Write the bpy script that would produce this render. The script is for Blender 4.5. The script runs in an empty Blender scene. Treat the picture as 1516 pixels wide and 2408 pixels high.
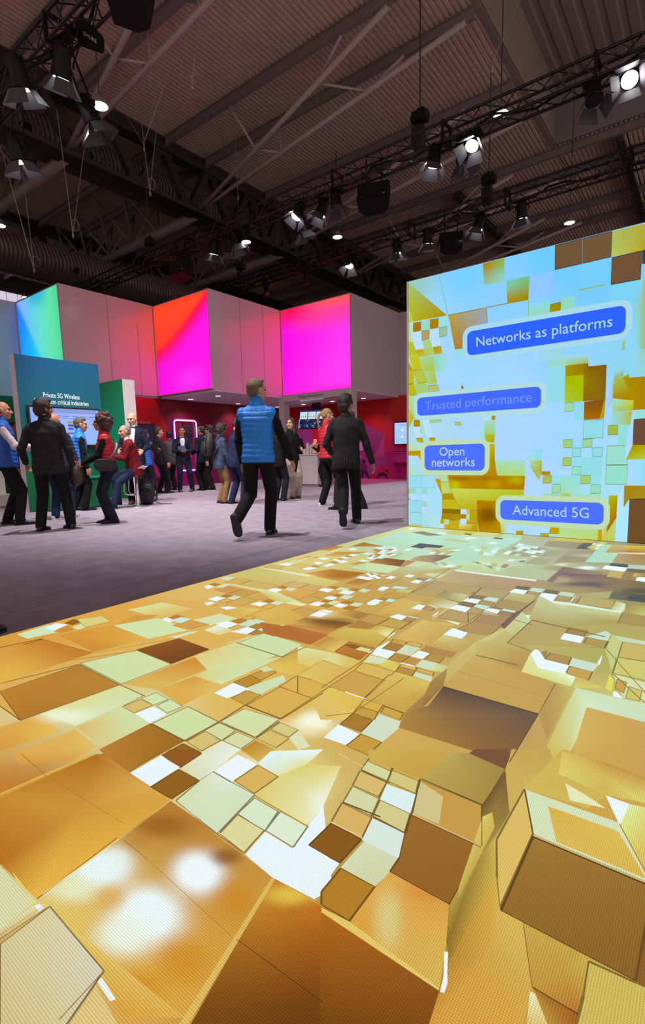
import bpy, bmesh, math, random
import numpy as np
from mathutils import Vector, Matrix, Euler
PI = math.pi
SC = bpy.context.scene
COL = SC.collection

# ------------------------------------------------------------------ camera
F_PX, CX, CY, W_PX, H_PX = 1185.26, 750.35, 1228.67, 1516.0, 2408.0
EYE = 0.97
yaw, pitch, roll = 0.658411776, -0.135802342, -0.0248615883
cam_data = bpy.data.cameras.new('camera')
cam = bpy.data.objects.new('camera', cam_data); COL.objects.link(cam)
fw = Vector((-math.sin(yaw)*math.cos(pitch), math.cos(yaw)*math.cos(pitch), math.sin(pitch)))
rt0 = Vector((math.cos(yaw), math.sin(yaw), 0)); up0 = rt0.cross(fw)
rt = rt0*math.cos(roll)+up0*math.sin(roll); up = up0*math.cos(roll)-rt0*math.sin(roll)
cam.matrix_world = Matrix(((rt.x, up.x, -fw.x, 0), (rt.y, up.y, -fw.y, 0), (rt.z, up.z, -fw.z, EYE), (0, 0, 0, 1)))
cam_data.sensor_fit = 'VERTICAL'; cam_data.sensor_height = 24.0; cam_data.sensor_width = 24.0
cam_data.lens = F_PX/H_PX*24.0
cam_data.shift_x = (W_PX/2-CX)/H_PX; cam_data.shift_y = (CY-H_PX/2)/H_PX
cam_data.clip_start = 0.05; cam_data.clip_end = 300
SC.camera = cam

# ------------------------------------------------------------------ world, exposure, lamps
wd = bpy.data.worlds.new('hall_air'); SC.world = wd; wd.use_nodes = True
wd.node_tree.nodes['Background'].inputs[0].default_value = (0.95, 0.74, 0.68, 1)
wd.node_tree.nodes['Background'].inputs[1].default_value = 0.85
SC.view_settings.view_transform = 'Standard'; SC.view_settings.look = 'None'
SC.view_settings.exposure = 0.0; SC.view_settings.gamma = 1.0; SC.view_settings.use_curve_mapping = False
STAGE_POWER = 0.85      # scales every stage spot
HALL_POWER = 1.0       # scales the hall's high-bay lamps
def spot_light(p, target, watts, deg=70, blend=1.0, colour=(1, 0.93, 0.9), radius=0.06):
    d = bpy.data.lights.new('stage_beam', 'SPOT'); d.energy = watts*STAGE_POWER; d.spot_size = math.radians(deg); d.spot_blend = blend
    d.color = colour; d.shadow_soft_size = radius
    o = bpy.data.objects.new('stage_beam', d); COL.objects.link(o)
    a = (Vector(target)-Vector(p)).normalized(); o.location = Vector(p)+a*0.42; o.rotation_euler = a.to_track_quat('-Z', 'Y').to_euler()
    return o
# beams of the spotlights that hang on the trusses (the fixtures are built further down at the same places)
BEAMS = [  # place, aim, watts, cone
    ((-7.04, 3.85, 5.95), (-7.4, 5.6, 0), 1500, 104),
    ((-8.66, 3.9, 5.5), (-9.8, 7.6, 0), 1100, 90),
    ((-4.56, 3.85, 5.80), (-5.2, 7.0, 0), 1100, 100),
    ((-6.62, 9.30, 5.85), (-7.0, 12.6, 0.0), 600, 58),
    ((-10.33, 9.30, 6.0), (-12.4, 8.5, 0.0), 800, 50),
    ((-3.55, 9.30, 6.05), (-5.8, 10.4, 0.0), 500, 80),
    ((-7.46, 9.30, 6.05), (-10.4, 7.6, 0.0), 450, 80),
    ((-6.80, 12.43, 5.8), (-6.0, 14.2, 0.0), 450, 66),
]
for p, t, w, c in BEAMS: spot_light(p, t, w, c)

# the booth's seven recessed downlights
DOWNLIGHTS = ((-13.58, 10.85), (-12.32, 10.91), (-13.69, 13.06), (-13.67, 15.14), (-12.38, 15.2), (-10.94, 15.09), (-9.66, 15.17))
for x, y in DOWNLIGHTS:
    o = spot_light((x, y, 3.2), (x, y, 0), 75/STAGE_POWER, 125, 0.9, (1, .95, .92), 0.07); o.location.z = 2.80; o.data.name = o.name = 'downlight_beam'

# ------------------------------------------------------------------ helpers
def lin(c):
    c = c/255.0
    return c/12.92 if c <= 0.04045 else ((c+0.055)/1.055)**2.4
def hexlin(h):
    return tuple(lin(int(h[i:i+2], 16)) for i in (0, 2, 4))
_m = {}
def mat(name, colour, rough=0.6, metal=0.0, emit=None, estr=1.0, noise=0.0, nscale=8.0, bump=0.0, bscale=40.0, spec=None, sheen=0.0):
    if name in _m: return _m[name]
    m = bpy.data.materials.new(name); m.use_nodes = True; nt = m.node_tree; b = nt.nodes['Principled BSDF']
    c = hexlin(colour) if isinstance(colour, str) else colour
    b.inputs['Base Color'].default_value = (*c, 1); b.inputs['Roughness'].default_value = rough; b.inputs['Metallic'].default_value = metal
    if spec is not None: b.inputs['Specular IOR Level'].default_value = spec
    if sheen: b.inputs['Sheen Weight'].default_value = sheen
    if emit is not None:
        e = hexlin(emit) if isinstance(emit, str) else emit
        b.inputs['Emission Color'].default_value = (*e, 1); b.inputs['Emission Strength'].default_value = estr
    if noise or bump:
        tc = nt.nodes.new('ShaderNodeTexCoord')
    if noise:
        n = nt.nodes.new('ShaderNodeTexNoise'); n.inputs['Scale'].default_value = nscale; n.inputs['Detail'].default_value = 4
        nt.links.new(tc.outputs['Object'], n.inputs['Vector'])
        r = nt.nodes.new('ShaderNodeValToRGB'); nt.links.new(n.outputs[0], r.inputs[0])
        r.color_ramp.elements[0].position = 0.3; r.color_ramp.elements[1].position = 0.7
        r.color_ramp.elements[0].color = (*[v*(1-noise) for v in c], 1); r.color_ramp.elements[1].color = (*[min(1, v*(1+noise)) for v in c], 1)
        nt.links.new(r.outputs[0], b.inputs['Base Color'])
    if bump:
        n2 = nt.nodes.new('ShaderNodeTexNoise'); n2.inputs['Scale'].default_value = bscale; n2.inputs['Detail'].default_value = 5
        nt.links.new(tc.outputs['Object'], n2.inputs['Vector'])
        bp = nt.nodes.new('ShaderNodeBump'); bp.inputs['Strength'].default_value = bump; bp.inputs['Distance'].default_value = 0.02
        nt.links.new(n2.outputs[0], bp.inputs['Height']); nt.links.new(bp.outputs[0], b.inputs['Normal'])
    _m[name] = m
    return m
def attr_mat(name, emission=True, rough=0.35, base=0.02, grid=0.0, pitch=0.0046, rough_noise=False, ax=(0, 1), spec=0.5):
    """colour comes from the mesh's 'Col' attribute: the picture a screen shows, or a printed wall"""
    if name in _m: return _m[name]
    m = bpy.data.materials.new(name); m.use_nodes = True; nt = m.node_tree; b = nt.nodes['Principled BSDF']
    a = nt.nodes.new('ShaderNodeAttribute'); a.attribute_name = 'Col'
    b.inputs['Roughness'].default_value = rough; b.inputs['Specular IOR Level'].default_value = spec
    out = a.outputs['Color']
    if grid:
        tc = nt.nodes.new('ShaderNodeTexCoord'); sp = nt.nodes.new('ShaderNodeSeparateXYZ'); nt.links.new(tc.outputs['Object'], sp.inputs[0])
        vals = []
        for k in ax:
            mu = nt.nodes.new('ShaderNodeMath'); mu.operation = 'MULTIPLY'; mu.inputs[1].default_value = PI/pitch; nt.links.new(sp.outputs[k], mu.inputs[0])
            s = nt.nodes.new('ShaderNodeMath'); s.operation = 'SINE'; nt.links.new(mu.outputs[0], s.inputs[0])
            q = nt.nodes.new('ShaderNodeMath'); q.operation = 'MULTIPLY'; nt.links.new(s.outputs[0], q.inputs[0]); nt.links.new(s.outputs[0], q.inputs[1])
            vals.append(q.outputs[0])
        ad = nt.nodes.new('ShaderNodeMath'); ad.operation = 'ADD'; nt.links.new(vals[0], ad.inputs[0]); nt.links.new(vals[1], ad.inputs[1])
        sc = nt.nodes.new('ShaderNodeMath'); sc.operation = 'MULTIPLY_ADD'; nt.links.new(ad.outputs[0], sc.inputs[0]); sc.inputs[1].default_value = grid; sc.inputs[2].default_value = 1-grid
        vm = nt.nodes.new('ShaderNodeVectorMath'); vm.operation = 'SCALE'; nt.links.new(out, vm.inputs[0]); nt.links.new(sc.outputs[0], vm.inputs['Scale'])
        out = vm.outputs[0]
    if emission:
        b.inputs['Base Color'].default_value = (base, base, base, 1)
        nt.links.new(out, b.inputs['Emission Color']); b.inputs['Emission Strength'].default_value = 1.0
    else:
        nt.links.new(out, b.inputs['Base Color'])
    _m[name] = m
    return m

class MB:
    """collects shapes, then links them as ONE mesh object"""
    def __init__(s): s.v = []; s.f = []; s.sm = []; s.mi = []; s.cur = 0
    def add(s, vs, fs, smooth=False):
        o = len(s.v); s.v += [tuple(v) for v in vs]
        for f in fs: s.f.append(tuple(i+o for i in f)); s.sm.append(smooth); s.mi.append(s.cur)
    def box(s, c, size, rot=None):
        hx, hy, hz = size[0]/2, size[1]/2, size[2]/2
        vs = [Vector((x*hx, y*hy, z*hz)) for x in (-1, 1) for y in (-1, 1) for z in (-1, 1)]
        if rot is not None: vs = [rot @ v for v in vs]
        vs = [v+Vector(c) for v in vs]
        s.add(vs, [(0, 1, 3, 2), (4, 6, 7, 5), (0, 4, 5, 1), (2, 3, 7, 6), (0, 2, 6, 4), (1, 5, 7, 3)])
    def box2(s, a, b):
        s.box([(a[i]+b[i])/2 for i in range(3)], [abs(b[i]-a[i]) for i in range(3)])
    def cyl(s, p, q, r, r2=None, n=10, caps=True):
        p, q = Vector(p), Vector(q); r2 = r if r2 is None else r2; d = (q-p)
        if d.length < 1e-6: return
        z = d.normalized(); x = z.orthogonal().normalized(); y = z.cross(x)
        vs = []
        for k in range(n):
            a = 2*PI*k/n; u = x*math.cos(a)+y*math.sin(a); vs.append(p+u*r)
        for k in range(n):
            a = 2*PI*k/n; u = x*math.cos(a)+y*math.sin(a); vs.append(q+u*r2)
        s.add(vs, [(k, (k+1) % n, n+(k+1) % n, n+k) for k in range(n)], n > 5)
        if caps:
            o = len(s.v)-2*n
            s.f.append(tuple(o+k for k in reversed(range(n)))); s.f.append(tuple(o+n+k for k in range(n))); s.sm += [False]*2; s.mi += [s.cur]*2
    def bar(s, p, q, w, h, upv=(0, 0, 1)):
        p, q = Vector(p), Vector(q); z = (q-p).normalized(); u = Vector(upv); x = z.cross(u)
        if x.length < 1e-4: x = z.orthogonal()
        x.normalize(); y = x.cross(z)
        vs = [e+x*(a*w/2)+y*(b*h/2) for e in (p, q) for a, b in ((-1, -1), (1, -1), (1, 1), (-1, 1))]
        s.add(vs, [(3, 2, 1, 0), (4, 5, 6, 7)]+[(k, (k+1) % 4, 4+(k+1) % 4, 4+k) for k in range(4)])
    def tube(s, pts, r, n=6, closed=False):
        pts = [Vector(p) for p in pts]; m = len(pts); rings = []
        prev = None
        for i, p in enumerate(pts):
            if closed: t = pts[(i+1) % m]-pts[i-1]
            else: t = pts[min(i+1, m-1)]-pts[max(i-1, 0)]
            t.normalize()
            if prev is None: x = t.orthogonal().normalized()
            else:
                x = prev-t*prev.dot(t)
                x = x.normalized() if x.length > 1e-5 else t.orthogonal().normalized()
            prev = x; y = t.cross(x); rr = r[i] if isinstance(r, (list, tuple)) else r
            rings.append([p+(x*math.cos(2*PI*k/n)+y*math.sin(2*PI*k/n))*rr for k in range(n)])
        vs = [v for g in rings for v in g]; fs = []
        for i in range(m if closed else m-1):
            j = (i+1) % m
            for k in range(n): fs.append((i*n+k, i*n+(k+1) % n, j*n+(k+1) % n, j*n+k))
        if not closed: fs += [tuple(reversed(range(n))), tuple((m-1)*n+k for k in range(n))]
        s.add(vs, fs, n > 4)
    def ell(s, c, r, R=None, nu=14, nv=9):
        c = Vector(c); vs = []; fs = []
        for j in range(1, nv):
            t = PI*j/nv
            for i in range(nu):
                a = 2*PI*i/nu; v = Vector((r[0]*math.sin(t)*math.cos(a), r[1]*math.sin(t)*math.sin(a), r[2]*math.cos(t)))
                vs.append((R @ v if R is not None else v)+c)
        top = len(vs); v = Vector((0, 0, r[2])); vs.append((R @ v if R is not None else v)+c); v = -v; vs.append((R @ v if R is not None else v)+c)
        for j in range(nv-2):
            for i in range(nu): fs.append((j*nu+i, (j+1)*nu+i, (j+1)*nu+(i+1) % nu, j*nu+(i+1) % nu))
        for i in range(nu): fs.append((top, i, (i+1) % nu)); fs.append((top+1, (nv-2)*nu+(i+1) % nu, (nv-2)*nu+i))
        s.add(vs, fs, True)
    def loft(s, rings, smooth=True):
        n = len(rings[0]); vs = [v for g in rings for v in g]; fs = []
        for i in range(len(rings)-1):
            for k in range(n): fs.append((i*n+k, i*n+(k+1) % n, (i+1)*n+(k+1) % n, (i+1)*n+k))
        s.add(vs, fs, smooth); o = len(s.v)-len(vs)
        s.f += [tuple(o+k for k in reversed(range(n))), tuple(o+(len(rings)-1)*n+k for k in range(n))]; s.sm += [smooth]*2; s.mi += [s.cur]*2
    def cap(s, p, q, r, r2, n=12):
        """tapered limb segment with round ends"""
        p, q = Vector(p), Vector(q); z = (q-p); L = z.length
        if L < 1e-5: s.ell(p, (r, r, r)); return
        z.normalize(); x = z.orthogonal().normalized(); y = z.cross(x); rings = []
        def ring(c, rad): rings.append([c+(x*math.cos(2*PI*k/n)+y*math.sin(2*PI*k/n))*rad for k in range(n)])
        for a in (-80, -50, -20): t = math.radians(a); ring(p+z*(r*math.sin(t)), r*math.cos(t))
        for u in (0.25, 0.5, 0.75): ring(p+z*(L*u), r*(1-u)+r2*u)
        for a in (20, 50, 80): t = math.radians(a); ring(q+z*(r2*math.sin(t)), r2*math.cos(t))
        s.loft(rings)
    def prism(s, pts, z0, z1, to=None):
        n = len(pts); f = to or (lambda x, y, z: (x, y, z))
        vs = [f(x, y, z0) for x, y in pts]+[f(x, y, z1) for x, y in pts]
        s.add(vs, [tuple(reversed(range(n))), tuple(n+k for k in range(n))]+[(k, (k+1) % n, n+(k+1) % n, n+k) for k in range(n)])
    def mesh(s, name, mats):
        me = bpy.data.meshes.new(name); me.from_pydata([tuple(v) for v in s.v], [], s.f); me.update()
        me.polygons.foreach_set('use_smooth', s.sm); me.polygons.foreach_set('material_index', s.mi)
        for m in (mats if isinstance(mats, (list, tuple)) else [mats]): me.materials.append(m)
        return me
    def build(s, name, mats, parent=None, **tags):
        o = bpy.data.objects.new(name, s.mesh(name, mats)); COL.objects.link(o)
        if parent is not None: o.parent = parent
        for k, v in tags.items(): o['category' if k == 'cat' else k] = v
        return o
def thing(name, label, cat, loc=(0, 0, 0), rz=0.0, group=None):
    o = bpy.data.objects.new(name, None); COL.objects.link(o); o.location = loc; o.rotation_euler = (0, 0, rz); o.empty_display_size = 0.2
    o['label'] = label; o['category'] = cat
    if group: o['group'] = group
    return o
def struct(mb, name, m, parent=None, **t):
    return mb.build(name, m, parent, kind='structure', **t)

# text: the outline of a word as flat faces, fitted to a baseline box
TS = bpy.data.scenes.new('letters')
def text_mesh(body):
    cu = bpy.data.curves.new('letters', 'FONT'); cu.body = body; cu.resolution_u = 3
    ob = bpy.data.objects.new('letters', cu); TS.collection.objects.link(ob)
    TS.view_layers[0].update(); dg = TS.view_layers[0].depsgraph
    me = bpy.data.meshes.new_from_object(ob.evaluated_get(dg), depsgraph=dg)
    vs = [tuple(v.co) for v in me.vertices]; fs = [tuple(p.vertices) for p in me.polygons]
    bpy.data.objects.remove(ob); bpy.data.meshes.remove(me)
    return vs, fs
CAP_H = max(v[1] for v in text_mesh('H')[0])
def text_quad(mb, body, bl, br, tr, tl):
    """writes body between a baseline (bl..br) and a cap line (tl..tr)"""
    vs, fs = text_mesh(body); x0 = min(v[0] for v in vs); x1 = max(v[0] for v in vs)
    bl, br, tr, tl = map(Vector, (bl, br, tr, tl)); out = []
    for x, y, z in vs:
        u = (x-x0)/(x1-x0); w = y/CAP_H
        out.append((bl*(1-u)+br*u)*(1-w)+(tl*(1-u)+tr*u)*w)
    mb.add(out, fs)
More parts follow.
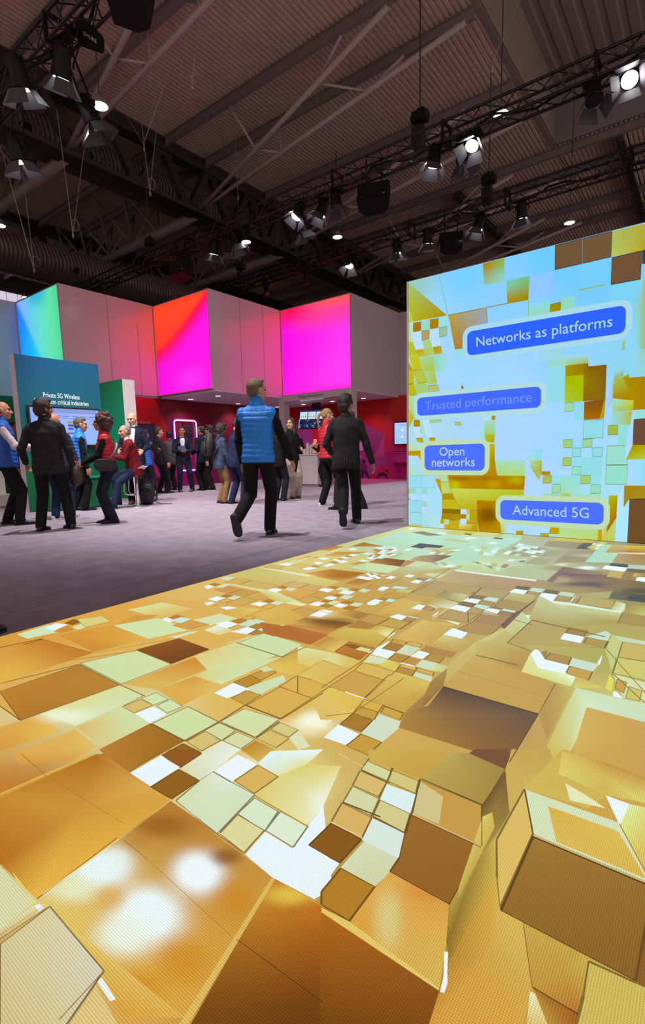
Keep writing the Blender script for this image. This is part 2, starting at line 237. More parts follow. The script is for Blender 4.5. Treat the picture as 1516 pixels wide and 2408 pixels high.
FLOOR_TILES = """-2813 944,-2807 1151,-2381 1204,-2390 788|d89c3c cc7c20 c47c24 e4b044|g|1
-2793 1230,-2689 1506,-2324 1475,-2385 1211|d8942c dc9c34 e0a840 d08c2c|g|1
-3004 1101,-3021 1282,-2840 1270,-2877 1104|d0e0a8 c2e6d6 d0e0a8 d0e0a8||1
-2977 1242,-3017 1320,-2929 1348,-2887 1247|e8f2ff||2
-2970 1351,-2997 1416,-2905 1430,-2893 1358|965e18|d|1
-2858 1338,-2879 1480,-2792 1483,-2787 1335|d0e0a8||1
-2980 1427,-2905 1549,-2764 1524,-2792 1382|d8cc78|d|2
-2882 1243,-2908 1340,-2802 1325,-2812 1257|cc8c34||2
-2679 1491,-2571 1721,-2241 1699,-2319 1479|d0e0a8||2
-2244 1559,-2218 1673,-2181 1710,-2196 1572|d4e0b4||1
-2887 1712,-2839 1934,-2548 1959,-2571 1721|d8dc90 d4d890 dcc068 dcb860|g|1
-2689 1506,-2742 1680,-2623 1758,-2614 1669|d09838||2
-2236 1351,-2187 1579,-1925 1568,-1935 1346|8c5418 8c5418 744818 704214||1
-2307 1100,-2228 1350,-1932 1342,-1939 1087|d0dca0|d|1
-2305 756,-2295 1094,-1939 1082,-1976 704|c08028 b87c2c bc842c b07424|d|1
-2158 702,-1974 702,-1991 640|dcc080||1
-1935 1095,-1908 1462,-1750 1452,-1766 1148|d8b050 d08c28 d4983c d8b458|g|1
-1923 1467,-1868 1868,-1570 1869,-1647 1362|dcc878 ccdca0 ccdca0 d8dca0|g|2
-1872 1700,-1860 1893,-1579 1880,-1561 1698|ccdca4|d|3
-1963 769,-1925 1084,-1765 1092,-1767 806|e0d890 d8dc98 d0dca4 d8e4bc|g|1
-1766 1148,-1738 1325,-1574 1327,-1566 1125|dcac48 d89c3c e0b858 dca844|g|1
-1738 1325,-1741 1444,-1561 1698,-1577 1337|d8cc78 d0dca0 ccdca4 d4dca4|g|3
-1759 803,-1753 985,-1554 973,-1567 792|dcb868 d0dca0 d0dca4 d8cc88|g|1
-1971 633,-1963 769,-1778 747,-1819 576|dca448 e0ac44 e4b850 d89838|g|1
-1767 599,-1745 795,-1573 781,-1564 693,-1683 581|dca848 e0b458 e4bc60 d89c3c d8983c|g|1
-1753 985,-1748 1061,-1663 1062,-1671 983|d8b868|d|1
-1752 1068,-1745 1133,-1655 1125,-1663 1062|d0e0a8|d|1
-1649 1067,-1648 1130,-1560 1123,-1566 1056|d0e0a8|d|1
-1663 983,-1653 1055,-1560 1051,-1556 975|e8f2ff||1
-1547 978,-1542 1132,-1356 1125,-1360 977|d0dca0|d|1
-1551 776,-1554 973,-1357 979,-1358 830,-1352 758|bc7c2c a87020 9c6818 a06c1c b07828|g|1
-1544 1267,-1547 1382,-1441 1384,-1467 1267|e8f2ff||1
-1551 1379,-1542 1473,-1460 1454,-1470 1376|b88828|d|2
-1470 1376,-1422 1555,-1373 1514,-1380 1359|ccdcb0||2
-1542 1473,-1534 1545,-1467 1564,-1467 1461|c89c40|d|1
-1558 1542,-1550 1583,-1490 1575,-1514 1531|d0d8a0||2
-1453 1277,-1452 1358,-1373 1364,-1366 1269|c89c3c|d|3
-1562 1609,-1494 1728,-1388 1693,-1375 1587,-1467 1564|dcb850 d8b044 dcb850 dcb850 e0c458||1
-1360 1269,-1359 1464,-1187 1461,-1186 1272|d8ac4c|d|1
-1362 1462,-1369 1579,-1235 1597,-1168 1573,-1187 1461|dcb04c|d|1
-1183 1274,-1187 1461,-1037 1474,-1017 1308|dcb04c e0b858 e0c468 e8dc90|g|1
-1353 1132,-1349 1247,-1187 1266,-1174 1132|d4dca4|d|1
-1349 977,-1347 1058,-1258 1049,-1263 970|d8bc70|d|1
-1353 1058,-1350 1125,-1263 1121,-1255 1051|d0d89c|d|1
-1252 1053,-1252 1117,-1167 1121,-1165 1054|d4d8a0|d|1
-1169 1127,-1167 1194,-1076 1193,-1074 1126|d8bc68|d|1
-1168 1201,-1169 1252,-1084 1252,-1081 1198|d4c880|d|1
-1076 1193,-1084 1252,-986 1196,-1006 1159|dcdcb0||1
-1350 880,-1348 962,-1251 964,-1246 872|94601c|d|1
-1353 834,-1350 880,-1246 872,-1255 809|e8f2ff||1
-1258 966,-1252 1048,-1163 1051,-1152 933,-1219 938|dcdcb8 e0e4cc e4ece0 e4ece0 e0e4cc|g|2
-1161 1050,-1160 1118,-1073 1119,-1064 1035|c08c24 b88420 d0a444 d8b04c||1
-1860 1893,-1812 2088,-1574 2045,-1552 1898|b87c30 b07028 b06c28 b07430||1
-2024 1803,-2032 1899,-1939 1908,-1921 1824|e8f2ff||1
-2174 1827,-2183 1908,-2084 1908,-2087 1821|e8f2ff||1
-2135 1939,-2141 2004,-2049 2019,-2045 1946|b8842c|d|1
-2066 1898,-2062 2033,-1988 2036,-1991 1926|c2e6d6||2
-1974 1876,-1984 1953,-1903 1964,-1901 1885|b07c2c|d|2
-1908 1892,-1863 2054,-1843 2013,-1772 1951|c2e6d6||3
-2369 1808,-2321 1981,-2169 1962,-2205 1806|d0dca8||1
-2387 1685,-2369 1808,-2224 1815,-2256 1689|d49c44|d|3
-2537 1720,-2544 1786,-2439 1784,-2455 1706|e8f2ff||3
-2537 1757,-2535 1826,-2450 1824,-2455 1751|b8802c||4
-2477 1736,-2472 1809,-2390 1817,-2376 1736|c2e6d6||5
-3035 3922,-3061 4187,-2946 4217,-2937 3959|c88838 c08030 c07c2c c88838|g|1
-2919 3302,-2949 3635,-2851 3682,-2858 3393|d4983c cc8834 c88430 d8a044|g|1
-2998 3175,-2937 3345,-2902 3712,-2909 3996,-2856 4198,-2879 3665,-2855 3342|ccdca0||2
-2546 3046,-2449 3312,-2130 3348,-2143 3007|d09c44 b87828 b06c24 d0a448|g|1
-2356 3441,-2294 3681,-2139 3723,-2071 3406|c4d8a8||1
-3029 2702,-3007 3043,-2423 3079,-2446 2702|ccc068 c8c068 d4c880 ccb868|g|2
-2992 3027,-2986 3056,-2461 3055,-2453 3009|e0ecc4||3
-2461 3055,-2143 3007,-2143 2838,-2446 2702,-2446 2897|d4cc80 d0c474 d0b864 d0b868 d4cc80||4
-2967 3043,-2998 3175,-2852 3188,-2825 3057|d0b464|d|4
-2824 3230,-2788 3355,-2653 3359,-2677 3220|d4bc60|d|1
-2830 3724,-2839 3938,-2585 4087,-2651 3801|d0a444 c89440 c48838 d4b454|g|1
-2672 3199,-2652 3310,-2575 3283,-2593 3176|e8f2ff||1
-2582 3378,-2589 3502,-2516 3469,-2531 3359|e8f2ff||1
-2726 3420,-2725 3484,-2650 3476,-2650 3387|e8f2ff||1
-2947 3206,-2941 3289,-2848 3303,-2849 3215|e8f2ff||3
-2823 3611,-2784 3663,-2710 3650,-2728 3571|e8f2ff||1
-2663 3621,-2648 3687,-2584 3668,-2578 3589|e8f2ff||1
-2658 3738,-2651 3801,-2578 3786,-2581 3699|e8f2ff||1
-2579 3573,-2562 3654,-2489 3627,-2504 3554|e8f2ff||1
-2449 3722,-2433 3770,-2351 3753,-2364 3681|e8f2ff||1
-2659 3868,-2652 3934,-2577 3917,-2579 3844|e8f2ff||2
-2441 3839,-2432 3902,-2362 3887,-2366 3816|e8f2ff||1
-2569 4002,-2552 4056,-2492 4041,-2501 3974|e8f2ff||1
-2835 4106,-2810 4190,-2731 4153,-2741 4087|e8f2ff||1
-2109 3169,-2114 3249,-2062 3240,-2053 3163|e8f2ff||1
-2063 3177,-2054 3244,-1983 3235,-1988 3155|e8f2ff||2
-2110 3316,-2099 3367,-2046 3365,-2049 3302|e8f2ff||1
-2642 3662,-2640 3720,-2589 3711,-2592 3652|c49844|d|2
-2646 3288,-2658 3357,-2590 3357,-2587 3290|c49844|d|2
-2620 3510,-2621 3580,-2543 3557,-2543 3489|c49844|d|1
-2637 3780,-2648 3851,-2588 3838,-2587 3781|c49844|d|2
-2429 3547,-2394 3673,-2331 3685,-2367 3559|c49844|d|1
-2891 4249,-2893 4510,-2599 4526,-2616 4372|b07c30 a06c24 a87028 c09848|g|1
-2087 2985,-2085 3163,-1955 3165,-1963 3007|b8843c b07830 b4803c c0904c||3
-2737 2537,-2747 2688,-2471 2668,-2439 2526|d0b060|d|1
-2883 2523,-2905 2672,-2754 2683,-2737 2537|d4ac58|d|1
-2450 2644,-2442 2686,-2373 2682,-2367 2625|b8842c|d|1
-2442 2686,-2450 2834,-2303 2830,-2294 2689|d0b068|d|5
-2291 2691,-2292 2829,-2164 2825,-2153 2692|ccaa60|d|5
-2109 2588,-2119 2713,-2000 2723,-1992 2585|c8a04c|d|1
-2117 2443,-2116 2584,-1995 2583,-1994 2449|cca450|d|1
-2285 2396,-2290 2527,-2162 2531,-2154 2390|ccac58|d|1
-2476 2336,-2469 2466,-2311 2458,-2334 2318|d0a850|d|1
-2611 2331,-2623 2462,-2473 2470,-2469 2324|c89c48|d|2
-2775 2330,-2785 2469,-2623 2462,-2615 2329|c89848|d|1
-2462 2160,-2466 2311,-2338 2316,-2323 2164|d0a850|d|1
-1833 2657,-1831 2776,-1700 2773,-1693 2644|c8a04c|d|1
-1991 2232,-1991 2366,-1857 2372,-1845 2227|c8a050|d|1
-2530 2539,-2365 2540,-2007 2426,-2007 2369,-2200 2359,-2557 2522|d8dc9c d8dc9c dcdc9c ccc878 d4bc60 d4c878||2
-2830 2498,-2813 2528,-2296 2533,-2317 2487|d4dc98||3
-2134 2373,-2113 2416,-1995 2434,-1995 2377|dce4b0||3
-2136 2073,-2112 2315,-1854 2221,-1841 2054|dcb850 d8b454 d4a848 d4a848|g|2
-2309 1985,-2321 2151,-2178 2189,-2152 2000|d8a840 dcb850 e0c468 dcb04c|g|1
-2450 2537,-2450 2608,-2360 2612,-2355 2529|e8f2ff||4
-2140 2734,-2146 2801,-2055 2813,-2046 2727|e8f2ff||1
-1978 2753,-1988 2842,-1896 2839,-1893 2759|e8f2ff||1
-1993 2599,-1985 2658,-1919 2663,-1911 2582|e8f2ff||1
-1982 2428,-1980 2508,-1912 2516,-1911 2432|e8f2ff||1
-1835 2496,-1833 2562,-1758 2560,-1769 2483|e8f2ff||1
-2638 2153,-2635 2234,-2554 2238,-2546 2151|e8f2ff||1
-2309 2230,-2298 2302,-2221 2311,-2216 2228|e8f2ff||1
-2925 2362,-2934 2401,-2856 2405,-2841 2323|e8f2ff||1
-1845 2264,-1843 2355,-1765 2354,-1764 2273|e8f2ff||1
-2195 1842,-2188 1917,-2091 1911,-2088 1835|e8f2ff||2
-2012 1832,-2008 1910,-1933 1905,-1932 1827|e8f2ff||3
-1847 2365,-1840 2396,-1765 2406,-1766 2366|e8f2ff||1
-2437 2076,-2381 2120,-2316 2127,-2347 2060|e8f2ff||2
-1694 2658,-1693 2762,-1610 2741,-1623 2647|e8f2ff||1
-2586 2080,-2568 2122,-2522 2121,-2524 2056|e8f2ff||1
-2357 2614,-2377 2680,-2294 2689,-2284 2609|ccdcb8||2
-2048 2810,-2052 2885,-1974 2892,-1975 2823|ccdcb8||2
-1919 2663,-1925 2738,-1835 2748,-1833 2657|ccdcb8||1
-1909 2518,-1896 2592,-1844 2590,-1848 2501|ccdcb8||1
-1758 2560,-1761 2629,-1694 2638,-1697 2558|ccdcb8||1
-2544 2244,-2549 2315,-2482 2316,-2471 2238|ccdcb8||1
-2221 2317,-2221 2382,-2145 2380,-2141 2305|ccdcb8||3
-2837 2399,-2850 2504,-2788 2505,-2773 2403|ccdcb8||4
-3010 2585,-3010 2661,-2922 2682,-2904 2577|ccdcb8||1
-2082 1906,-2098 2012,-2008 2023,-2018 1915|ccdcb8||3
-1926 1906,-1929 2014,-1858 2021,-1864 1909|ccdcb8||4
-1895 2873,-1893 2944,-1831 2941,-1828 2856|ccdcb8||1
-2133 2845,-2115 2882,-2062 2872,-2057 2822|b4822c|d|1
-1967 2679,-1972 2724,-1914 2722,-1915 2665|b4822c|d|2
-1949 2522,-1960 2580,-1906 2594,-1903 2522|b4822c|d|2
-1899 2440,-1895 2499,-1842 2505,-1840 2437|b4822c|d|2
-1830 2570,-1827 2636,-1768 2639,-1764 2569|b4822c|d|1
-1742 2474,-1751 2550,-1687 2556,-1688 2475|b4822c|d|1
-2615 2247,-2625 2313,-2555 2311,-2550 2250|b4822c|d|1
-2276 2311,-2289 2378,-2217 2372,-2221 2317|b4822c|d|4
-2927 2417,-2940 2467,-2861 2470,-2857 2412|b4822c|d|1
-2155 1926,-2153 1983,-2090 1986,-2085 1926|b4822c|d|4
-2000 1915,-2000 1982,-1940 1984,-1931 1907|b4822c|d|3
-1922 1830,-1927 1899,-1867 1908,-1858 1842|b4822c|d|4
-1961 2866,-1954 2912,-1904 2909,-1903 2858|b4822c|d|1
-2543 2168,-2544 2229,-2481 2232,-2465 2158|d8b050|d|1
-2197 2218,-2216 2290,-2147 2301,-2138 2229|d8b050|d|1
-2085 1837,-2077 1902,-2016 1909,-2019 1838|d8b050|d|3
-2143 1982,-2143 2056,-2086 2056,-2091 2004|d8b050|d|5
-2496 2080,-2481 2133,-2415 2132,-2420 2079|d8b050|d|3
-1840 2077,-1839 2219,-1547 2294,-1568 2170|d0a850 a87c34 8c6028 9c6824|g|1
-1732 2389,-1671 2493,-1557 2478,-1562 2365|d0a048 b88840 a87834 a87434|g|1
-1846 1890,-1840 2059,-1550 2062,-1548 2040,-1787 1880|b87430 b06c28 b4702c b06828 b06828||4
-1833 2070,-1568 2170,-1555 2059,-1833 2060|c08034 b47830 c08c3c d0a050|g|5
-1537 2212,-1546 2340,-1385 2356,-1400 2261|b08040 a87838 b8904c b88c44||1
-2340 1876,-2326 1987,-2162 1982,-2212 1819|d4dcac||3
-2172 1736,-2178 1831,-2017 1828,-2043 1729|dce8c8 e0ecd4 d8cc80 dcd48c|g|2
-2854 4493,-2947 5407,-2388 5426,-1984 5473,-1537 5556,-1531 4900,-1585 4645,-1575 4117,-1805 4082,-1798 4338,-2150 4540,-2397 4396|b4dcbc b8e0cc b4dcc4 b4e0d0 b0dccc b0d8bc b0d8c0 acd8bc acd8b8 b0d4a8 b4d4a8 b8d4a4||2
-2947 5407,-2877 5811,-2622 5787,-2563 5924,-2362 5825,-2383 5447,-2611 5303|d8d88c d4e0a0 c8dca8 c8c890 c4c488 b8d8bc b8e0cc||3
-2758 5363,-2692 5496,-2356 5353,-2472 5218|8a7c60 7c6c54 888068 a09470||4
-2383 5447,-2362 5825,-1883 5889,-1793 5536,-2121 5396|ccc470 c8bc58 ccc870 bcc078 c4d4a0||3
-2085 5504,-2108 5814,-1845 5771,-1835 5513|ccd090||4
-1782 5501,-1814 5834,-1598 5774,-1557 5545|b8d0a0||3
-2190 5535,-2192 5608,-2102 5583,-2096 5498|5c5038||4
-1819 5413,-1813 5483,-1708 5460,-1711 5394|5c5038||3
-2277 5058,-2196 5169,-1952 5123,-1960 5019|b8c888||3
-2957 5660,-2917 5735,-2842 5648,-2890 5560|dcecec||4
-2483 5420,-2483 5513,-2369 5510,-2382 5411|dcecec||4
-2104 5320,-2020 5401,-1948 5341,-2025 5216|dcecec||3
-1789 5102,-1752 5199,-1653 5180,-1696 5068|dcecec||3
-2347 4528,-2357 4762,-2079 4754,-2068 4621,-2200 4593,-2206 4507|4c4850||3
-2197 4512,-2190 4598,-2073 4605,-2076 4483|c4b878||4
-2323 3690,-2339 3929,-2087 3940,-2004 3695|b88840 94601c 805030 84562c|g|2
-2004 3695,-2080 3938,-1992 3959,-1969 3697|b88844 b08048 b89058 bc9450||1
-2072 3976,-2068 4178,-1949 4308,-1816 4328,-1824 4125,-1837 3968,-2004 3962|c0a068 b09468 8c7054 745848 7c6050 a08460 b89860||3
-2219 3944,-2249 4191,-2075 4192,-2065 3953|b8d4ac||4
-2346 4042,-2320 4211,-2253 4220,-2219 3944|bcc074||1
-2171 3413,-2340 3680,-1998 3684,-1978 3442|ccdcac||2
-1977 3722,-1980 3913,-1851 3976,-1864 3766|c8d4a0||4
-2101 4436,-2042 4670,-1870 4703,-1886 4315|b8cc90 b8c888 bcc48c c0a868||5
-1491 5258,-1434 5227,-1429 5117,-1485 5141|e0f0f4||1
-1485 5141,-1429 5117,-1424 5011,-1479 5029|b4dcc4||1
-1479 5029,-1424 5011,-1420 4909,-1473 4921|a09878||1
-1467 4816,-1416 4810,-1411 4714,-1461 4716|d8ecec||1
-1461 4716,-1411 4714,-1407 4622,-1456 4618|e0f0f4||1
-1434 5227,-1377 5196,-1374 5093,-1429 5117|b4dcc4||1
-1429 5117,-1374 5093,-1371 4993,-1424 5011|d8ecec||1
-1424 5011,-1371 4993,-1368 4897,-1420 4909|e0f0f4||1
-1420 4909,-1368 4897,-1365 4803,-1416 4810|b4dcc4||1
-1416 4810,-1365 4803,-1362 4713,-1411 4714|a09878||1
-1411 4714,-1362 4713,-1359 4624,-1407 4622|a8a078||1
-1377 5196,-1322 5167,-1321 5070,-1374 5093|b4dcc4||1
-1374 5093,-1321 5070,-1319 4976,-1371 4993|e0f0f4||1
-1371 4993,-1319 4976,-1317 4885,-1368 4897|a8a078||1
-1365 4803,-1315 4797,-1313 4711,-1362 4713|a8a078||1
-1362 4713,-1313 4711,-1312 4628,-1359 4624|b4dcc4||1
-1322 5167,-1269 5138,-1268 5047,-1321 5070|d8ecec||1
-1321 5070,-1268 5047,-1267 4959,-1319 4976|a8a078||1
-1319 4976,-1267 4959,-1267 4874,-1317 4885|b4dcc4||1
-1317 4885,-1267 4874,-1266 4790,-1315 4797|e0f0f4||1
-1315 4797,-1266 4790,-1265 4709,-1313 4711|a8a078||1
-1313 4711,-1265 4709,-1265 4631,-1312 4628|a09878||1
-1269 5138,-1216 5109,-1217 5024,-1268 5047|a09878||1
-1268 5047,-1217 5024,-1217 4942,-1267 4959|a8a078||1
-1267 4959,-1217 4942,-1217 4862,-1267 4874|d8ecec||1
-1267 4874,-1217 4862,-1217 4784,-1266 4790|e0f0f4||1
-1265 4709,-1218 4708,-1218 4634,-1265 4631|a09878||1
-1216 5109,-1165 5081,-1166 5002,-1217 5024|a8a078||1
-1217 5024,-1166 5002,-1167 4926,-1217 4942|b4dcc4||1
-1217 4942,-1167 4926,-1169 4851,-1217 4862|e0f0f4||1
-1217 4862,-1169 4851,-1170 4778,-1217 4784|a8a078||1
-1217 4784,-1170 4778,-1171 4707,-1218 4708|a09878||1
-1218 4708,-1171 4707,-1172 4637,-1218 4634|e0f0f4||1
-2635 4361,-2581 4357,-2554 4259,-2602 4263|d8ecec||1
-2602 4263,-2554 4259,-2527 4164,-2570 4168|b88c40||1
-2539 4076,-2502 4072,-2477 3983,-2509 3988|c2e6d6||2
-2509 3988,-2477 3983,-2453 3898,-2481 3903|b8d4a8||2
-2610 4460,-2551 4455,-2528 4353,-2581 4357|c2e6d6||3
-2581 4357,-2528 4353,-2506 4255,-2554 4259|d8ecec||1
-2554 4259,-2506 4255,-2485 4160,-2527 4164|b88c40||1
-2527 4164,-2485 4160,-2465 4068,-2502 4072|c09848||1
-2477 3983,-2445 3979,-2426 3894,-2453 3898|b88c40||2
-2551 4455,-2493 4451,-2476 4350,-2528 4353|c2e6d6||3
-2506 4255,-2460 4251,-2443 4156,-2485 4160|e8f2ff||1
-2485 4160,-2443 4156,-2428 4064,-2465 4068|c2e6d6||1
-2465 4068,-2428 4064,-2413 3975,-2445 3979|b88c40||1
-2445 3979,-2413 3975,-2399 3889,-2426 3894|e8f2ff||2
-2493 4451,-2436 4448,-2424 4346,-2476 4350|d8ecec||3
-2476 4350,-2424 4346,-2413 4247,-2460 4251|b88c40||3
-2443 4156,-2402 4152,-2392 4060,-2428 4064|d8ecec||1
-2428 4064,-2392 4060,-2382 3971,-2413 3975|b88c40||1
-2413 3975,-2382 3971,-2372 3884,-2399 3889|c09848||2
-2424 4346,-2373 4342,-2367 4244,-2413 4247|e8f2ff||3
-2413 4247,-2367 4244,-2362 4149,-2402 4152|d8ecec||1
-2392 4060,-2356 4056,-2351 3967,-2382 3971|e8f2ff||1
-2382 3971,-2351 3967,-2345 3880,-2372 3884|c2e6d6||2
-2362 4149,-2321 4145,-2321 4052,-2356 4056|b88c40||2
-2356 4056,-2321 4052,-2320 3963,-2351 3967|c2e6d6||2
-2351 3967,-2320 3963,-2319 3876,-2345 3880|d8ecec||3
-2324 4440,-2269 4437,-2273 4335,-2323 4339|e8f2ff||3
-2322 4240,-2277 4237,-2282 4141,-2321 4145|b8d4a8||2
-2321 4145,-2282 4141,-2286 4048,-2321 4052|e8f2ff||2
-2321 4052,-2286 4048,-2289 3958,-2320 3963|c2e6d6||2
-2320 3963,-2289 3958,-2293 3871,-2319 3876|b8d4a8||3
-2069 4498,-2025 4535,-2018 4435,-2055 4401|b89c60||6
-2055 4401,-2018 4435,-2010 4339,-2040 4308|e8f2ff||6
-2018 4435,-1981 4470,-1980 4370,-2010 4339|b89c60||6
-1980 4370,-1950 4403,-1955 4304,-1979 4275|b89c60||6
-1938 4608,-1894 4644,-1907 4538,-1944 4503|c2e6d6||6
-1950 4403,-1919 4434,-1931 4333,-1955 4304|e8f2ff||6
-1894 4644,-1850 4681,-1870 4572,-1907 4538|e8f2ff||6
-1907 4538,-1870 4572,-1889 4466,-1919 4434|b89c60||6
-1777 4020,-1721 4009,-1742 3977,-1799 3998|b09868||1
-1799 3998,-1742 3977,-1763 3946,-1820 3977|c2e6d6||1
-1820 3977,-1763 3946,-1783 3914,-1841 3955|b09868||1
-1721 4009,-1666 3998,-1687 3956,-1742 3977|c2e6d6||1
-1742 3977,-1687 3956,-1707 3915,-1763 3946|b8b080||1
-1763 3946,-1707 3915,-1727 3874,-1783 3914|c2e6d6||1
-1666 3998,-1612 3987,-1633 3936,-1687 3956|c2e6d6||1
-1687 3956,-1633 3936,-1653 3885,-1707 3915|e8f2ff||1
-1707 3915,-1653 3885,-1673 3835,-1727 3874|c2e6d6||1
-1612 3987,-1559 3977,-1580 3916,-1633 3936|b8b080||1
-1633 3936,-1580 3916,-1600 3856,-1653 3885|c2e6d6||1
-1583 4190,-1530 4196,-1458 4116,-1500 4124|988868||3
-1530 4196,-1476 4202,-1418 4108,-1458 4116|c2e6d6||1
-1458 4116,-1418 4108,-1362 4018,-1391 4040|b8b080||1
-1476 4202,-1424 4208,-1377 4100,-1418 4108|c2e6d6||1
-1418 4108,-1377 4100,-1333 3997,-1362 4018|988868||1
-1424 4208,-1372 4214,-1338 4092,-1377 4100|b8b080||1
-1338 4092,-1299 4084,-1278 3955,-1305 3976|c2e6d6||1
-1321 4220,-1270 4226,-1260 4076,-1299 4084|988868||1
-2130 3348,-2110 3360,-2055 3314,-2075 3294|e8f2ff||2
-2075 3294,-2055 3314,-2002 3270,-2023 3243|e8f2ff||2
-2110 3360,-2090 3372,-2035 3334,-2055 3314|b88c3c||2
-2055 3314,-2035 3334,-1981 3297,-2002 3270|e8f2ff||2
-2002 3270,-1981 3297,-1929 3261,-1951 3227|e8f2ff||1
-2090 3372,-2070 3385,-2014 3354,-2035 3334|c2e6d6||2
-2035 3334,-2014 3354,-1960 3324,-1981 3297|b88c3c||1
-2014 3354,-1994 3374,-1939 3351,-1960 3324|c2e6d6||1
-1960 3324,-1939 3351,-1885 3329,-1907 3295|b88c3c||1
-2051 3397,-2031 3409,-1974 3393,-1994 3374|b88c3c||1
-1870 4910,-1810 4916,-1771 4774,-1828 4772|c2e6d6||3
-1771 4774,-1714 4775,-1681 4636,-1734 4638|d8ecec||3
-1750 4923,-1692 4929,-1659 4778,-1714 4775|bcc890||3
-1681 4636,-1627 4634,-1598 4498,-1648 4504|bcc890||3
-1627 4634,-1575 4632,-1548 4493,-1598 4498|d8ecec||3
-1634 4935,-1576 4941,-1549 4781,-1604 4779|c2e6d6||3
-1604 4779,-1549 4781,-1524 4630,-1575 4632|d8ecec||3
-1575 4632,-1524 4630,-1500 4487,-1548 4493|c2e6d6||3
-1347 4412,-1302 4456,-1287 4399,-1329 4370|e8f2ff||1
-1329 4370,-1287 4399,-1272 4343,-1311 4328|b8dcc4||1
-1302 4456,-1258 4501,-1245 4429,-1287 4399|b8dcc4||1
-1258 4501,-1214 4546,-1204 4458,-1245 4429|b8dcc4||1
-1245 4429,-1204 4458,-1194 4373,-1233 4358|8c8460||1
-1727 3732,-1637 3881,-1560 3952,-1575 3780,-1554 3416,-1725 3429,-1825 3493,-1810 3658|c0a868 b8a464 c0b070 c8b87c b8a468 c0a860 c4a860 c8b068||2
-1729 3552,-1704 3620,-1575 3648,-1567 3487|ccd098||3
-1560 3412,-1575 3803,-1244 3811,-949 3796,-857 3438,-1211 3405|c0ac70 b8a080 b49878 b48c70 b08c60 ac9468||3
-1586 3819,-958 3829,-943 3773,-1552 3771|dcecd4||4
-1235 3859,-1238 4149,-1047 4219,-962 3845|b4bc90||1
-1583 3938,-1544 4060,-1292 3954,-1278 3832,-1412 3836|bccc98||3
-1557 3199,-1560 3412,-1210 3402,-1211 3205|b49a60|d|1
-1561 3020,-1554 3194,-1386 3215,-1379 3025|b89a58|d|2
-1364 3019,-1383 3207,-1221 3180,-1198 3008|a09458 a49860 c8c890 c0b474|g|2
-1384 2830,-1389 3004,-1189 2985,-1203 2826|c0a050 b8a058 c8c890 d8dcb0|g|1
-1199 3213,-1205 3398,-1009 3373,-1004 3206|b49c68|d|1
-992 2990,-1001 3208,-827 3192,-831 3004|ac9058|d|1
-1004 3206,-1003 3377,-850 3412,-826 3192|b8a868 c4bc80 c0b070 b8a060||1
-1187 3103,-1197 3189,-1118 3209,-1113 3121|8c7450|d|1
-1202 3035,-1198 3111,-1111 3117,-1101 3020|e8f2ff||2
-1104 3127,-1098 3206,-1020 3211,-1013 3113|c8dcc8|d|2
-1097 3030,-1103 3104,-1015 3098,-1015 3028|b09460|d|1
-1196 2938,-1192 3012,-1109 3023,-1103 2931|8a7048|d|3
-1205 2838,-1193 2932,-1102 2918,-1094 2819|e8f2ff||2
-1100 2933,-1102 3013,-1014 3015,-1013 2923|c8dcc0|d|1
-1092 2821,-1097 2908,-1018 2907,-1014 2822|b49860|d|1
-1017 2895,-1012 2968,-939 2972,-931 2877|e8f2ff||2
-1008 2998,-992 3030,-946 3006,-944 2977|987850|d|2
-931 2889,-934 2957,-857 2962,-854 2879|a07c50|d|1
-939 2972,-934 3009,-853 3003,-854 2964|c2e6d6|d|2
-1189 2634,-1186 2811,-1019 2818,-1019 2643|b89a5c|d|1
-1002 2700,-1006 2827,-854 2867,-850 2690|a8855a|d|1
-1022 2523,-996 2693,-848 2681,-849 2517,-963 2501|b08c50|d|1
-845 2682,-856 3001,-828 3006,-814 2661|7c5648 86604c 86604c 80584a||3
-817 2649,-824 3004,-741 2906,-736 2593,-781 2554|c8c47c c4cc90 c8d4a0 c0b868 c8c070||4
-792 2956,-760 2977,-755 2890|dcf0e0||5
-1231 2648,-1237 2764,-1223 2709,-1222 2644|e8f2ff||1
-1341 2836,-1320 2839,-1263 2813,-1272 2783|ccd8b0||2
-1414 2811,-1412 3020,-1364 3019,-1357 2806|c49c48||2
-1415 2714,-1420 2807,-1351 2810,-1335 2713|e8f2ff||3
-1334 2727,-1341 2803,-1283 2800,-1269 2730|b8904c|d|3
-1412 2573,-1401 2710,-1281 2710,-1287 2558|d4ac54 d4b460 c89c48 c09040|g|1
-1428 2501,-1417 2570,-1348 2566,-1343 2486|e8f2ff||1
-1335 2480,-1342 2546,-1287 2558,-1282 2480|b88c44|d|1
-1346 2562,-1344 2578,-1278 2569,-1283 2551|c2e6d6||2
-1530 2398,-1548 2484,-1416 2461,-1416 2336|c49440|d|2
-1406 2343,-1409 2454,-1278 2472,-1278 2342|c09044|d|2
-1529 2497,-1580 2881,-1395 2852,-1406 2577|d4a848 d0b058 d0b460 d4ac50|g|4
-1249 2240,-1243 2541,-1068 2589,-1066 2363|d8ac50 d8b860 d8b058 d0a850|g|1
-1045 2386,-1054 2523,-957 2494,-951 2440|e8f2ff||1
-1213 2595,-1221 2801,-1186 2819,-1189 2634|d4b468||1
-1145 2628,-1050 2623,-1046 2582,-1068 2589|dcecc8||1
-1804 2965,-1817 3063,-1751 3069,-1747 2961|e8f2ff||1
-1740 3058,-1743 3128,-1627 3130,-1646 3066|c2e6d6|d|1
-1688 2874,-1682 2949,-1561 2962,-1562 2832|c89c48|d|5
-1669 2632,-1688 2765,-1625 2761,-1624 2641|e8f2ff||2
-1613 2754,-1621 2818,-1562 2825,-1559 2760|c2e6d6|d|5
-1625 2703,-1623 2756,-1555 2754,-1556 2691|d0a44c|d|6
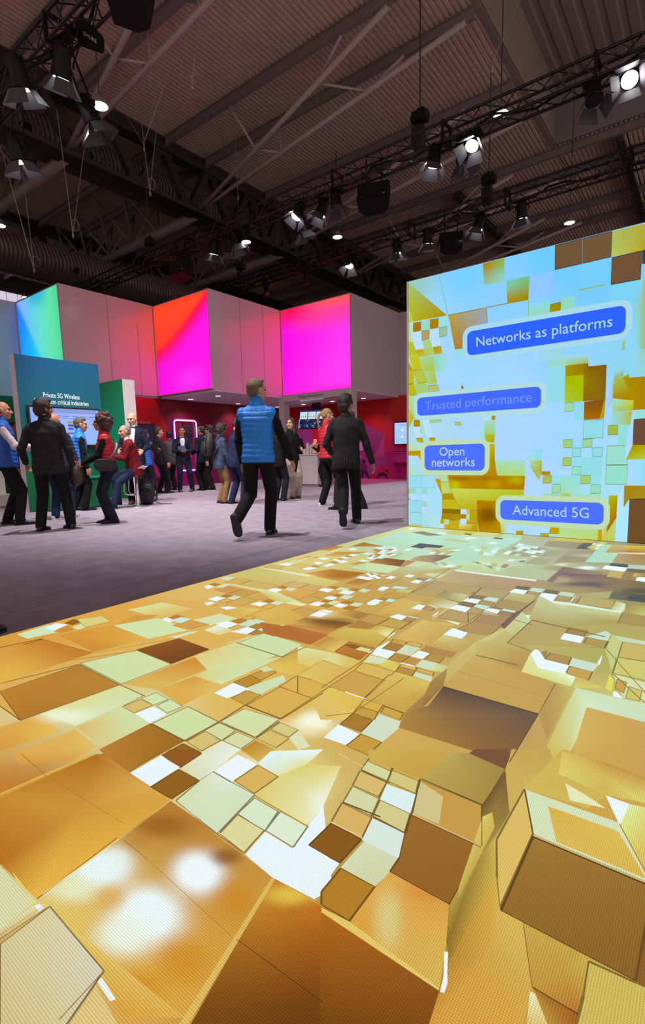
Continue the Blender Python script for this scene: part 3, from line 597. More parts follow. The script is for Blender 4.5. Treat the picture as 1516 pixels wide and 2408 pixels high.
-1713 3278,-1711 3365,-1641 3362,-1632 3272|e8f2ff||1
-1634 3366,-1631 3447,-1581 3446,-1578 3363|c2e6d6|d|3
-1709 3378,-1707 3432,-1624 3431,-1637 3364|a88048|d|4
-1821 3410,-1818 3488,-1764 3488,-1758 3400|e8f2ff||3
-1919 3287,-1914 3374,-1863 3363,-1862 3282|e8f2ff||2
-1806 3258,-1812 3375,-1695 3387,-1705 3263|c8a858|d|5
-1930 3141,-1939 3254,-1806 3258,-1814 3139|c89c4c|d|2
-1666 2765,-1667 2825,-1620 2824,-1622 2769|b8843c|d|1
-1880 2952,-1904 3082,-1824 3077,-1797 2953|c89848|d|2
-1678 2995,-1677 3074,-1574 3095,-1568 2999|c8c070|d|2
-1261 5226,-1275 5547,-964 5575,-954 5204|a89878 a09078 948870 988c74||1
-1278 5560,-1224 5813,-893 5763,-883 5635,-1291 5522|c8b458 ccc060 c8b858 c0a850 b8a050||2
-960 5233,-961 5561,-871 5627,-865 5354,-878 5313,-792 5254|5a5058||2
-885 5329,-868 5487,-817 5731,-761 5690,-806 5227|c4b460 ccc468 d4d48c c8c070 c0b868||3
-879 5551,-864 5646,-845 5585,-863 5518|d8f0f0||4
-829 5428,-824 5583,-774 5576,-787 5466|d8f0f0||4
-816 5285,-806 5402,-769 5410,-775 5264|d8f0f0||4
-778 4640,-789 5237,-774 5576,-707 5615,-675 4672|a8d4bc||5
-684 4681,-702 5147,-603 5206,-590 4713|acd4b8||6
-705 5164,-707 5615,-599 5629,-591 5249|b89c58 c4b05c c0a850 b88c48||6
-591 5249,-599 5629,-419 5679,-390 5320|b87c38 d0c048 d0c040 b88438|g|1
-577 4672,-602 5195,-387 5292,-346 4788|a89868 b89060 a87850 a88c50||1
-605 5217,-390 5320,-382 5232,-607 5168|c8dcb4||7
-986 4473,-990 4819,-794 4880,-778 4640,-837 4589|a89070 9c8c70 a09074 a08c68 a89468||1
-994 4834,-993 5055,-797 5170,-791 4865|9c9870 a09878 9c8c70 b8c090|g|2
-1145 4642,-1160 5020,-1004 5111,-1027 4815|a8a078||1
-1182 4330,-1170 4628,-1023 4633,-1035 4345|a8a47c||1
-1249 3850,-1245 4144,-887 4182,-886 3835|b4bc90||2
-1019 4213,-1012 4359,-897 4381,-891 4201|b0a070 acac78 a09070 a89c70||1
-932 4384,-914 4542,-671 4543,-663 4342,-784 4312|b8bc80 c8c888 948068 a08868 a89878|g|2
-885 3829,-893 4360,-600 4337,-580 4104,-860 4133,-831 3795|8a6860 84685c 9c8464 8c6c58 886460 8c7064||3
-833 3801,-860 4133,-556 4239,-472 4152,-459 3789,-529 3811|b8a070 785858 7a5a58 8c6848 8c7050 74605c|g|4
-458 3783,-468 4154,-294 4170,-265 3818|86704c 8c7048 80683c 6c5838|g|1
-455 3575,-457 3774,-263 3788,-247 3596|6c6450 6c6450 50483c 484440|g|1
-355 3610,-361 3725,-259 3745,-247 3596|48464a||2
-593 4590,-594 4711,-474 4710,-466 4574|4c4a4a||2
-619 4436,-621 4587,-464 4589,-468 4419|e8f2ff||3
-461 4564,-470 4713,-342 4743,-329 4583|b8c8bc||1
-454 4427,-461 4555,-327 4570,-317 4448|70604c||1
-555 4179,-560 4405,-468 4419,-461 4179|bca858||5
-461 4179,-467 4411,-401 4417,-399 4160|98784c||1
-401 4275,-400 4410,-371 4403,-374 4291|c8ac50||2
-374 4291,-371 4403,-342 4404,-340 4301|b0904c||1
-368 4160,-370 4282,-306 4307,-293 4152|e8f2ff||2
-399 4160,-401 4275,-373 4280,-368 4160|a88048||2
-629 3463,-638 3579,-463 3770,-455 3575|b0a468||1
-1247 3372,-1205 3398,-1023 3396,-1025 3238,-1196 3237|b4a06c b0986c b09868 b09c64 b4a068||2
-1010 3488,-1020 3586,-935 3594,-933 3504|74664c|d|4
-1016 3385,-1012 3496,-926 3491,-920 3392|e8f2ff||5
-919 3495,-919 3590,-835 3589,-837 3483|c0d8c0||4
-914 3408,-918 3490,-837 3483,-838 3404|a89460|d|4
-832 3492,-827 3588,-746 3590,-744 3504|74664c|d|1
-832 3408,-829 3494,-735 3492,-728 3312|e8f2ff||1
-735 3492,-738 3585,-649 3587,-646 3487|c4d8b8||1
-728 3384,-731 3488,-651 3478,-651 3396|b09858|d|1
-638 3314,-640 3486,-636 3573,-631 3409|dce8c8||1
-829 3394,-728 3312,-627 3322,-349 3307,-344 3090,-549 2879,-757 2896|c4c890 d0e0c0 c0c488 c8c888 a89848 b09c50 b8a860||6
-732 3332,-632 3346,-351 3319,-352 3288,-722 3288|d8ecd4||7
-598 3354,-605 3544,-414 3543,-410 3356|b8a460|d|2
-409 3351,-411 3545,-354 3498,-349 3307|c8c480 b8a058 dce8c8 d8e8c0||8
-344 3086,-345 3298,-224 3329,-205 3097|a88c48|d|1
-337 3303,-351 3500,-241 3531,-223 3306|a89048 a48c44 b09c50 c8c868||2
-354 3498,-421 3553,-455 3575,-245 3583,-240 3519|a08c4c||9
-1755 2050,-1548 2054,-1544 1896,-1626 1896|b87430 b4702c b06828 b06828||5
-2006 2006,-1755 2050,-1626 1896,-1851 1881|b46c2c||5
-1537 1901,-1538 2041,-1391 2044,-1386 1890|c8903c c0883c d8b858 e0c060|g|1
-1544 2063,-1542 2202,-1277 2295,-1275 2207,-1262 2051|ccac48 d0b850 d4c060 ccb450 c89c40||1
-1587 1849,-1391 1878,-1230 1869,-1207 1862,-1388 1864,-1384 1787,-1382 1683,-1455 1692|d8dca0 dcd890 dcbc58 d8b050 d4cc80 d8d890 dcc860 dcc468||4
-1390 1896,-1405 2044,-1258 2045,-1245 1961,-1237 1880|bc7828 b87830 bc8034 b87428 b46c24|d|2
-1399 1985,-1388 2019,-1325 2026,-1322 1976|8a5c24||3
-1324 1974,-1317 2014,-1257 2017,-1248 1976|d8d890||4
-1546 2345,-1551 2487,-1419 2476,-1419 2339|c4984c|d|3
-1542 2224,-1541 2337,-1417 2329,-1414 2266|b0803c||2
-1416 2340,-1414 2468,-1287 2482,-1282 2354|c4a04c|d|3
-1419 2262,-1411 2332,-1303 2340,-1275 2207|ccac48 ccb450 dcc860 e8e4a0|g|3
-1433 2502,-1418 2562,-1349 2565,-1345 2482|e8f2ff||2
-1340 2493,-1343 2554,-1282 2554,-1287 2482|b88c44|d|3
-1230 2209,-1247 2554,-1047 2542,-1048 2248,-1083 2207|d8b458 d8b860 c8a050 c8a04c d0a850||2
-1192 2638,-1195 2797,-1081 2820,-1015 2650|b8985c|d|2
-1042 2235,-1049 2303,-1041 2483,-938 2396,-860 2375,-898 2213|c8a048 d0b860 d8d4a0 c8b458 c0a050 c49c48||2
-1052 2406,-1052 2517,-959 2497,-950 2397|e8f2ff||3
-1276 2197,-1277 2295,-1267 2267,-1267 2193|e8f2ff||2
-1248 1967,-1248 2082,-1240 2063,-1240 1984|e8f2ff||5
-1222 1960,-1242 2030,-1243 2163,-1233 2151,-1219 2054|ecf0e4||6
-1226 1966,-1222 2060,-1144 2054,-1135 1964|e8f2ff||7
-1219 2054,-1222 2149,-1145 2147,-1147 2060|a87c34|d|8
-1222 2149,-1237 2198,-1158 2201,-1146 2150|c89c44|d|1
-1159 2210,-1084 2215,-1071 2171,-1149 2172|d0b058|d|3
-1138 2050,-1149 2166,-1068 2165,-1064 2052|ccd8b4||9
-1061 2051,-1059 2134,-1001 2135,-999 2049|e8f2ff||1
-1130 1960,-1133 2040,-1061 2046,-1063 1960|b4883c|d|1
-1060 1962,-1058 2040,-1001 2040,-997 1960|c08c3c||1
-993 1963,-997 2043,-924 2048,-917 1959|ccdcb8||1
-995 2052,-995 2130,-922 2125,-919 2050|b8903c|d|1
-917 1959,-922 2044,-869 2041,-848 1979|d4d890 d0d890 ccc070 d0cc78||1
-1208 1869,-1223 1957,-1132 1958,-1131 1891|d4dcb4||1
-1064 1962,-997 1964,-992 1950,-1058 1946|e8f2ff||2
-1037 1862,-1049 1918,-969 1916,-956 1864|b88c38|d|1
-970 1922,-975 1954,-894 1947,-885 1913|d4ac4c|d|1
-1049 1918,-1051 1950,-979 1951,-972 1921|dcb454|d|3
-954 1865,-964 1906,-883 1908,-866 1855|ccdcb4||1
-1055 2139,-1061 2213,-898 2213,-900 2132,-998 2129|b48440||2
-1129 1878,-1133 1950,-1062 1953,-1042 1866|e0c84c dccc68 d8b84c e0c850|g|1
-1194 1769,-1207 1862,-1042 1860,-1021 1761|d8b454|d|1
-1193 1586,-1195 1761,-1023 1759,-1017 1574|cca048|d|1
-1362 1585,-1374 1770,-1196 1767,-1194 1579|dcc060 d8b860 dcb054 dcb450|g|5
-1384 1787,-1375 1865,-1215 1856,-1196 1767|d8dca0 d8d080 dcb850 e0b84c|g|5
-1187 1462,-1189 1577,-1017 1574,-1004 1514,-972 1413,-1062 1350|dcbc64 dcc050 e0b848 e0b848 e4c868 dcb860||2
-1364 1583,-1285 1586,-1189 1577,-1187 1462,-1262 1461|d8ac48|d|6
-1014 1577,-1035 1857,-866 1849,-838 1738,-840 1578|d0a84c d8bc54 d8bc58 c8a044 c89c40||2
-838 1579,-838 1738,-866 1849,-867 2028,-808 1852,-798 1637,-791 1525|a8803c a8803c a07838 ac8844 9c7434 946c34 b08040||3
-1002 1515,-1015 1570,-931 1575,-918 1518|d8ac44|d|1
-989 1453,-1002 1510,-917 1514,-902 1462|c89c3c|d|3
-909 1520,-921 1566,-839 1568,-826 1515|d0a040|d|1
-983 1266,-989 1362,-896 1352,-890 1271|e8f2ff||1
-985 1364,-990 1459,-904 1456,-897 1367|a87828|d|4
-894 1361,-908 1507,-819 1506,-802 1459,-806 1357|d0dcc0||1
-893 1269,-890 1356,-807 1352,-807 1265|c89838|d|2
-878 2076,-876 2388,-826 2661,-792 2625,-818 2233,-811 1854|ccb060 d0bc70 ccc880 c4b468 ccac58 c8a858||5
-814 2236,-792 2625,-621 2429,-586 2168|c0ac58 c0b468 c09c48 b88c44|g|6
-876 2388,-743 2467,-617 2431,-611 2374,-812 2231|c4b468 c0ac58 b89850 b88c48 c4ac58||7
-807 1857,-812 2231,-582 2170,-445 2130,-437 1840|c8a04c c8a854 c49848 c09848 c49c48||6
-807 1846,-436 1837,-431 1485,-805 1465,-835 1568,-788 1667|5c4434 685040 8a6028 b08038 a8803c 8a6840||4
-436 1837,-445 2130,-375 2100,-370 1683|b89048 b89850 c8b058 b89048||1
-743 2467,-737 2885,-341 2764,-340 2656|b8a058|d|7
-590 2165,-614 2402,-540 2246,-429 2250,-390 2240,-385 2133|d8d480 dce098 e0e4a0 e0e094 e8f4d8 d4d880||7
-538 2749,-542 2869,-454 2869,-452 2767|a08048|d|8
-542 2664,-543 2765,-450 2761,-447 2660|e8f2ff||9
-442 2767,-377 2913,-347 2877,-346 2761|c8dcc4||8
-436 2667,-438 2762,-346 2761,-344 2654|b09040|d|8
-610 2389,-609 2458,-589 2450,-541 2357,-437 2349,-429 2250,-540 2246|e8f2ff||8
-540 2363,-540 2452,-448 2449,-442 2352|b08c48|d|9
-437 2349,-442 2444,-333 2434,-342 2335|c8dcc8||1
-432 2261,-433 2339,-342 2335,-341 2237|c49c48|d|8
-342 2441,-339 2559,-331 2477,-331 2427|e8f8f0||2
-576 2443,-554 2468,-540 2363|a07844||9
-388 2249,-366 2244,-341 2233,-273 2193,-377 2131|d0b050 d0b050 ccac48 d4c850 d4cc70||1
-285 2792,-179 2797,-162 2587,-277 2571|c8b058|d|1
-279 2564,-161 2579,-143 2362,-274 2369|ccc464|d|1
-341 2655,-339 2853,-285 2795,-274 2369|c4c878||1
-346 2867,-197 2861,-180 2806,-285 2792|c4d4b0||1
-269 2360,-141 2340,-124 2131,-208 2148|d4dca4 d4dcac d0d494 d0d494||1
-247 2314,-212 2303,-210 2192,-242 2214|c8a040|d|2
-200 2265,-155 2252,-153 2150,-198 2149|d0c060|d|2
-245 2183,-233 2187,-204 2138,-239 2138|e8f2ff||1
-280 2353,-258 2294,-248 2177,-273 2193|dcd84c||1
-361 1645,-370 2136,-304 1996,-291 1739,-281 1492|d0b850 ccd898 d4e4c0 d8dc98 d4b448||1
-370 2136,-124 2134,-112 1990,-303 1992|ccdcac c8dcb8 c8d8b0 d4e4c8||2
-305 1985,-112 1986,-79 1590,-294 1582,-291 1739|d0a850 cc9c4c c89848 d0a84c d4b050||2
-1562 481,-1529 757,-1257 769,-1146 763,-1115 390,-1294 382|c88828 b06c18 dca848 d8a038 e8b440 b86c14||2
-1532 755,-1515 774,-1351 766,-1248 763,-1146 763,-1391 753|b87424 b87424 c89040 e0b860 e0b04c c08028||3
-1562 481,-1529 757,-1550 750,-1578 487|e0b048||1
-1351 766,-1351 876,-1249 874,-1244 766|e8f2ff||4
-1241 764,-1242 865,-1148 867,-1146 767|946018|d|4
-1350 880,-1355 916,-1297 958,-1252 961,-1251 876|90581a||2
-1243 872,-1247 957,-1164 1001,-1147 920,-1148 867|dcd8b4 e0e0c4 e4ecdc e0e4cc d8d8ac||3
-1145 922,-1150 1025,-1064 1025,-1064 918|ecf2fc||1
-1060 927,-1057 1023,-967 1018,-971 922|d8b058|d|1
-1065 1031,-1075 1101,-942 1209,-935 1117,-973 1020|dcecec e0f0f0 e8f4f4 e4dc90 e0e0b4||2
-965 921,-966 1016,-935 1117,-843 1169,-780 995,-771 913|dcc868 dcd080 d8cc68 e0d480 f0f4e4 e8e4ac||1
-1130 770,-1146 866,-1147 920,-1064 918,-967 919,-939 755|d4dcb0 d4dcb0 dce4d0 dce4d0 d4dcb8 d0dcb8|d|1
-951 837,-958 909,-867 907,-846 831|d8e4c4|d|1
-935 759,-948 834,-849 834,-838 752|dcd494|d|2
-832 750,-843 832,-752 831,-769 915,-780 995,-604 796,-620 751,-735 739|e8f2ff||2
-847 836,-862 910,-767 912,-752 835|dce8cc|d|3
-1105 391,-1142 761,-729 740,-656 436|e0c060 b87c2c c89038 d8a038|G|1
-1105 391,-656 436,-742 372,-846 395,-1074 399|e4cc70 dcac48 d89c34 d8a840 e0c868||2
-1287 379,-1110 384,-1101 311|d8d4a4||1
-1207 385,-1110 384,-1078 385,-1100 382,-1241 390|e0d470||3
-1099 310,-1104 379,-1074 399,-1066 298|d8c890 e4dcb0 dcc478 c89c48||4
-1101 380,-1097 389,-1081 389,-1079 379|e8f2ff||5
-1066 298,-1073 399,-846 395,-806 294,-889 232|d4c48c d8cc9c d4ccb4 d4c48c d0bc80|d|3
-841 377,-838 386,-781 381,-786 373|ecf4e8||3
-801 297,-833 372,-720 358|dcc07c||1
-636 420,-728 742,-588 745,-450 558|78450e c88020 b46414 6c3c0c|G|1
-655 417,-733 737,-725 741,-642 427|dcb458||2
-594 742,-325 741,-313 659,-455 554|b46814 8c5014 7c480c 704008||2
-529 752,-529 853,-524 911,-379 911,-355 844,-325 740|dc9c34 e0a848 dca048 d89c3c dcac48 d4b050|G|1
-595 744,-529 752,-325 740,-325 735,-589 735|e4c460||3
-619 775,-621 852,-531 855,-530 753,-600 750|b47c20|d|3
-682 858,-632 863,-624 782|e8f2ff||3
-628 954,-649 1034,-553 1036,-526 955|d8e4d8||1
-623 854,-622 954,-526 955,-522 912,-531 855|d4d8ac d4d8b0 d0d4b0 d0d0a0 d0d0a0||1
-725 863,-724 961,-630 954,-632 863|8a5816|d|3
-727 959,-746 1035,-649 1034,-632 960|d8b060|d|4
-745 1038,-762 1111,-671 1109,-653 1041|d4d4a0|d|1
-764 1115,-783 1184,-689 1182,-677 1116|d8b868|d|1
-784 1192,-791 1239,-705 1235,-691 1191|d4d49c|d|1
-667 1107,-686 1177,-597 1184,-574 1107|dcecec||1
-651 1042,-667 1107,-574 1107,-554 1038|d4c888|d|1
-691 1191,-705 1242,-617 1243,-599 1188|d4c478|d|1
-791 1239,-794 1257,-713 1255,-705 1235|d0a84c|d|1
-705 1242,-710 1264,-617 1258,-617 1243|d0a848|d|1
-552 1035,-572 1109,-381 1108,-379 911,-524 911,-526 959|9c6824 9c6824 986420 946020 986420 986420|d|2
-570 1111,-617 1250,-432 1249,-381 1108|c89840|d|1
-568 1112,-613 1244,-531 1221,-496 1116|d0c084||2
-800 1253,-819 1296,-607 1425,-612 1253|ccac48 ccac48 c8a040 c89c40|g|3
-614 1258,-604 1427,-549 1459,-431 1443,-432 1249|b8a048 bca850 b09048 a08438 a88c3c||1
-549 1459,-541 1493,-453 1556,-438 1510,-431 1443|7a5030||5
-432 1249,-429 1438,-363 1264,-361 1156,-327 1047,-330 796,-349 826,-379 911,-381 1108|745428 745028 8c7434 d0b850 ccac44 a87c28 8c6c24 b89c38 ccb44c||3
-415 1208,-400 1238,-377 1188,-370 934,-380 959|dcc860 d4bc54 d0b048 c0a040 c8b04c||4
-428 1445,-447 1559,-348 1630,-329 1561,-358 1383,-363 1264|ccac50 c8a448 c4a048 c8a04c d0b058 ccac50||5
-359 1149,-358 1383,-292 1219,-291 964,-321 1037|dcb85c|d|6
-331 1572,-315 1653,-85 1659,-73 1513,-170 1485,-199 1402,-358 1383|d0b048 d0a848 cc9c44 d0a848 d4b04c d0b450 d0b450||6
-296 1509,-315 1639,-183 1652,-83 1637,-73 1513,-171 1489|d8cc68 d8bc54 c88c38 c89040 d8d068 d4b04c||7
-358 1383,-125 1388,-49 1228,-48 1215,-292 1219|d4dcb4||6
-287 1348,-123 1354,-53 1228,-239 1227|d8ac3c dcbc50 d8b048 dcb850||7
-272 1478,-213 1454,-162 1428,-244 1406|e4e4b0||7
-170 1485,-114 1483,-111 1436,-124 1380|eaf4ff||7
-122 1381,-114 1483,-71 1494,-50 1234|dce070 d8e8a0 dcd468 d8a840||8
-289 1217,-49 1218,-42 1136,-47 960,-287 960|a07428 966c28 946824 8c6020 946824|d|7
-42 1136,-27 958,-47 959|8a5c20||1
-330 796,-326 1044,-289 959,-244 959,-193 838,-188 751,-313 659,-324 744|b88828 d8a83c d8b050 d8b454 d0a848 d8a03c d49838 c88c2c||8
-244 959,-142 963,-121 950,-116 873,-119 842,-194 842|c8a444 c8a03c c8ac48 c08c34 b87424 c49438||1
-121 950,-47 957,-27 958,-20 875,-118 803,-117 877|ccb454|d|2
-193 840,-119 842,-115 805,-157 774,-185 831|a87424 a05818 a86420 c89c40 b88430||3
-194 829,-186 831,-147 781,-181 756|e8e4b8 e4e0a8 d8b858 d8a83c||9
-346 808,-340 811,-325 773,-317 756,-315 737,-322 734,-328 762|f0f4f0||9
-1744 613,-1556 607,-1555 606,-1743 611|7c5420||2
-1556 607,-1172 634,-1171 633,-1555 606|a06818||3
-1117 601,-1015 601,-1015 600,-1117 600|7c5420||2
-1015 601,-700 586,-700 585,-1015 600|a87428||2
-690 588,-479 597,-479 596,-690 587|4c2a08||3
-1117 390,-1139 595,-1135 595,-1113 390|b4701c||3
-1119 403,-1130 596,-1128 596,-1117 403|f0dc90||4
-1569 484,-1532 761,-1528 760,-1566 483|b87828||4
-1079 302,-1074 399,-1072 398,-1077 302|8c5c20||5
-1088 306,-1085 388,-1084 388,-1087 306|a07030||6
-845 395,-829 304,-831 304,-847 395|a8642c||4
-1141 761,-838 753,-837 749,-1139 757|a87838||3
-1139 767,-841 759,-841 757,-1138 766|ecdcb0||3
-965 918,-770 912,-768 908,-963 913|c08c28||4
-2394 789,-2303 1093,-2295 1090,-2387 787|8c5c1c||1
-2170 707,-1978 706,-1974 703,-2166 704|4c3010||1
-2307 1101,-1938 1088,-1932 1082,-2298 1094|b09858||1
-2309 1107,-1940 1094,-1937 1091,-2306 1104|6c4818||2
-1938 1088,-1760 1089,-1755 1084,-1932 1083|8c6420||2
-1763 1091,-1752 989,-1757 991,-1768 1093|a07830||3
-1556 976,-1356 979,-1352 973,-1551 971|7c5828||2
-1546 1135,-1357 1129,-1355 1127,-1544 1132|8c7028||1
-1358 1128,-1174 1133,-1170 1127,-1353 1121|907438||2
-1360 1132,-1370 1271,-1362 1266,-1352 1128|8c6828||4
-1358 978,-1360 1127,-1352 1123,-1351 975|8c6828||3
-1369 1272,-1183 1276,-1179 1269,-1363 1265|7c5820||5
-1184 1273,-1181 1523,-1175 1520,-1179 1271|8c6420||3
-1177 1134,-1180 1257,-1173 1254,-1170 1130|8c6828||2
-2803 1150,-2379 1208,-2375 1205,-2797 1147|9c6018||2
-2867 964,-2816 1155,-2805 1151,-2857 961|7c5010||1
-2810 1055,-2805 1150,-2795 1146,-2800 1052|7c5010||2
-2401 1070,-2225 1348,-2217 1343,-2393 1067|b8842c||2
-2381 1209,-2216 1546,-2208 1540,-2373 1205|c8943c||1
-1886 1713,-1552 1703,-1548 1697,-1880 1707|7c6428||4
-1561 1696,-1546 1873,-1540 1867,-1555 1692|8c6c2c||5
-1921 1671,-1866 1866,-1860 1861,-1915 1666|e8dca0||5
-888 1221,-740 1200,-739 1197,-887 1217|e0c880||2
-782 1190,-681 1188,-680 1184,-781 1185|6c4c20||1
-746 1041,-633 1053,-632 1048,-744 1036|6c4c20||2
-728 961,-632 962,-631 958,-726 956|dcc88c||5
-727 955,-632 957,-632 955,-727 953|5c3c14||4
-649 1041,-550 1039,-549 1035,-648 1037|6c4c20||3
-706 1246,-650 1033,-653 1032,-709 1246|7c5c28||3
-615 1256,-548 1037,-551 1036,-618 1255|6c4c20||4
-570 1112,-381 1110,-381 1105,-568 1106|d0b070||5
-570 1105,-381 1104,-381 1102,-569 1103|4c3010||5
-614 1258,-430 1253,-430 1249,-613 1254|5c4418||4
-431 1250,-380 1108,-382 1107,-433 1249|6c5020||6
-356 1385,-289 1219,-292 1216,-359 1381|6c4c20||7
-290 1221,-52 1221,-53 1214,-290 1213|c8b070||8
-290 1213,-52 1212,-52 1209,-289 1209|3c2810||8
-289 1215,-286 962,-289 961,-292 1215|5c3c14||9
-287 961,-47 960,-47 959,-287 959|6c4818||9
-430 1443,-428 1247,-430 1247,-432 1444|6c5020||4
-379 911,-349 826,-350 826,-380 911|8c6420||2
-124 1386,-49 1235,-51 1233,-125 1382|a8742c||9
-240 956,-193 841,-194 840,-241 955|7c5820||2
-193 841,-118 841,-119 839,-194 839|5c3c14||4
-120 950,-115 869,-116 869,-122 950|7c5820||3
-808 1849,-437 1840,-436 1834,-806 1842|4c3828||5
-438 1838,-446 2128,-442 2125,-435 1836|6c5428||2
-434 1833,-430 1487,-433 1489,-437 1835|5c4424||6
-814 2236,-627 2231,-625 2221,-811 2226|7c6430||8
-734 2880,-740 2464,-745 2470,-740 2889|7c6834||7
-739 2892,-364 2826,-363 2813,-736 2877|746434||9
-744 2471,-616 2430,-615 2422,-742 2463|7c6834||8
-812 2015,-440 1992,-440 1989,-811 2011|a88040||7
-282 2785,-268 2371,-272 2372,-287 2786|7c6830||2
-339 2661,-142 2242,-144 2236,-340 2652|8c7434||3
-268 2364,-134 2146,-135 2139,-269 2356|7c6c34||3
-1214 1556,-1221 1875,-1215 1870,-1209 1552|8c6424||7
-1221 1875,-1300 2330,-1293 2324,-1215 1870|8c6424||6
-1113 1583,-1014 1580,-1011 1572,-1109 1575|e4e8d8||3
-1021 1580,-1048 1829,-1043 1825,-1016 1577|7c5c20||4
-840 1560,-926 1567,-929 1574,-842 1567|7c5c20||2
-991 1461,-978 1826,-974 1822,-988 1458|8c6828||4
-1062 1384,-991 1461,-989 1458,-1059 1380|8c6828||5
-1565 3030,-1637 3845,-1627 3829,-1557 3020|8c7440||4
-1206 3399,-1176 3083,-1186 3098,-1217 3417|706040||4
-855 2710,-830 3300,-822 3283,-847 2698|6c5840||4
-1297 3023,-709 2803,-708 2794,-1293 3011|7c6840||8"""
FLOOR_GLOWS = """-2260 3158 105 65 61 -87 a86820 0.8
-1664 2239 107 71 39 -53 74501e 0.85
-1793 2323 51 33 38 -50 f0ecd0 0.5
-723 4417 65 40 13 -74 e0f4ec 1
-918 4440 30 18 13 -60 d8e8c0 0.9
-656 3869 141 89 13 -70 54484e 0.8
-794 3932 40 25 18 -83 b8a878 0.6
-325 3858 89 57 7 -74 4c4838 0.8
-260 3333 35 23 4 -43 d8f0c8 0.8
-361 3380 16 11 11 -88 e8f8e8 0.8
-1025 2375 38 26 31 -72 e8f4e4 0.7
-1064 1296 74 52 37 -46 f4ecb8 0.9
-1876 816 74 52 50 -24 ecf0d0 0.9
-1096 976 65 46 33 -31 f0f4e8 0.7
-913 1044 57 41 48 -57 ecdc80 0.8
-1085 1334 38 27 35 -45 f4f8e8 0.8
-1081 518 54 39 53 -30 e8f4f0 1.15
-1070 560 25 18 35 -21 e8f4f0 0.7
-1075 453 43 32 33 -16 e4e8c0 0.9
-884 649 43 31 44 -35 f0f8fc 1.3
-885 514 55 40 54 -36 eaf6f4 1.3
-882 457 42 31 36 -22 e8f0dc 1
-1081 689 60 43 35 -25 9c6018 0.9
-1084 616 26 19 25 -16 b87820 0.5
-865 717 29 21 19 -17 845010 0.8
-757 651 38 28 34 -32 cc8820 0.9
-741 497 40 29 35 -27 d08c1c 0.9
-763 414 35 26 28 -18 d48c18 0.9
-987 490 27 20 29 -17 dca030 0.7
-666 731 45 33 15 -18 e4c040 0.9
-602 733 29 21 18 -23 c87418 0.6
-469 806 21 16 32 -55 d8c880 0.9
-438 910 30 22 12 -24 d88428 0.6"""
FLOOR_BASE = """-2988 1009 d89a38
-3022 1501 e0a23e
-2894 2417 d8b860
-2723 3567 d4c878
-2951 5621 d0d890
-1566 4066 c0d8a8
-2110 4383 b8d8b8
-1323 5091 b0b890
-781 5165 a89870
-415 5380 a08850
-280 3819 907040
-768 3507 a89060
-1313 3416 b09860
-1712 2903 c8a050
-2076 2433 d8a848
-2258 1574 dcb050
-2045 660 e0a848
-1646 940 d8d498
-1371 1328 e0b450
-1332 1859 d0a848
-1178 2451 c0a050
-677 2304 c0a860
-281 2573 b0a850
-142 1994 c8c070
-566 1697 c09850
-848 1431 d0a850
-1528 469 c07820
-978 525 e0b048
-939 892 e8d88c
-1100 310 d8c888
-899 306 d8c888
-773 398 d8a040
-525 581 8a4e0c
-421 704 8a4e10
-464 970 b88c34
-366 1119 c8a840
-232 843 cca040
-70 917 c8a848
-215 1315 d0a040"""
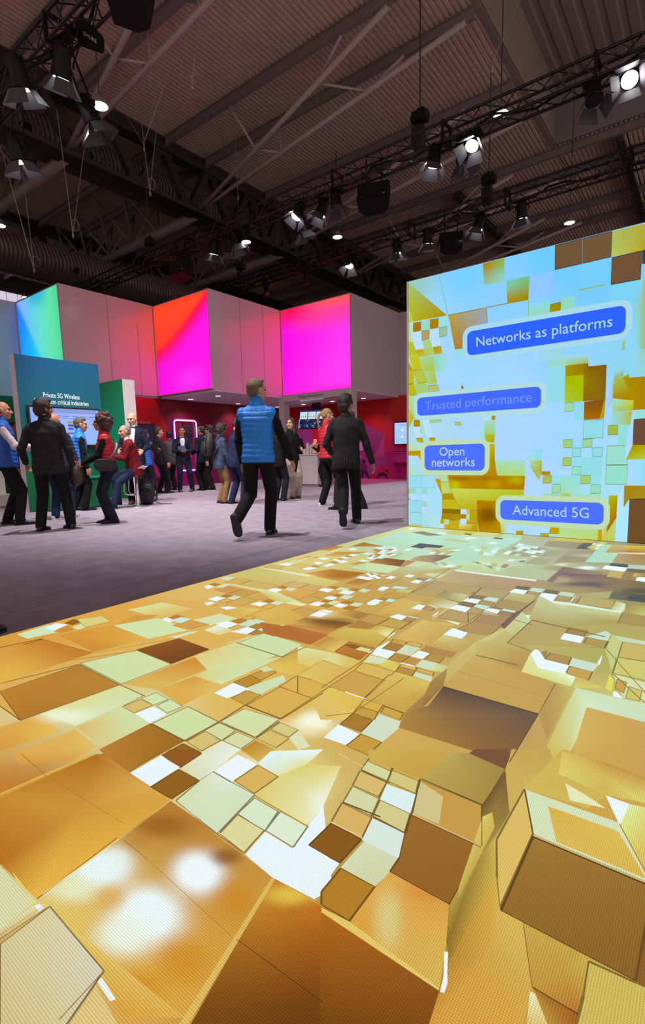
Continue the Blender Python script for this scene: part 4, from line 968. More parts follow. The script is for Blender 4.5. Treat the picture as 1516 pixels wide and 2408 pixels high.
WALL_TILES = """-3040 2989,-3025 2990,-2531 2527,-2969 2532,-3040 2726|a4c068 a0c070 a88c24 b4ac30 b0b838||1
-3040 2726,-2974 2533,-3041 2519|b8c850||1
-3041 2519,-2974 2528,-2969 2300,-3041 2301|b4d8a0 c0e0d0 b8e0d0 c0c858||1
-3041 2301,-2969 2300,-2935 2210,-2918 2144,-3041 2181|b8c048||1
-2119 2999,-1886 3000,-1875 2758,-2100 2776|a88018 90b048 90d0c0 98b890|g|1
-1858 2763,-1619 2762,-1625 2523,-1843 2536|80c8a8 7cbc78 9c8818 a48c20|g|1
-2515 2525,-2077 2522,-2054 2353,-2217 2349,-2313 2231,-2332 2112,-2428 2126|b49c44 98a4ac 94a4b4 a89878 b07c28 ac7818 a87c20||1
-2086 2522,-2067 2522,-2047 2352,-2056 2352|a09858||2
-2525 2531,-1843 2534,-1633 2529,-1632 2522,-1843 2525,-2520 2521|8c8040||2
-2635 2995,-2631 2994,-2516 2527,-2522 2528|6cac90||3
-2965 2516,-2862 2511,-2862 2411,-2965 2410|a8741c|d|1
-2854 2517,-2747 2513,-2747 2402,-2853 2410|9cd4c4||1
-2742 2517,-2637 2513,-2640 2409,-2744 2410|ac7c20|d|1
-2630 2517,-2525 2522,-2529 2405,-2629 2407|a0dcdc||1
-2969 2409,-2862 2407,-2851 2292,-2823 2202,-2935 2201,-2969 2300|c0dcff||2
-2851 2405,-2752 2399,-2752 2302,-2851 2292|ac9c64|d|3
-2747 2407,-2640 2404,-2623 2287,-2601 2198,-2713 2194,-2752 2297|bcdcff||1
-2626 2407,-2529 2405,-2528 2301,-2625 2297|9cbca0|d|2
-3041 2301,-2974 2296,-2935 2196,-2912 2134,-3026 2134|b8bc40||2
-2929 2192,-2828 2191,-2795 2108,-2901 2107|bca02c c0a838 b8bc48 c0b43c||1
-2842 2286,-2735 2290,-2713 2195,-2817 2197|b0cc80||3
-2817 2197,-2713 2195,-2691 2109,-2795 2103|b4c468||1
-2708 2199,-2601 2195,-2584 2104,-2686 2108|b88c20 b49020 b0b850 b4a838||2
-3026 2129,-2901 2127,-2838 1956,-2957 1960|c0c040||2
-2893 2101,-2688 2094,-2682 1923,-2816 1928|a8d0a0 a4d098 b0bc40 b0c858||1
-2685 2103,-2505 2089,-2508 1893,-2679 1903|98d8b8 a0d8e0 a8d8f0 98d4b0||1
-2957 1955,-2838 1953,-2782 1796,-2906 1793|b8c050|d|1
-2822 1927,-2682 1921,-2651 1767,-2771 1770|a8d0a0 b0c860 b4b848 a8c880||1
-3041 1980,-2963 1960,-2963 1799,-3041 1802|c0b838|d|1
-3041 1797,-2963 1794,-2922 1658,-3020 1662|c0b838|d|1
-2957 1793,-2782 1791,-2771 1675,-2911 1657|acc878||1
-2765 1754,-2645 1752,-2618 1676,-2765 1674|b4bc74|d|1
-3041 2060,-3029 2066,-2963 1960,-3041 1974|bc9c20||2
-2342 1765,-2328 1706,-2346 1708|b0c030||1
-2346 1708,-2328 1706,-2317 1670,-2348 1670|8a5418||1
-2423 2130,-2327 2130,-2244 1947,-2431 1941|94dcd8 98dce0 a4d4f8 a4d4f8||2
-3041 1628,-3020 1657,-3015 1482,-2962 1375,-3042 1245|c8cc60 c4b840 c8b038 c0a028 c4c048||1
-3020 1652,-2917 1653,-2957 1508,-2916 1393,-2962 1370,-3015 1482|b0d8a0 b4dcb0 b0d490 b0c860 b8c050 b4d080||2
-2957 1354,-2876 1354,-2872 1275,-2956 1274|b08820|d|1
-2962 1272,-2870 1269,-2836 1142,-2933 1136|c4dcff||1
-2870 1267,-2802 1207,-2796 1187,-2870 1187|a8c890||2
-2848 1348,-2758 1353,-2679 1136,-2779 1135|c0dcff||1
-2870 1349,-2845 1353,-2779 1135,-2836 1132|a8dcd8||3
-2922 1130,-2841 1132,-2824 1080,-2898 1077|bca830|d|1
-2751 1129,-2679 1134,-2662 1090,-2740 1088|b89420||1
-2752 1350,-2588 1352,-2582 1310,-2746 1301|a0c898||2
-2432 1304,-2351 1304,-2335 1249,-2418 1264|a4c070||1
-1986 1353,-1943 1355,-1945 1299,-1986 1297|a88c20||1
-2080 1354,-1986 1353,-1986 1297,-2076 1298|b8d8f8||1
-2071 1293,-1945 1295,-1945 1140,-2063 1142|a4d8c0 a4d8c4 a8cc80 a8c870||1
-2063 1141,-1945 1140,-1951 1046,-2052 1054|acb838 acbc48 b09c28 b8b838||1
-2146 1139,-2070 1264,-2068 1141,-2077 1084|a4dcd8||1
-3042 1084,-2853 1078,-2852 980,-3042 974|a8dcd8 a8dce0 c0e0c0 ccd468||2
-3042 974,-2858 977,-2858 845,-2898 913,-3042 918|c09024 bc8820 c8a838 c49c30 c09024||1
-3042 916,-2898 913,-2858 840,-2851 672,-3042 671|b0d8f4 b8d8ff b4d4ff a8dce0 b4dca8||2
-2008 1031,-1945 1029,-1941 845,-1909 668,-2188 666,-2059 696,-2012 764|b8b848 c0a830 a8841c ac8420 b08820 c4a438 a89020||1
-1936 845,-1605 841,-1604 670,-1904 668|acd8b0 a8d8c8 b4d878 b8d478||2
-2501 674,-1604 670,-1609 517,-2467 514|b48420 b07c18 b07818 b88c28|g|3
-2461 514,-1609 517,-1607 447,-1823 440,-1906 360,-2138 381,-2136 271,-2336 262|c8d868 b8c048 b0b838 b8b83c b8b03c c4b038 c4ac34 c0b038||1
-2642 586,-2500 588,-2445 451,-2575 447|c0d078|d|1
-2604 668,-2528 669,-2500 593,-2576 592|b4dca8||1
-2670 627,-2598 627,-2575 447,-2574 416|bc9c30||2
-2575 442,-2439 451,-2412 386,-2574 380|b09028||1
-2574 375,-2407 386,-2336 262,-2573 261|c4b43c|d|1
-2573 261,-2336 262,-2336 211,-2572 203|8c6a1c||1
-2572 203,-2453 205,-2452 132,-2605 134|ac8420||1
-2453 205,-2336 211,-2335 144,-2452 132|b08c28|d|1
-2334 270,-2266 270,-2265 210,-2334 211|c8dcff||2
-2330 206,-2268 206,-2267 159,-2333 155|a07c20||1
-2265 210,-2226 209,-2229 151,-2264 152|b8dcb8||1
-2333 150,-2264 152,-2266 82,-2332 83|c8dcff||1
-2605 131,-2544 132,-2544 77,-2607 76|c09c30||1
-2544 135,-2481 133,-2480 77,-2540 77|b8dca0||2
-2481 128,-2356 128,-2356 10,-2480 11|c4a838|d|1
-2610 75,-2544 74,-2541 7,-2613 7|c8dcff||1
-2540 69,-2480 70,-2480 8,-2540 7|c8a838||1
-2222 262,-2136 266,-2133 141,-2220 141|c0a030|d|1
-2261 129,-2133 136,-2127 87,-2261 93|bc9828||1
-2355 77,-2209 81,-2202 6,-2354 5|dce088 d0b848 c4a030 c4a434||1
-2204 82,-2127 87,-2106 3,-2202 6|c09c30||1
-2138 381,-1897 380,-1904 253,-1863 129,-1850 7,-2100 -2,-2128 122|ac7c20 b08424 a87820 b48c28 b89028 b08020 a87018|g|2
-1863 129,-1782 124,-1774 8,-1850 7|c4d070 b8dcc8 b4dcd0 c0bc48||1
-3042 665,-2693 673,-2574 427,-2578 167,-2610 7,-2841 39,-3043 36|a4dce8 a8dcf4 b0dcf8 b0dcf0 b8e0d8 acdce8 a8dce8||3
-3003 430,-2926 429,-2926 352,-3003 349|c0d8ff||4
-2847 429,-2770 426,-2770 352,-2847 355|c0d8ff||4
-2847 275,-2769 273,-2769 193,-2846 194|c0d8ff||4
-3003 500,-2926 501,-2926 435,-3003 433|9cd4cc||4
-2847 503,-2770 505,-2770 433,-2847 438|9cd4c8||4
-2847 349,-2770 347,-2769 275,-2847 275|a0d4c8||4
-3043 31,-2844 39,-2797 4,-3043 0|c8b43c c4b840 c8d890 c8b83c||4
-3043 499,-3007 498,-3007 435,-3043 434|b8c040||4
-3043 375,-3007 373,-3007 351,-3043 350|b89830||4
-1946 1067,-1588 1055,-1582 841,-1936 845|b0d4ff||2
-1778 144,-1685 140,-1681 -2,-1774 -1|b8d8ff||1
-1685 140,-1561 144,-1559 63,-1682 59|a8dcf0||1
-1684 54,-1605 58,-1603 3,-1681 1|b89828||2
-3001 660,-2851 664,-2851 514,-3001 511|a0d8e8|e|4
-2843 667,-2698 668,-2664 518,-2843 514|a4d8ec|e|4
-3003 344,-2850 355,-2850 205,-3003 199|a0d8e4|e|4
-3003 192,-2850 194,-2849 44,-3003 42|a4dce0|e|4
-1237 1805,-1029 1803,-1024 1771,-864 1768,-860 1428,-1048 1431,-1233 1433|a08420 886818 845c1c 7c541c 846820 886420 b0b438||1
-1231 1695,-1067 1702,-1059 1432,-1231 1434|a8b028 a8bc2c a8bc38 a8c850||2
-1235 1805,-1060 1804,-1063 1694,-1231 1695|a88c24 94741c 987c1c a49424||3
-1048 1426,-867 1432,-903 1246,-1046 1246|84541c 7c4c1c a06820 a86c20||1
-864 1444,-857 1452,-863 1247,-903 1246|b89828||2
-1409 1801,-1239 1801,-1236 1620,-1415 1612|98d8e4||1
-1415 1612,-1238 1620,-1233 1437,-1417 1439|98d8e4||1
-1418 1947,-1242 1898,-1237 1805,-1411 1805|9cd4e4 a0d8d0 a4d8b4 98d8cc||1
-1242 1890,-1029 1886,-1029 1805,-1237 1807|a4d4d8 a4d4d0 a8b448 a4cc88||1
-1566 1993,-1282 1995,-1282 1895,-1562 1862|a4d4f0 9cd4d8 a4d4e0 a8d4f8||2
-1228 1428,-1147 1428,-1145 1339,-1225 1340|a4d4a8|d|1
-1145 1427,-1050 1427,-1049 1339,-1141 1339|98d4e8||1
-1140 1334,-1052 1336,-1050 1246,-1138 1245|94d8e0||1
-1044 1241,-868 1239,-863 1057,-1044 1055|98d8e0|d|1
-1228 1049,-1142 1052,-1143 968,-1227 966|a4cc84|d|1
-1142 1050,-1047 1048,-1048 966,-1143 965|9cd8ec||1
-1047 1048,-959 1052,-959 967,-1046 965|a0d0a0|d|1
-847 1394,-799 1672,-791 1430,-856 1263|9cccf0 a0c8e8 a8b8c0 b8d8ff||1
-799 1608,-667 1657,-711 1623,-538 1620,-521 1313,-618 1312,-616 1400,-795 1438|a4bc58 a4a838 a8841c a47c18 ac7c18 ac8420 ac8018 a88820||2
-794 1430,-616 1404,-621 1305,-792 1304|a0dcc8 c0cc40 b4b83c a8c880||3
-792 1300,-625 1301,-636 1173,-819 1179|98dccc b8b438 a8c058 94d8e8||1
-797 1716,-718 1718,-714 1647,-795 1608|98d8e4 98d8dc 98a848 94b468||1
-822 1175,-739 1175,-734 1085,-822 1084|a4b854|d|1
-732 1174,-636 1171,-666 1078,-731 1080|98dcd8||1
-730 1076,-666 1075,-665 980,-729 982|94dcd0||1
-590 1304,-521 1307,-517 1228,-607 1222|9cdcd8||1
-607 1220,-604 974,-661 976,-636 1173,-590 1304|b0d8ff||2
-607 1220,-507 1227,-494 979,-604 974|68493a|k|3
-667 1650,-603 1883,-563 2106,-529 1642|98d8f0 9cd4dc a4c078 98d4d0||3
-749 1892,-735 1972,-714 1977,-717 1887|a0c088||1
-705 2556,-604 2545,-584 2496,-551 1875,-610 1883|90d0e8 90d0e8 a0b870 a0b868 90d0d0||4
-1380 2999,-1132 3000,-1126 2767,-1374 2766|6c5238|k|1
-1126 2999,-876 2999,-874 2769,-1119 2767|70563c|k|1
-876 2999,-611 2997,-582 2757,-622 2763,-870 2768|a8b868 b4a848 b09c40 b4ac48 b8c468||1
-866 2759,-622 2762,-621 2511,-862 2514|6c5038|k|5
-619 2766,-583 2764,-576 2638,-617 2644|4c3830||2
-1122 2766,-874 2765,-910 2524,-1143 2521|80ccf4||1
-862 2510,-621 2508,-651 2292,-881 2359|84d0ec||5
-1620 2480,-1408 2477,-1407 2353,-1620 2353|94d0f8 94d4d8 94d8b0 9cd8a4||1
-1408 2440,-1302 2442,-1303 2350,-1408 2354|8c9828 a07820 a8841c a49024||1
-1300 2485,-1171 2479,-1168 2354,-1303 2358|90d4c8 90d4d0 98d8c0 98d8a8||1
-1620 2758,-1385 2759,-1378 2537,-1617 2526|94c4fc||1
-1148 2522,-1139 2527,-914 2530,-910 2520,-1139 2514|98b468||2
-1629 2524,-1622 2523,-1617 2352,-1622 2353|90b048||2
-1138 961,-1056 963,-1056 872,-1139 873|98d8dc|d|1
-955 961,-861 961,-864 870,-951 872|98d8dc|d|1
-1227 863,-1145 864,-1143 783,-1227 781|a8c46c|d|1
-1139 864,-1052 866,-1052 774,-1139 772|9cd8ec||1
-1051 865,-862 866,-859 680,-1048 683|98d8e0||1
-1135 770,-1048 774,-1048 687,-1135 684|98dcc8|d|1
-1414 673,-1330 679,-1329 596,-1416 592|b0b85c|d|1
-1048 679,-958 679,-959 597,-1047 592|a8c878|d|1
-1324 674,-1241 677,-1238 588,-1323 587|9cdce4||1
-1321 584,-1238 588,-1237 499,-1322 492|a0d8b0|d|1
-1237 673,-1052 679,-1052 500,-1234 490|a0dcc0 98dcdc a8dcd8 a4d8b0||1
-954 679,-863 677,-863 590,-953 593|98dce0||1
-950 585,-863 586,-862 500,-950 495|9cdcc0|d|1
-1412 485,-1234 495,-1235 450,-1414 446|a4d8b8||1
-1234 490,-1142 493,-1142 453,-1232 450|a8c870||1
-1140 493,-862 498,-860 436,-1142 451|a4dcc4||1
-1557 845,-1434 843,-1431 708,-1452 621,-1472 644,-1553 772|acd8b0 a4c058 b0a030 b4c070 b0a840 a8c870||1
-1431 721,-1345 722,-1347 683,-1432 681|b08428||1
-1512 948,-1430 951,-1434 848,-1509 849|94dce4||1
-1594 896,-1515 894,-1518 846,-1592 847|a0dcd8||3
-822 974,-665 973,-638 789,-823 787|a0dccc|d|1
-823 781,-637 784,-635 594,-821 593|9cdcc8|d|1
-665 973,-605 978,-654 838|b8d8ff||3
-605 980,-494 977,-487 840,-654 838|a88c20 b0a428 b8c44c a8b840||4
-640 838,-487 836,-473 589,-628 590|b4d8ff 94dce8 98d8f0 b8d8ff||1
-656 581,-473 585,-466 457,-606 453,-651 368|a08028 a48830 a88c34 a89038 a48830||1
-705 467,-664 581,-659 351,-705 255|c0e0ff||1
-786 480,-709 482,-709 250,-787 85,-789 207,-778 293|acb83c acac30 ac6c10 a86410 b07820 b07010||1
-606 449,-605 -4,-710 1,-709 250|b0e4f8||2
-603 449,-466 457,-442 2,-601 -5|6c4c2c|k|2
-828 -1,-713 250,-710 1|c0c860 b8d080 c0cc70||2
-1233 124,-865 136,-863 0,-1237 4|b4d890 b4d494 c8d468 b8dc98||1
-865 136,-831 143,-829 2,-863 0|c4a028||1
-831 143,-792 198,-787 85,-829 2|b4dcb8 c0d888 ccbc50 c8c058||3
-1321 125,-1237 124,-1239 55,-1332 50|c0a030|d|1
-1422 45,-1336 47,-1338 3,-1423 -2|c0a838|d|1
-1403 132,-1322 131,-1331 48,-1422 47|b4d8ff||1"""
WALL_GLOWS = """-2414 553 63 1 1 -51 c0cc38 0.9
-1950 572 67 1 1 -48 c4a428 0.7
-1702 623 63 1 1 -42 b8b82c 0.9
-2342 635 113 1 0 -25 8c5c14 0.7
-2058 638 88 1 0 -24 946414 0.7
-2000 209 107 6 2 -89 784a10 0.95
-735 2865 82 -21 3 -60 b07428 0.95
-829 2837 28 -7 3 -61 c09c48 0.3"""
WALL_BASE = """-3030 2969 98c8c0
-2287 2994 80ccf8
-1397 2952 78c8f8
-664 2993 80c8f0
-2804 2486 a4d4f8
-1810 2581 90ccfc
-998 2619 7cc8f4
-630 2349 88ccec
-2270 1928 a4d4fc
-1363 1989 98d0fc
-670 1773 94d4ec
-2972 1810 b8d0a0
-2474 1759 a8d4fc
-1786 1689 a8d4fc
-944 1395 a8d4ff
-2799 1283 b0d8ec
-2011 1242 b0d4ff
-1327 983 a8d4ff
-738 967 a8d8f0
-2972 976 b0d8d8
-2248 511 c0b840
-1532 667 b4d4ff
-906 542 acdcec
-2972 331 a8dcec
-1986 71 b8c878
-1516 151 b4d8f8
-1086 88 b8d890
-718 -236 b0e0e0"""
CAPTIONS = [('Networks as platforms', [(-2.28, 2.038), (-0.72, 2.044), (-0.726, 2.302), (-2.286, 2.304)], [('Networks as platforms', [(-2.174, 2.124), (-0.833, 2.123), (-0.834, 2.226), (-2.181, 2.229)])], '2a62ff', 'b4dcff'), ('Trusted performance', [(-2.908, 1.401), (-1.462, 1.4), (-1.467, 1.621), (-2.911, 1.62)], [('Trusted performance', [(-2.799, 1.466), (-1.559, 1.467), (-1.561, 1.57), (-2.803, 1.566)])], '4068ff', '7496ff'), ('Open networks', [(-2.806, 0.731), (-2.054, 0.727), (-2.056, 1.039), (-2.809, 1.035)], [('Open', [(-2.611, 0.907), (-2.298, 0.909), (-2.3, 1.008), (-2.612, 1.009)]), ('networks', [(-2.71, 0.777), (-2.171, 0.781), (-2.172, 0.88), (-2.711, 0.882)])], '4a70ff', 'c4dcff'), ('Advanced 5G', [(-1.861, 0.173), (-0.819, 0.177), (-0.825, 0.403), (-1.867, 0.396)], [('Advanced 5G', [(-1.725, 0.235), (-0.956, 0.239), (-0.961, 0.345), (-1.728, 0.341)])], '4a70ff', 'b8d8ff')]
# ------------------------------------------------------------------ LED pictures
def parse_pts(s): return [tuple(int(v)/1000.0 for v in p.split()) for p in s.split(',')]
EDGE = {'d': '6a4818', 'k': '201a14', 'e': '78bcc4'}
def led_picture(tiles, glows, base, bounds, to3, edge_w, step=0.00008, nb=(60, 60), wall=False):
    """every tile of the picture as faces with its own colours; a grid of slow colour behind them"""
    V = []; Fc = []; Cc = []
    G = []
    for l in glows.splitlines():
        if not l.strip(): continue
        t = l.split(); n = [int(v)/1000.0 for v in t[:6]]
        Mx = np.linalg.inv(np.array([[n[2], n[4]], [n[3], n[5]]])); G.append((np.array(n[:2]), Mx, np.array(hexlin(t[6])), float(t[7])))
    def glow(p, c):
        p = np.array(p); c = np.array(c)
        for o, Mx, gc, st in G:
            d = Mx @ (p-o); r2 = d @ d
            if r2 < 4.5:
                w = st*math.exp(-(r2**1.5)*0.8); w = min(1.0, w); c = c*(1-w)+gc*w
        return c
    def face(pts, cols, z):
        o = len(V); V.extend(to3(p[0], p[1], z) for p in pts); Fc.append(tuple(range(o, o+len(pts)))); Cc.append(cols)
    B = [(int(a)/1000.0, int(b)/1000.0, np.array(hexlin(h))) for a, b, h in (l.split() for l in base.splitlines() if l.strip())]
    bp = np.array([b[:2] for b in B]); bc = np.array([b[2] for b in B])
    def basecol(p):
        d = ((bp-np.array(p))**2).sum(1)+0.01; w = 1/d**1.7
        return glow(p, (bc*w[:, None]).sum(0)/w.sum())
    x0, y0, x1, y1 = bounds; nx, ny = nb
    cg = [[basecol((x0+(x1-x0)*i/nx, y0+(y1-y0)*j/ny)) for j in range(ny+1)] for i in range(nx+1)]
    P = lambda i, j: (x0+(x1-x0)*i/nx, y0+(y1-y0)*j/ny)
    for i in range(nx):
        for j in range(ny): face([P(i, j), P(i+1, j), P(i+1, j+1), P(i, j+1)], [cg[i][j], cg[i+1][j], cg[i+1][j+1], cg[i][j+1]], 0)
    for l in tiles.splitlines():
        if not l.strip(): continue
        a, cs, fl, ly = l.split('|'); pts = parse_pts(a); cs = [np.array(hexlin(c)) for c in cs.split()]; z = int(ly)*step
        pts = [(min(max(p[0], x0), x1), min(max(p[1], y0), y1)) for p in pts]
        n = len(pts)
        if len(cs) < n: cs = cs+[cs[-1]]*(n-len(cs)) if len(cs) > 1 else cs*n
        cs = cs[:n]
        g = 'g' in fl or 'G' in fl
        flat = all(np.allclose(c, cs[0]) for c in cs)
        if n == 4 and (g or not flat):
            k = 30 if 'G' in fl else (12 if g else 5); q = [np.array(p) for p in pts]
            gr = []
            for i in range(k+1):
                row = []
                for j in range(k+1):
                    u, v = i/k, j/k; p = (q[0]*(1-u)+q[1]*u)*(1-v)+(q[3]*(1-u)+q[2]*u)*v
                    us, vs = (u*u*(3-2*u), v*v*(3-2*v)) if g else (u, v)
                    c = (cs[0]*(1-us)+cs[1]*us)*(1-vs)+(cs[3]*(1-us)+cs[2]*us)*vs
                    row.append((p, glow(p, c) if g else c))
                gr.append(row)
            for i in range(k):
                for j in range(k):
                    qd = [gr[i][j], gr[i+1][j], gr[i+1][j+1], gr[i][j+1]]; face([t[0] for t in qd], [t[1] for t in qd], z)
        elif flat and not g: face(pts, cs, z)
        else:
            k = 14 if 'G' in fl else (8 if g else 1)
            o = np.mean(np.array(pts), 0); oc = np.mean(np.array(cs), 0)
            for i in range(n):
                A, Bq = np.array(pts[i]), np.array(pts[(i+1) % n]); ca, cb = cs[i], cs[(i+1) % n]
                gt = lambda u, v: (o+(A-o)*u+(Bq-o)*v, oc+(ca-oc)*u+(cb-oc)*v)
                for a_ in range(k):
                    for b_ in range(k-a_):
                        t3 = [gt(a_/k, b_/k), gt((a_+1)/k, b_/k), gt(a_/k, (b_+1)/k)]
                        face([t[0] for t in t3], [glow(*t) if g else t[1] for t in t3], z)
                        if a_+b_ < k-1:
                            t3 = [gt((a_+1)/k, b_/k), gt((a_+1)/k, (b_+1)/k), gt(a_/k, (b_+1)/k)]
                            face([t[0] for t in t3], [glow(*t) if g else t[1] for t in t3], z)
        e = [c for c in fl if c in EDGE]
        if e:
            ec = np.array(hexlin('6c7a30' if (wall and e[0] == 'd') else EDGE[e[0]]))
            for i in range(n):
                A, Bq = np.array(pts[i]), np.array(pts[(i+1) % n]); d = Bq-A; L = np.hypot(*d)
                if L < 1e-4: continue
                nrm = np.array((-d[1], d[0]))/L*edge_w*(0.5 if i % 2 else 0.9)
                mixc = [cs[i]*(0.20 if e[0] != 'k' else 0)+(0.65 if e[0] != 'k' else 1.0)*ec]*4
                face([A-nrm, Bq-nrm, Bq+nrm, A+nrm], mixc, z+step*0.4)
    return V, Fc, Cc
def grade(Cc, gain, sat):
    out = []
    for cs in Cc:
        o = []
        for c in cs:
            c = np.array(c)*gain; l = c @ np.array((.2126, .7152, .0722)); o.append(l+(c-l)*sat)
        out.append(o)
    return out
def colour_mesh(name, V, Fc, Cc, m, parent=None, **tags):
    me = bpy.data.meshes.new(name); me.from_pydata([tuple(map(float, v)) for v in V], [], Fc); me.update()
    at = me.color_attributes.new('Col', 'FLOAT_COLOR', 'CORNER')
    arr = np.ones((sum(len(f) for f in Fc), 4), dtype=np.float32); k = 0
    for cs in Cc:
        for c in cs: arr[k, :3] = c; k += 1
    at.data.foreach_set('color', arr.ravel()); me.materials.append(m)
    o = bpy.data.objects.new(name, me); COL.objects.link(o)
    if parent is not None: o.parent = parent
    for q, v in tags.items(): o['category' if q == 'cat' else q] = v
    return o
class Pic:
    """flat coloured shapes on a plane: what a monitor or a printed wall shows"""
    def __init__(s, to3): s.V = []; s.F = []; s.C = []; s.to3 = to3
    def poly(s, pts, cols, z=0.0):
        if isinstance(cols, str): cols = [cols]
        c = [hexlin(h) for h in cols]; c = c*len(pts) if len(c) == 1 else c
        o = len(s.V); s.V += [s.to3(p[0], p[1], z) for p in pts]; s.F.append(tuple(range(o, o+len(pts)))); s.C.append(c)
    def rect(s, x0, y0, x1, y1, cols, z=0.0): s.poly([(x0, y0), (x1, y0), (x1, y1), (x0, y1)], cols, z)
    def grid(s, x0, y0, x1, y1, fn, nx=20, ny=20, z=0.0):
        for i in range(nx):
            for j in range(ny):
                c = [(x0+(x1-x0)*a/nx, y0+(y1-y0)*b/ny) for a, b in ((i, j), (i+1, j), (i+1, j+1), (i, j+1))]
                o = len(s.V); s.V += [s.to3(p[0], p[1], z) for p in c]; s.F.append((o, o+1, o+2, o+3))
                s.C.append([fn((p[0]-x0)/(x1-x0), (p[1]-y0)/(y1-y0)) for p in c])
    def disc(s, x, y, r, col, z=0.0, ry=None, n=20):
        s.poly([(x+r*math.cos(2*PI*k/n), y+(ry or r)*math.sin(2*PI*k/n)) for k in range(n)], col, z)
    def build(s, name, m, parent=None, **t): return colour_mesh(name, s.V, s.F, s.C, m, parent, **t)
def mixl(stops, t):
    """colour along a list of (position, hex)"""
    t = min(max(t, stops[0][0]), stops[-1][0])
    for (a, ca), (b, cb) in zip(stops, stops[1:]):
        if t <= b:
            u = (t-a)/(b-a) if b > a else 0; A, B = hexlin(ca), hexlin(cb)
            return tuple(A[i]*(1-u)+B[i]*u for i in range(3))
    return hexlin(stops[-1][1])

# ------------------------------------------------------------------ the setting
CONC = mat('hall_floor_concrete', '2c2a2c', 0.7)
carpet = mat('carpet_lilac_grey', (0.34, 0.30, 0.37), 0.95, noise=0.15, nscale=5.0, bump=0.35, bscale=160, spec=0.1)
f = MB(); f.box2((-34, -14, -0.12), (12, 46, 0.0)); struct(f, 'floor', carpet)
pk = MB(); pk.prism([(-11.4, 13.3), (-8.3, 12.9), (-8.0, 15.0), (-6.5, 15.9), (-11.4, 15.9)], 0.0, 0.006); pk.build('pink_carpet', mat('carpet_pink', 'b04878', 0.95, bump=0.3, bscale=160, spec=0.1), label='pink carpet laid in front of the red booth wall behind the dark-suited walker', cat='carpet')
m = MB(); m.box2((-3.515, -14, 0.0), (-3.507, 40, 0.0015)); struct(m, 'floor_seam', mat('carpet_seam', (.20, .175, .22), .95))
# LED floor
LX0, LX1, LY0, LY1 = -3.045, 7.0, -7.0, 5.79
rnd = random.Random(3)
# the picture runs on past the camera: plain generated blocks there
def more_tiles(x0, x1, y0, y1, skip, cols, seed):
    rq = random.Random(seed); out = []; y = y0
    while y < y1-.05:
        hgt = min(rq.choice((.25, .4, .6)), y1-y); x = x0
        while x < x1-.05:
            w = min(rq.choice((.2, .35, .6, .9)), x1-x)
            if not skip(x, y, x+w, y+hgt): out.append(','.join('%d %d' % (a*1000, b*1000) for a, b in ((x, y), (x+w, y), (x+w, y+hgt), (x, y+hgt)))+'|'+rq.choice(cols)+'|d|1')
            x += w
        y += hgt
    return '\n'.join(out)
GOLD = ['e0a23e', 'd0dca8', 'dcb04e', 'b0742a', 'e6f0ff', 'c8a050', 'd8b860', 'dcb04e', 'c08c38']
FLOOR_TILES += '\n'+more_tiles(0.03, LX1, LY0, LY1, lambda x, y, X, Y: False, GOLD, 5)+'\n'+more_tiles(LX0, 0.02, LY0, .15, lambda x, y, X, Y: False, GOLD, 7)
WALL_TILES += '\n'+more_tiles(-.42, 7.0, .02, 3.0, lambda x, y, X, Y: False, ['a8d4ff', '9cdcdc', '88ccf8', 'b8b83c', 'b0d8ff', '98d8e0', '98ccf8'], 6)
V, Fc, Cc = led_picture(FLOOR_TILES, FLOOR_GLOWS, FLOOR_BASE, (LX0, LY0, LX1, LY1), lambda a, b, z: (a, b, 0.012+z), 0.0026, nb=(180, 220))
Cc = grade(Cc, np.array((1.0, 1.04, 1.04)), 0.97)
ledf = thing('led_floor', 'glowing LED floor showing a gold, brown and white block pattern in the foreground', 'floor screen', (0, 0, 0))
colour_mesh('screen', V, Fc, Cc, attr_mat('led_floor_picture', grid=0.30, pitch=0.0046, rough=0.45, spec=0.10, base=0.004), ledf)
s = MB(); s.box2((LX0-0.006, LY0, 0.0005), (LX1, LY1+0.005, 0.0115)); s.build('base_panel', mat('led_black', '0c0c0e', 0.5), ledf)
# LED wall
YW = 5.80
ledw = thing('led_wall', 'tall LED wall showing pale blue and gold blocks with four blue captions', 'video wall', (-1.3, YW, 0))
ledw_off = Vector((-1.3, YW, 0))
def W3(a, b, z): return (a-ledw_off.x, -z, b)
V, Fc, Cc = led_picture(WALL_TILES, WALL_GLOWS, WALL_BASE, (-3.03, 0.015, 7.0, 3.005), W3, 0.003, nb=(150, 50), wall=True)
Cc = grade(Cc, np.array((1.0, 1.02, 1.04)), 1.10)
colour_mesh('screen', V, Fc, Cc, attr_mat('led_wall_picture', rough=0.5, spec=0.08, base=0.004), ledw)
s = MB(); s.box2((-3.05-ledw_off.x, 0.004, 0.0), (7.05-ledw_off.x, 0.11, 3.01)); s.build('cabinet', mat('led_cabinet_grey', '8c8488', 0.5), ledw)
s = MB(); s.box2((-3.052-ledw_off.x, -0.004, 0.0), (-3.034-ledw_off.x, 0.0035, 3.01)); s.build('edge_trim', mat('led_trim', '9a9298', 0.4), ledw)
def rrect(q, r, n=7):
    bl, br, tr, tl = [np.array(p) for p in q]; out = []
    for c, a, b, in ((bl, br, tl), (br, tr, bl), (tr, tl, br), (tl, bl, tr)):
        u = (a-c)/np.linalg.norm(a-c); v = (b-c)/np.linalg.norm(b-c)
        for k in range(n+1):
            t = PI/2*k/n; out.append(tuple(c+u*r*(1-math.cos(t))+v*r*(1-math.sin(t))))
    return out
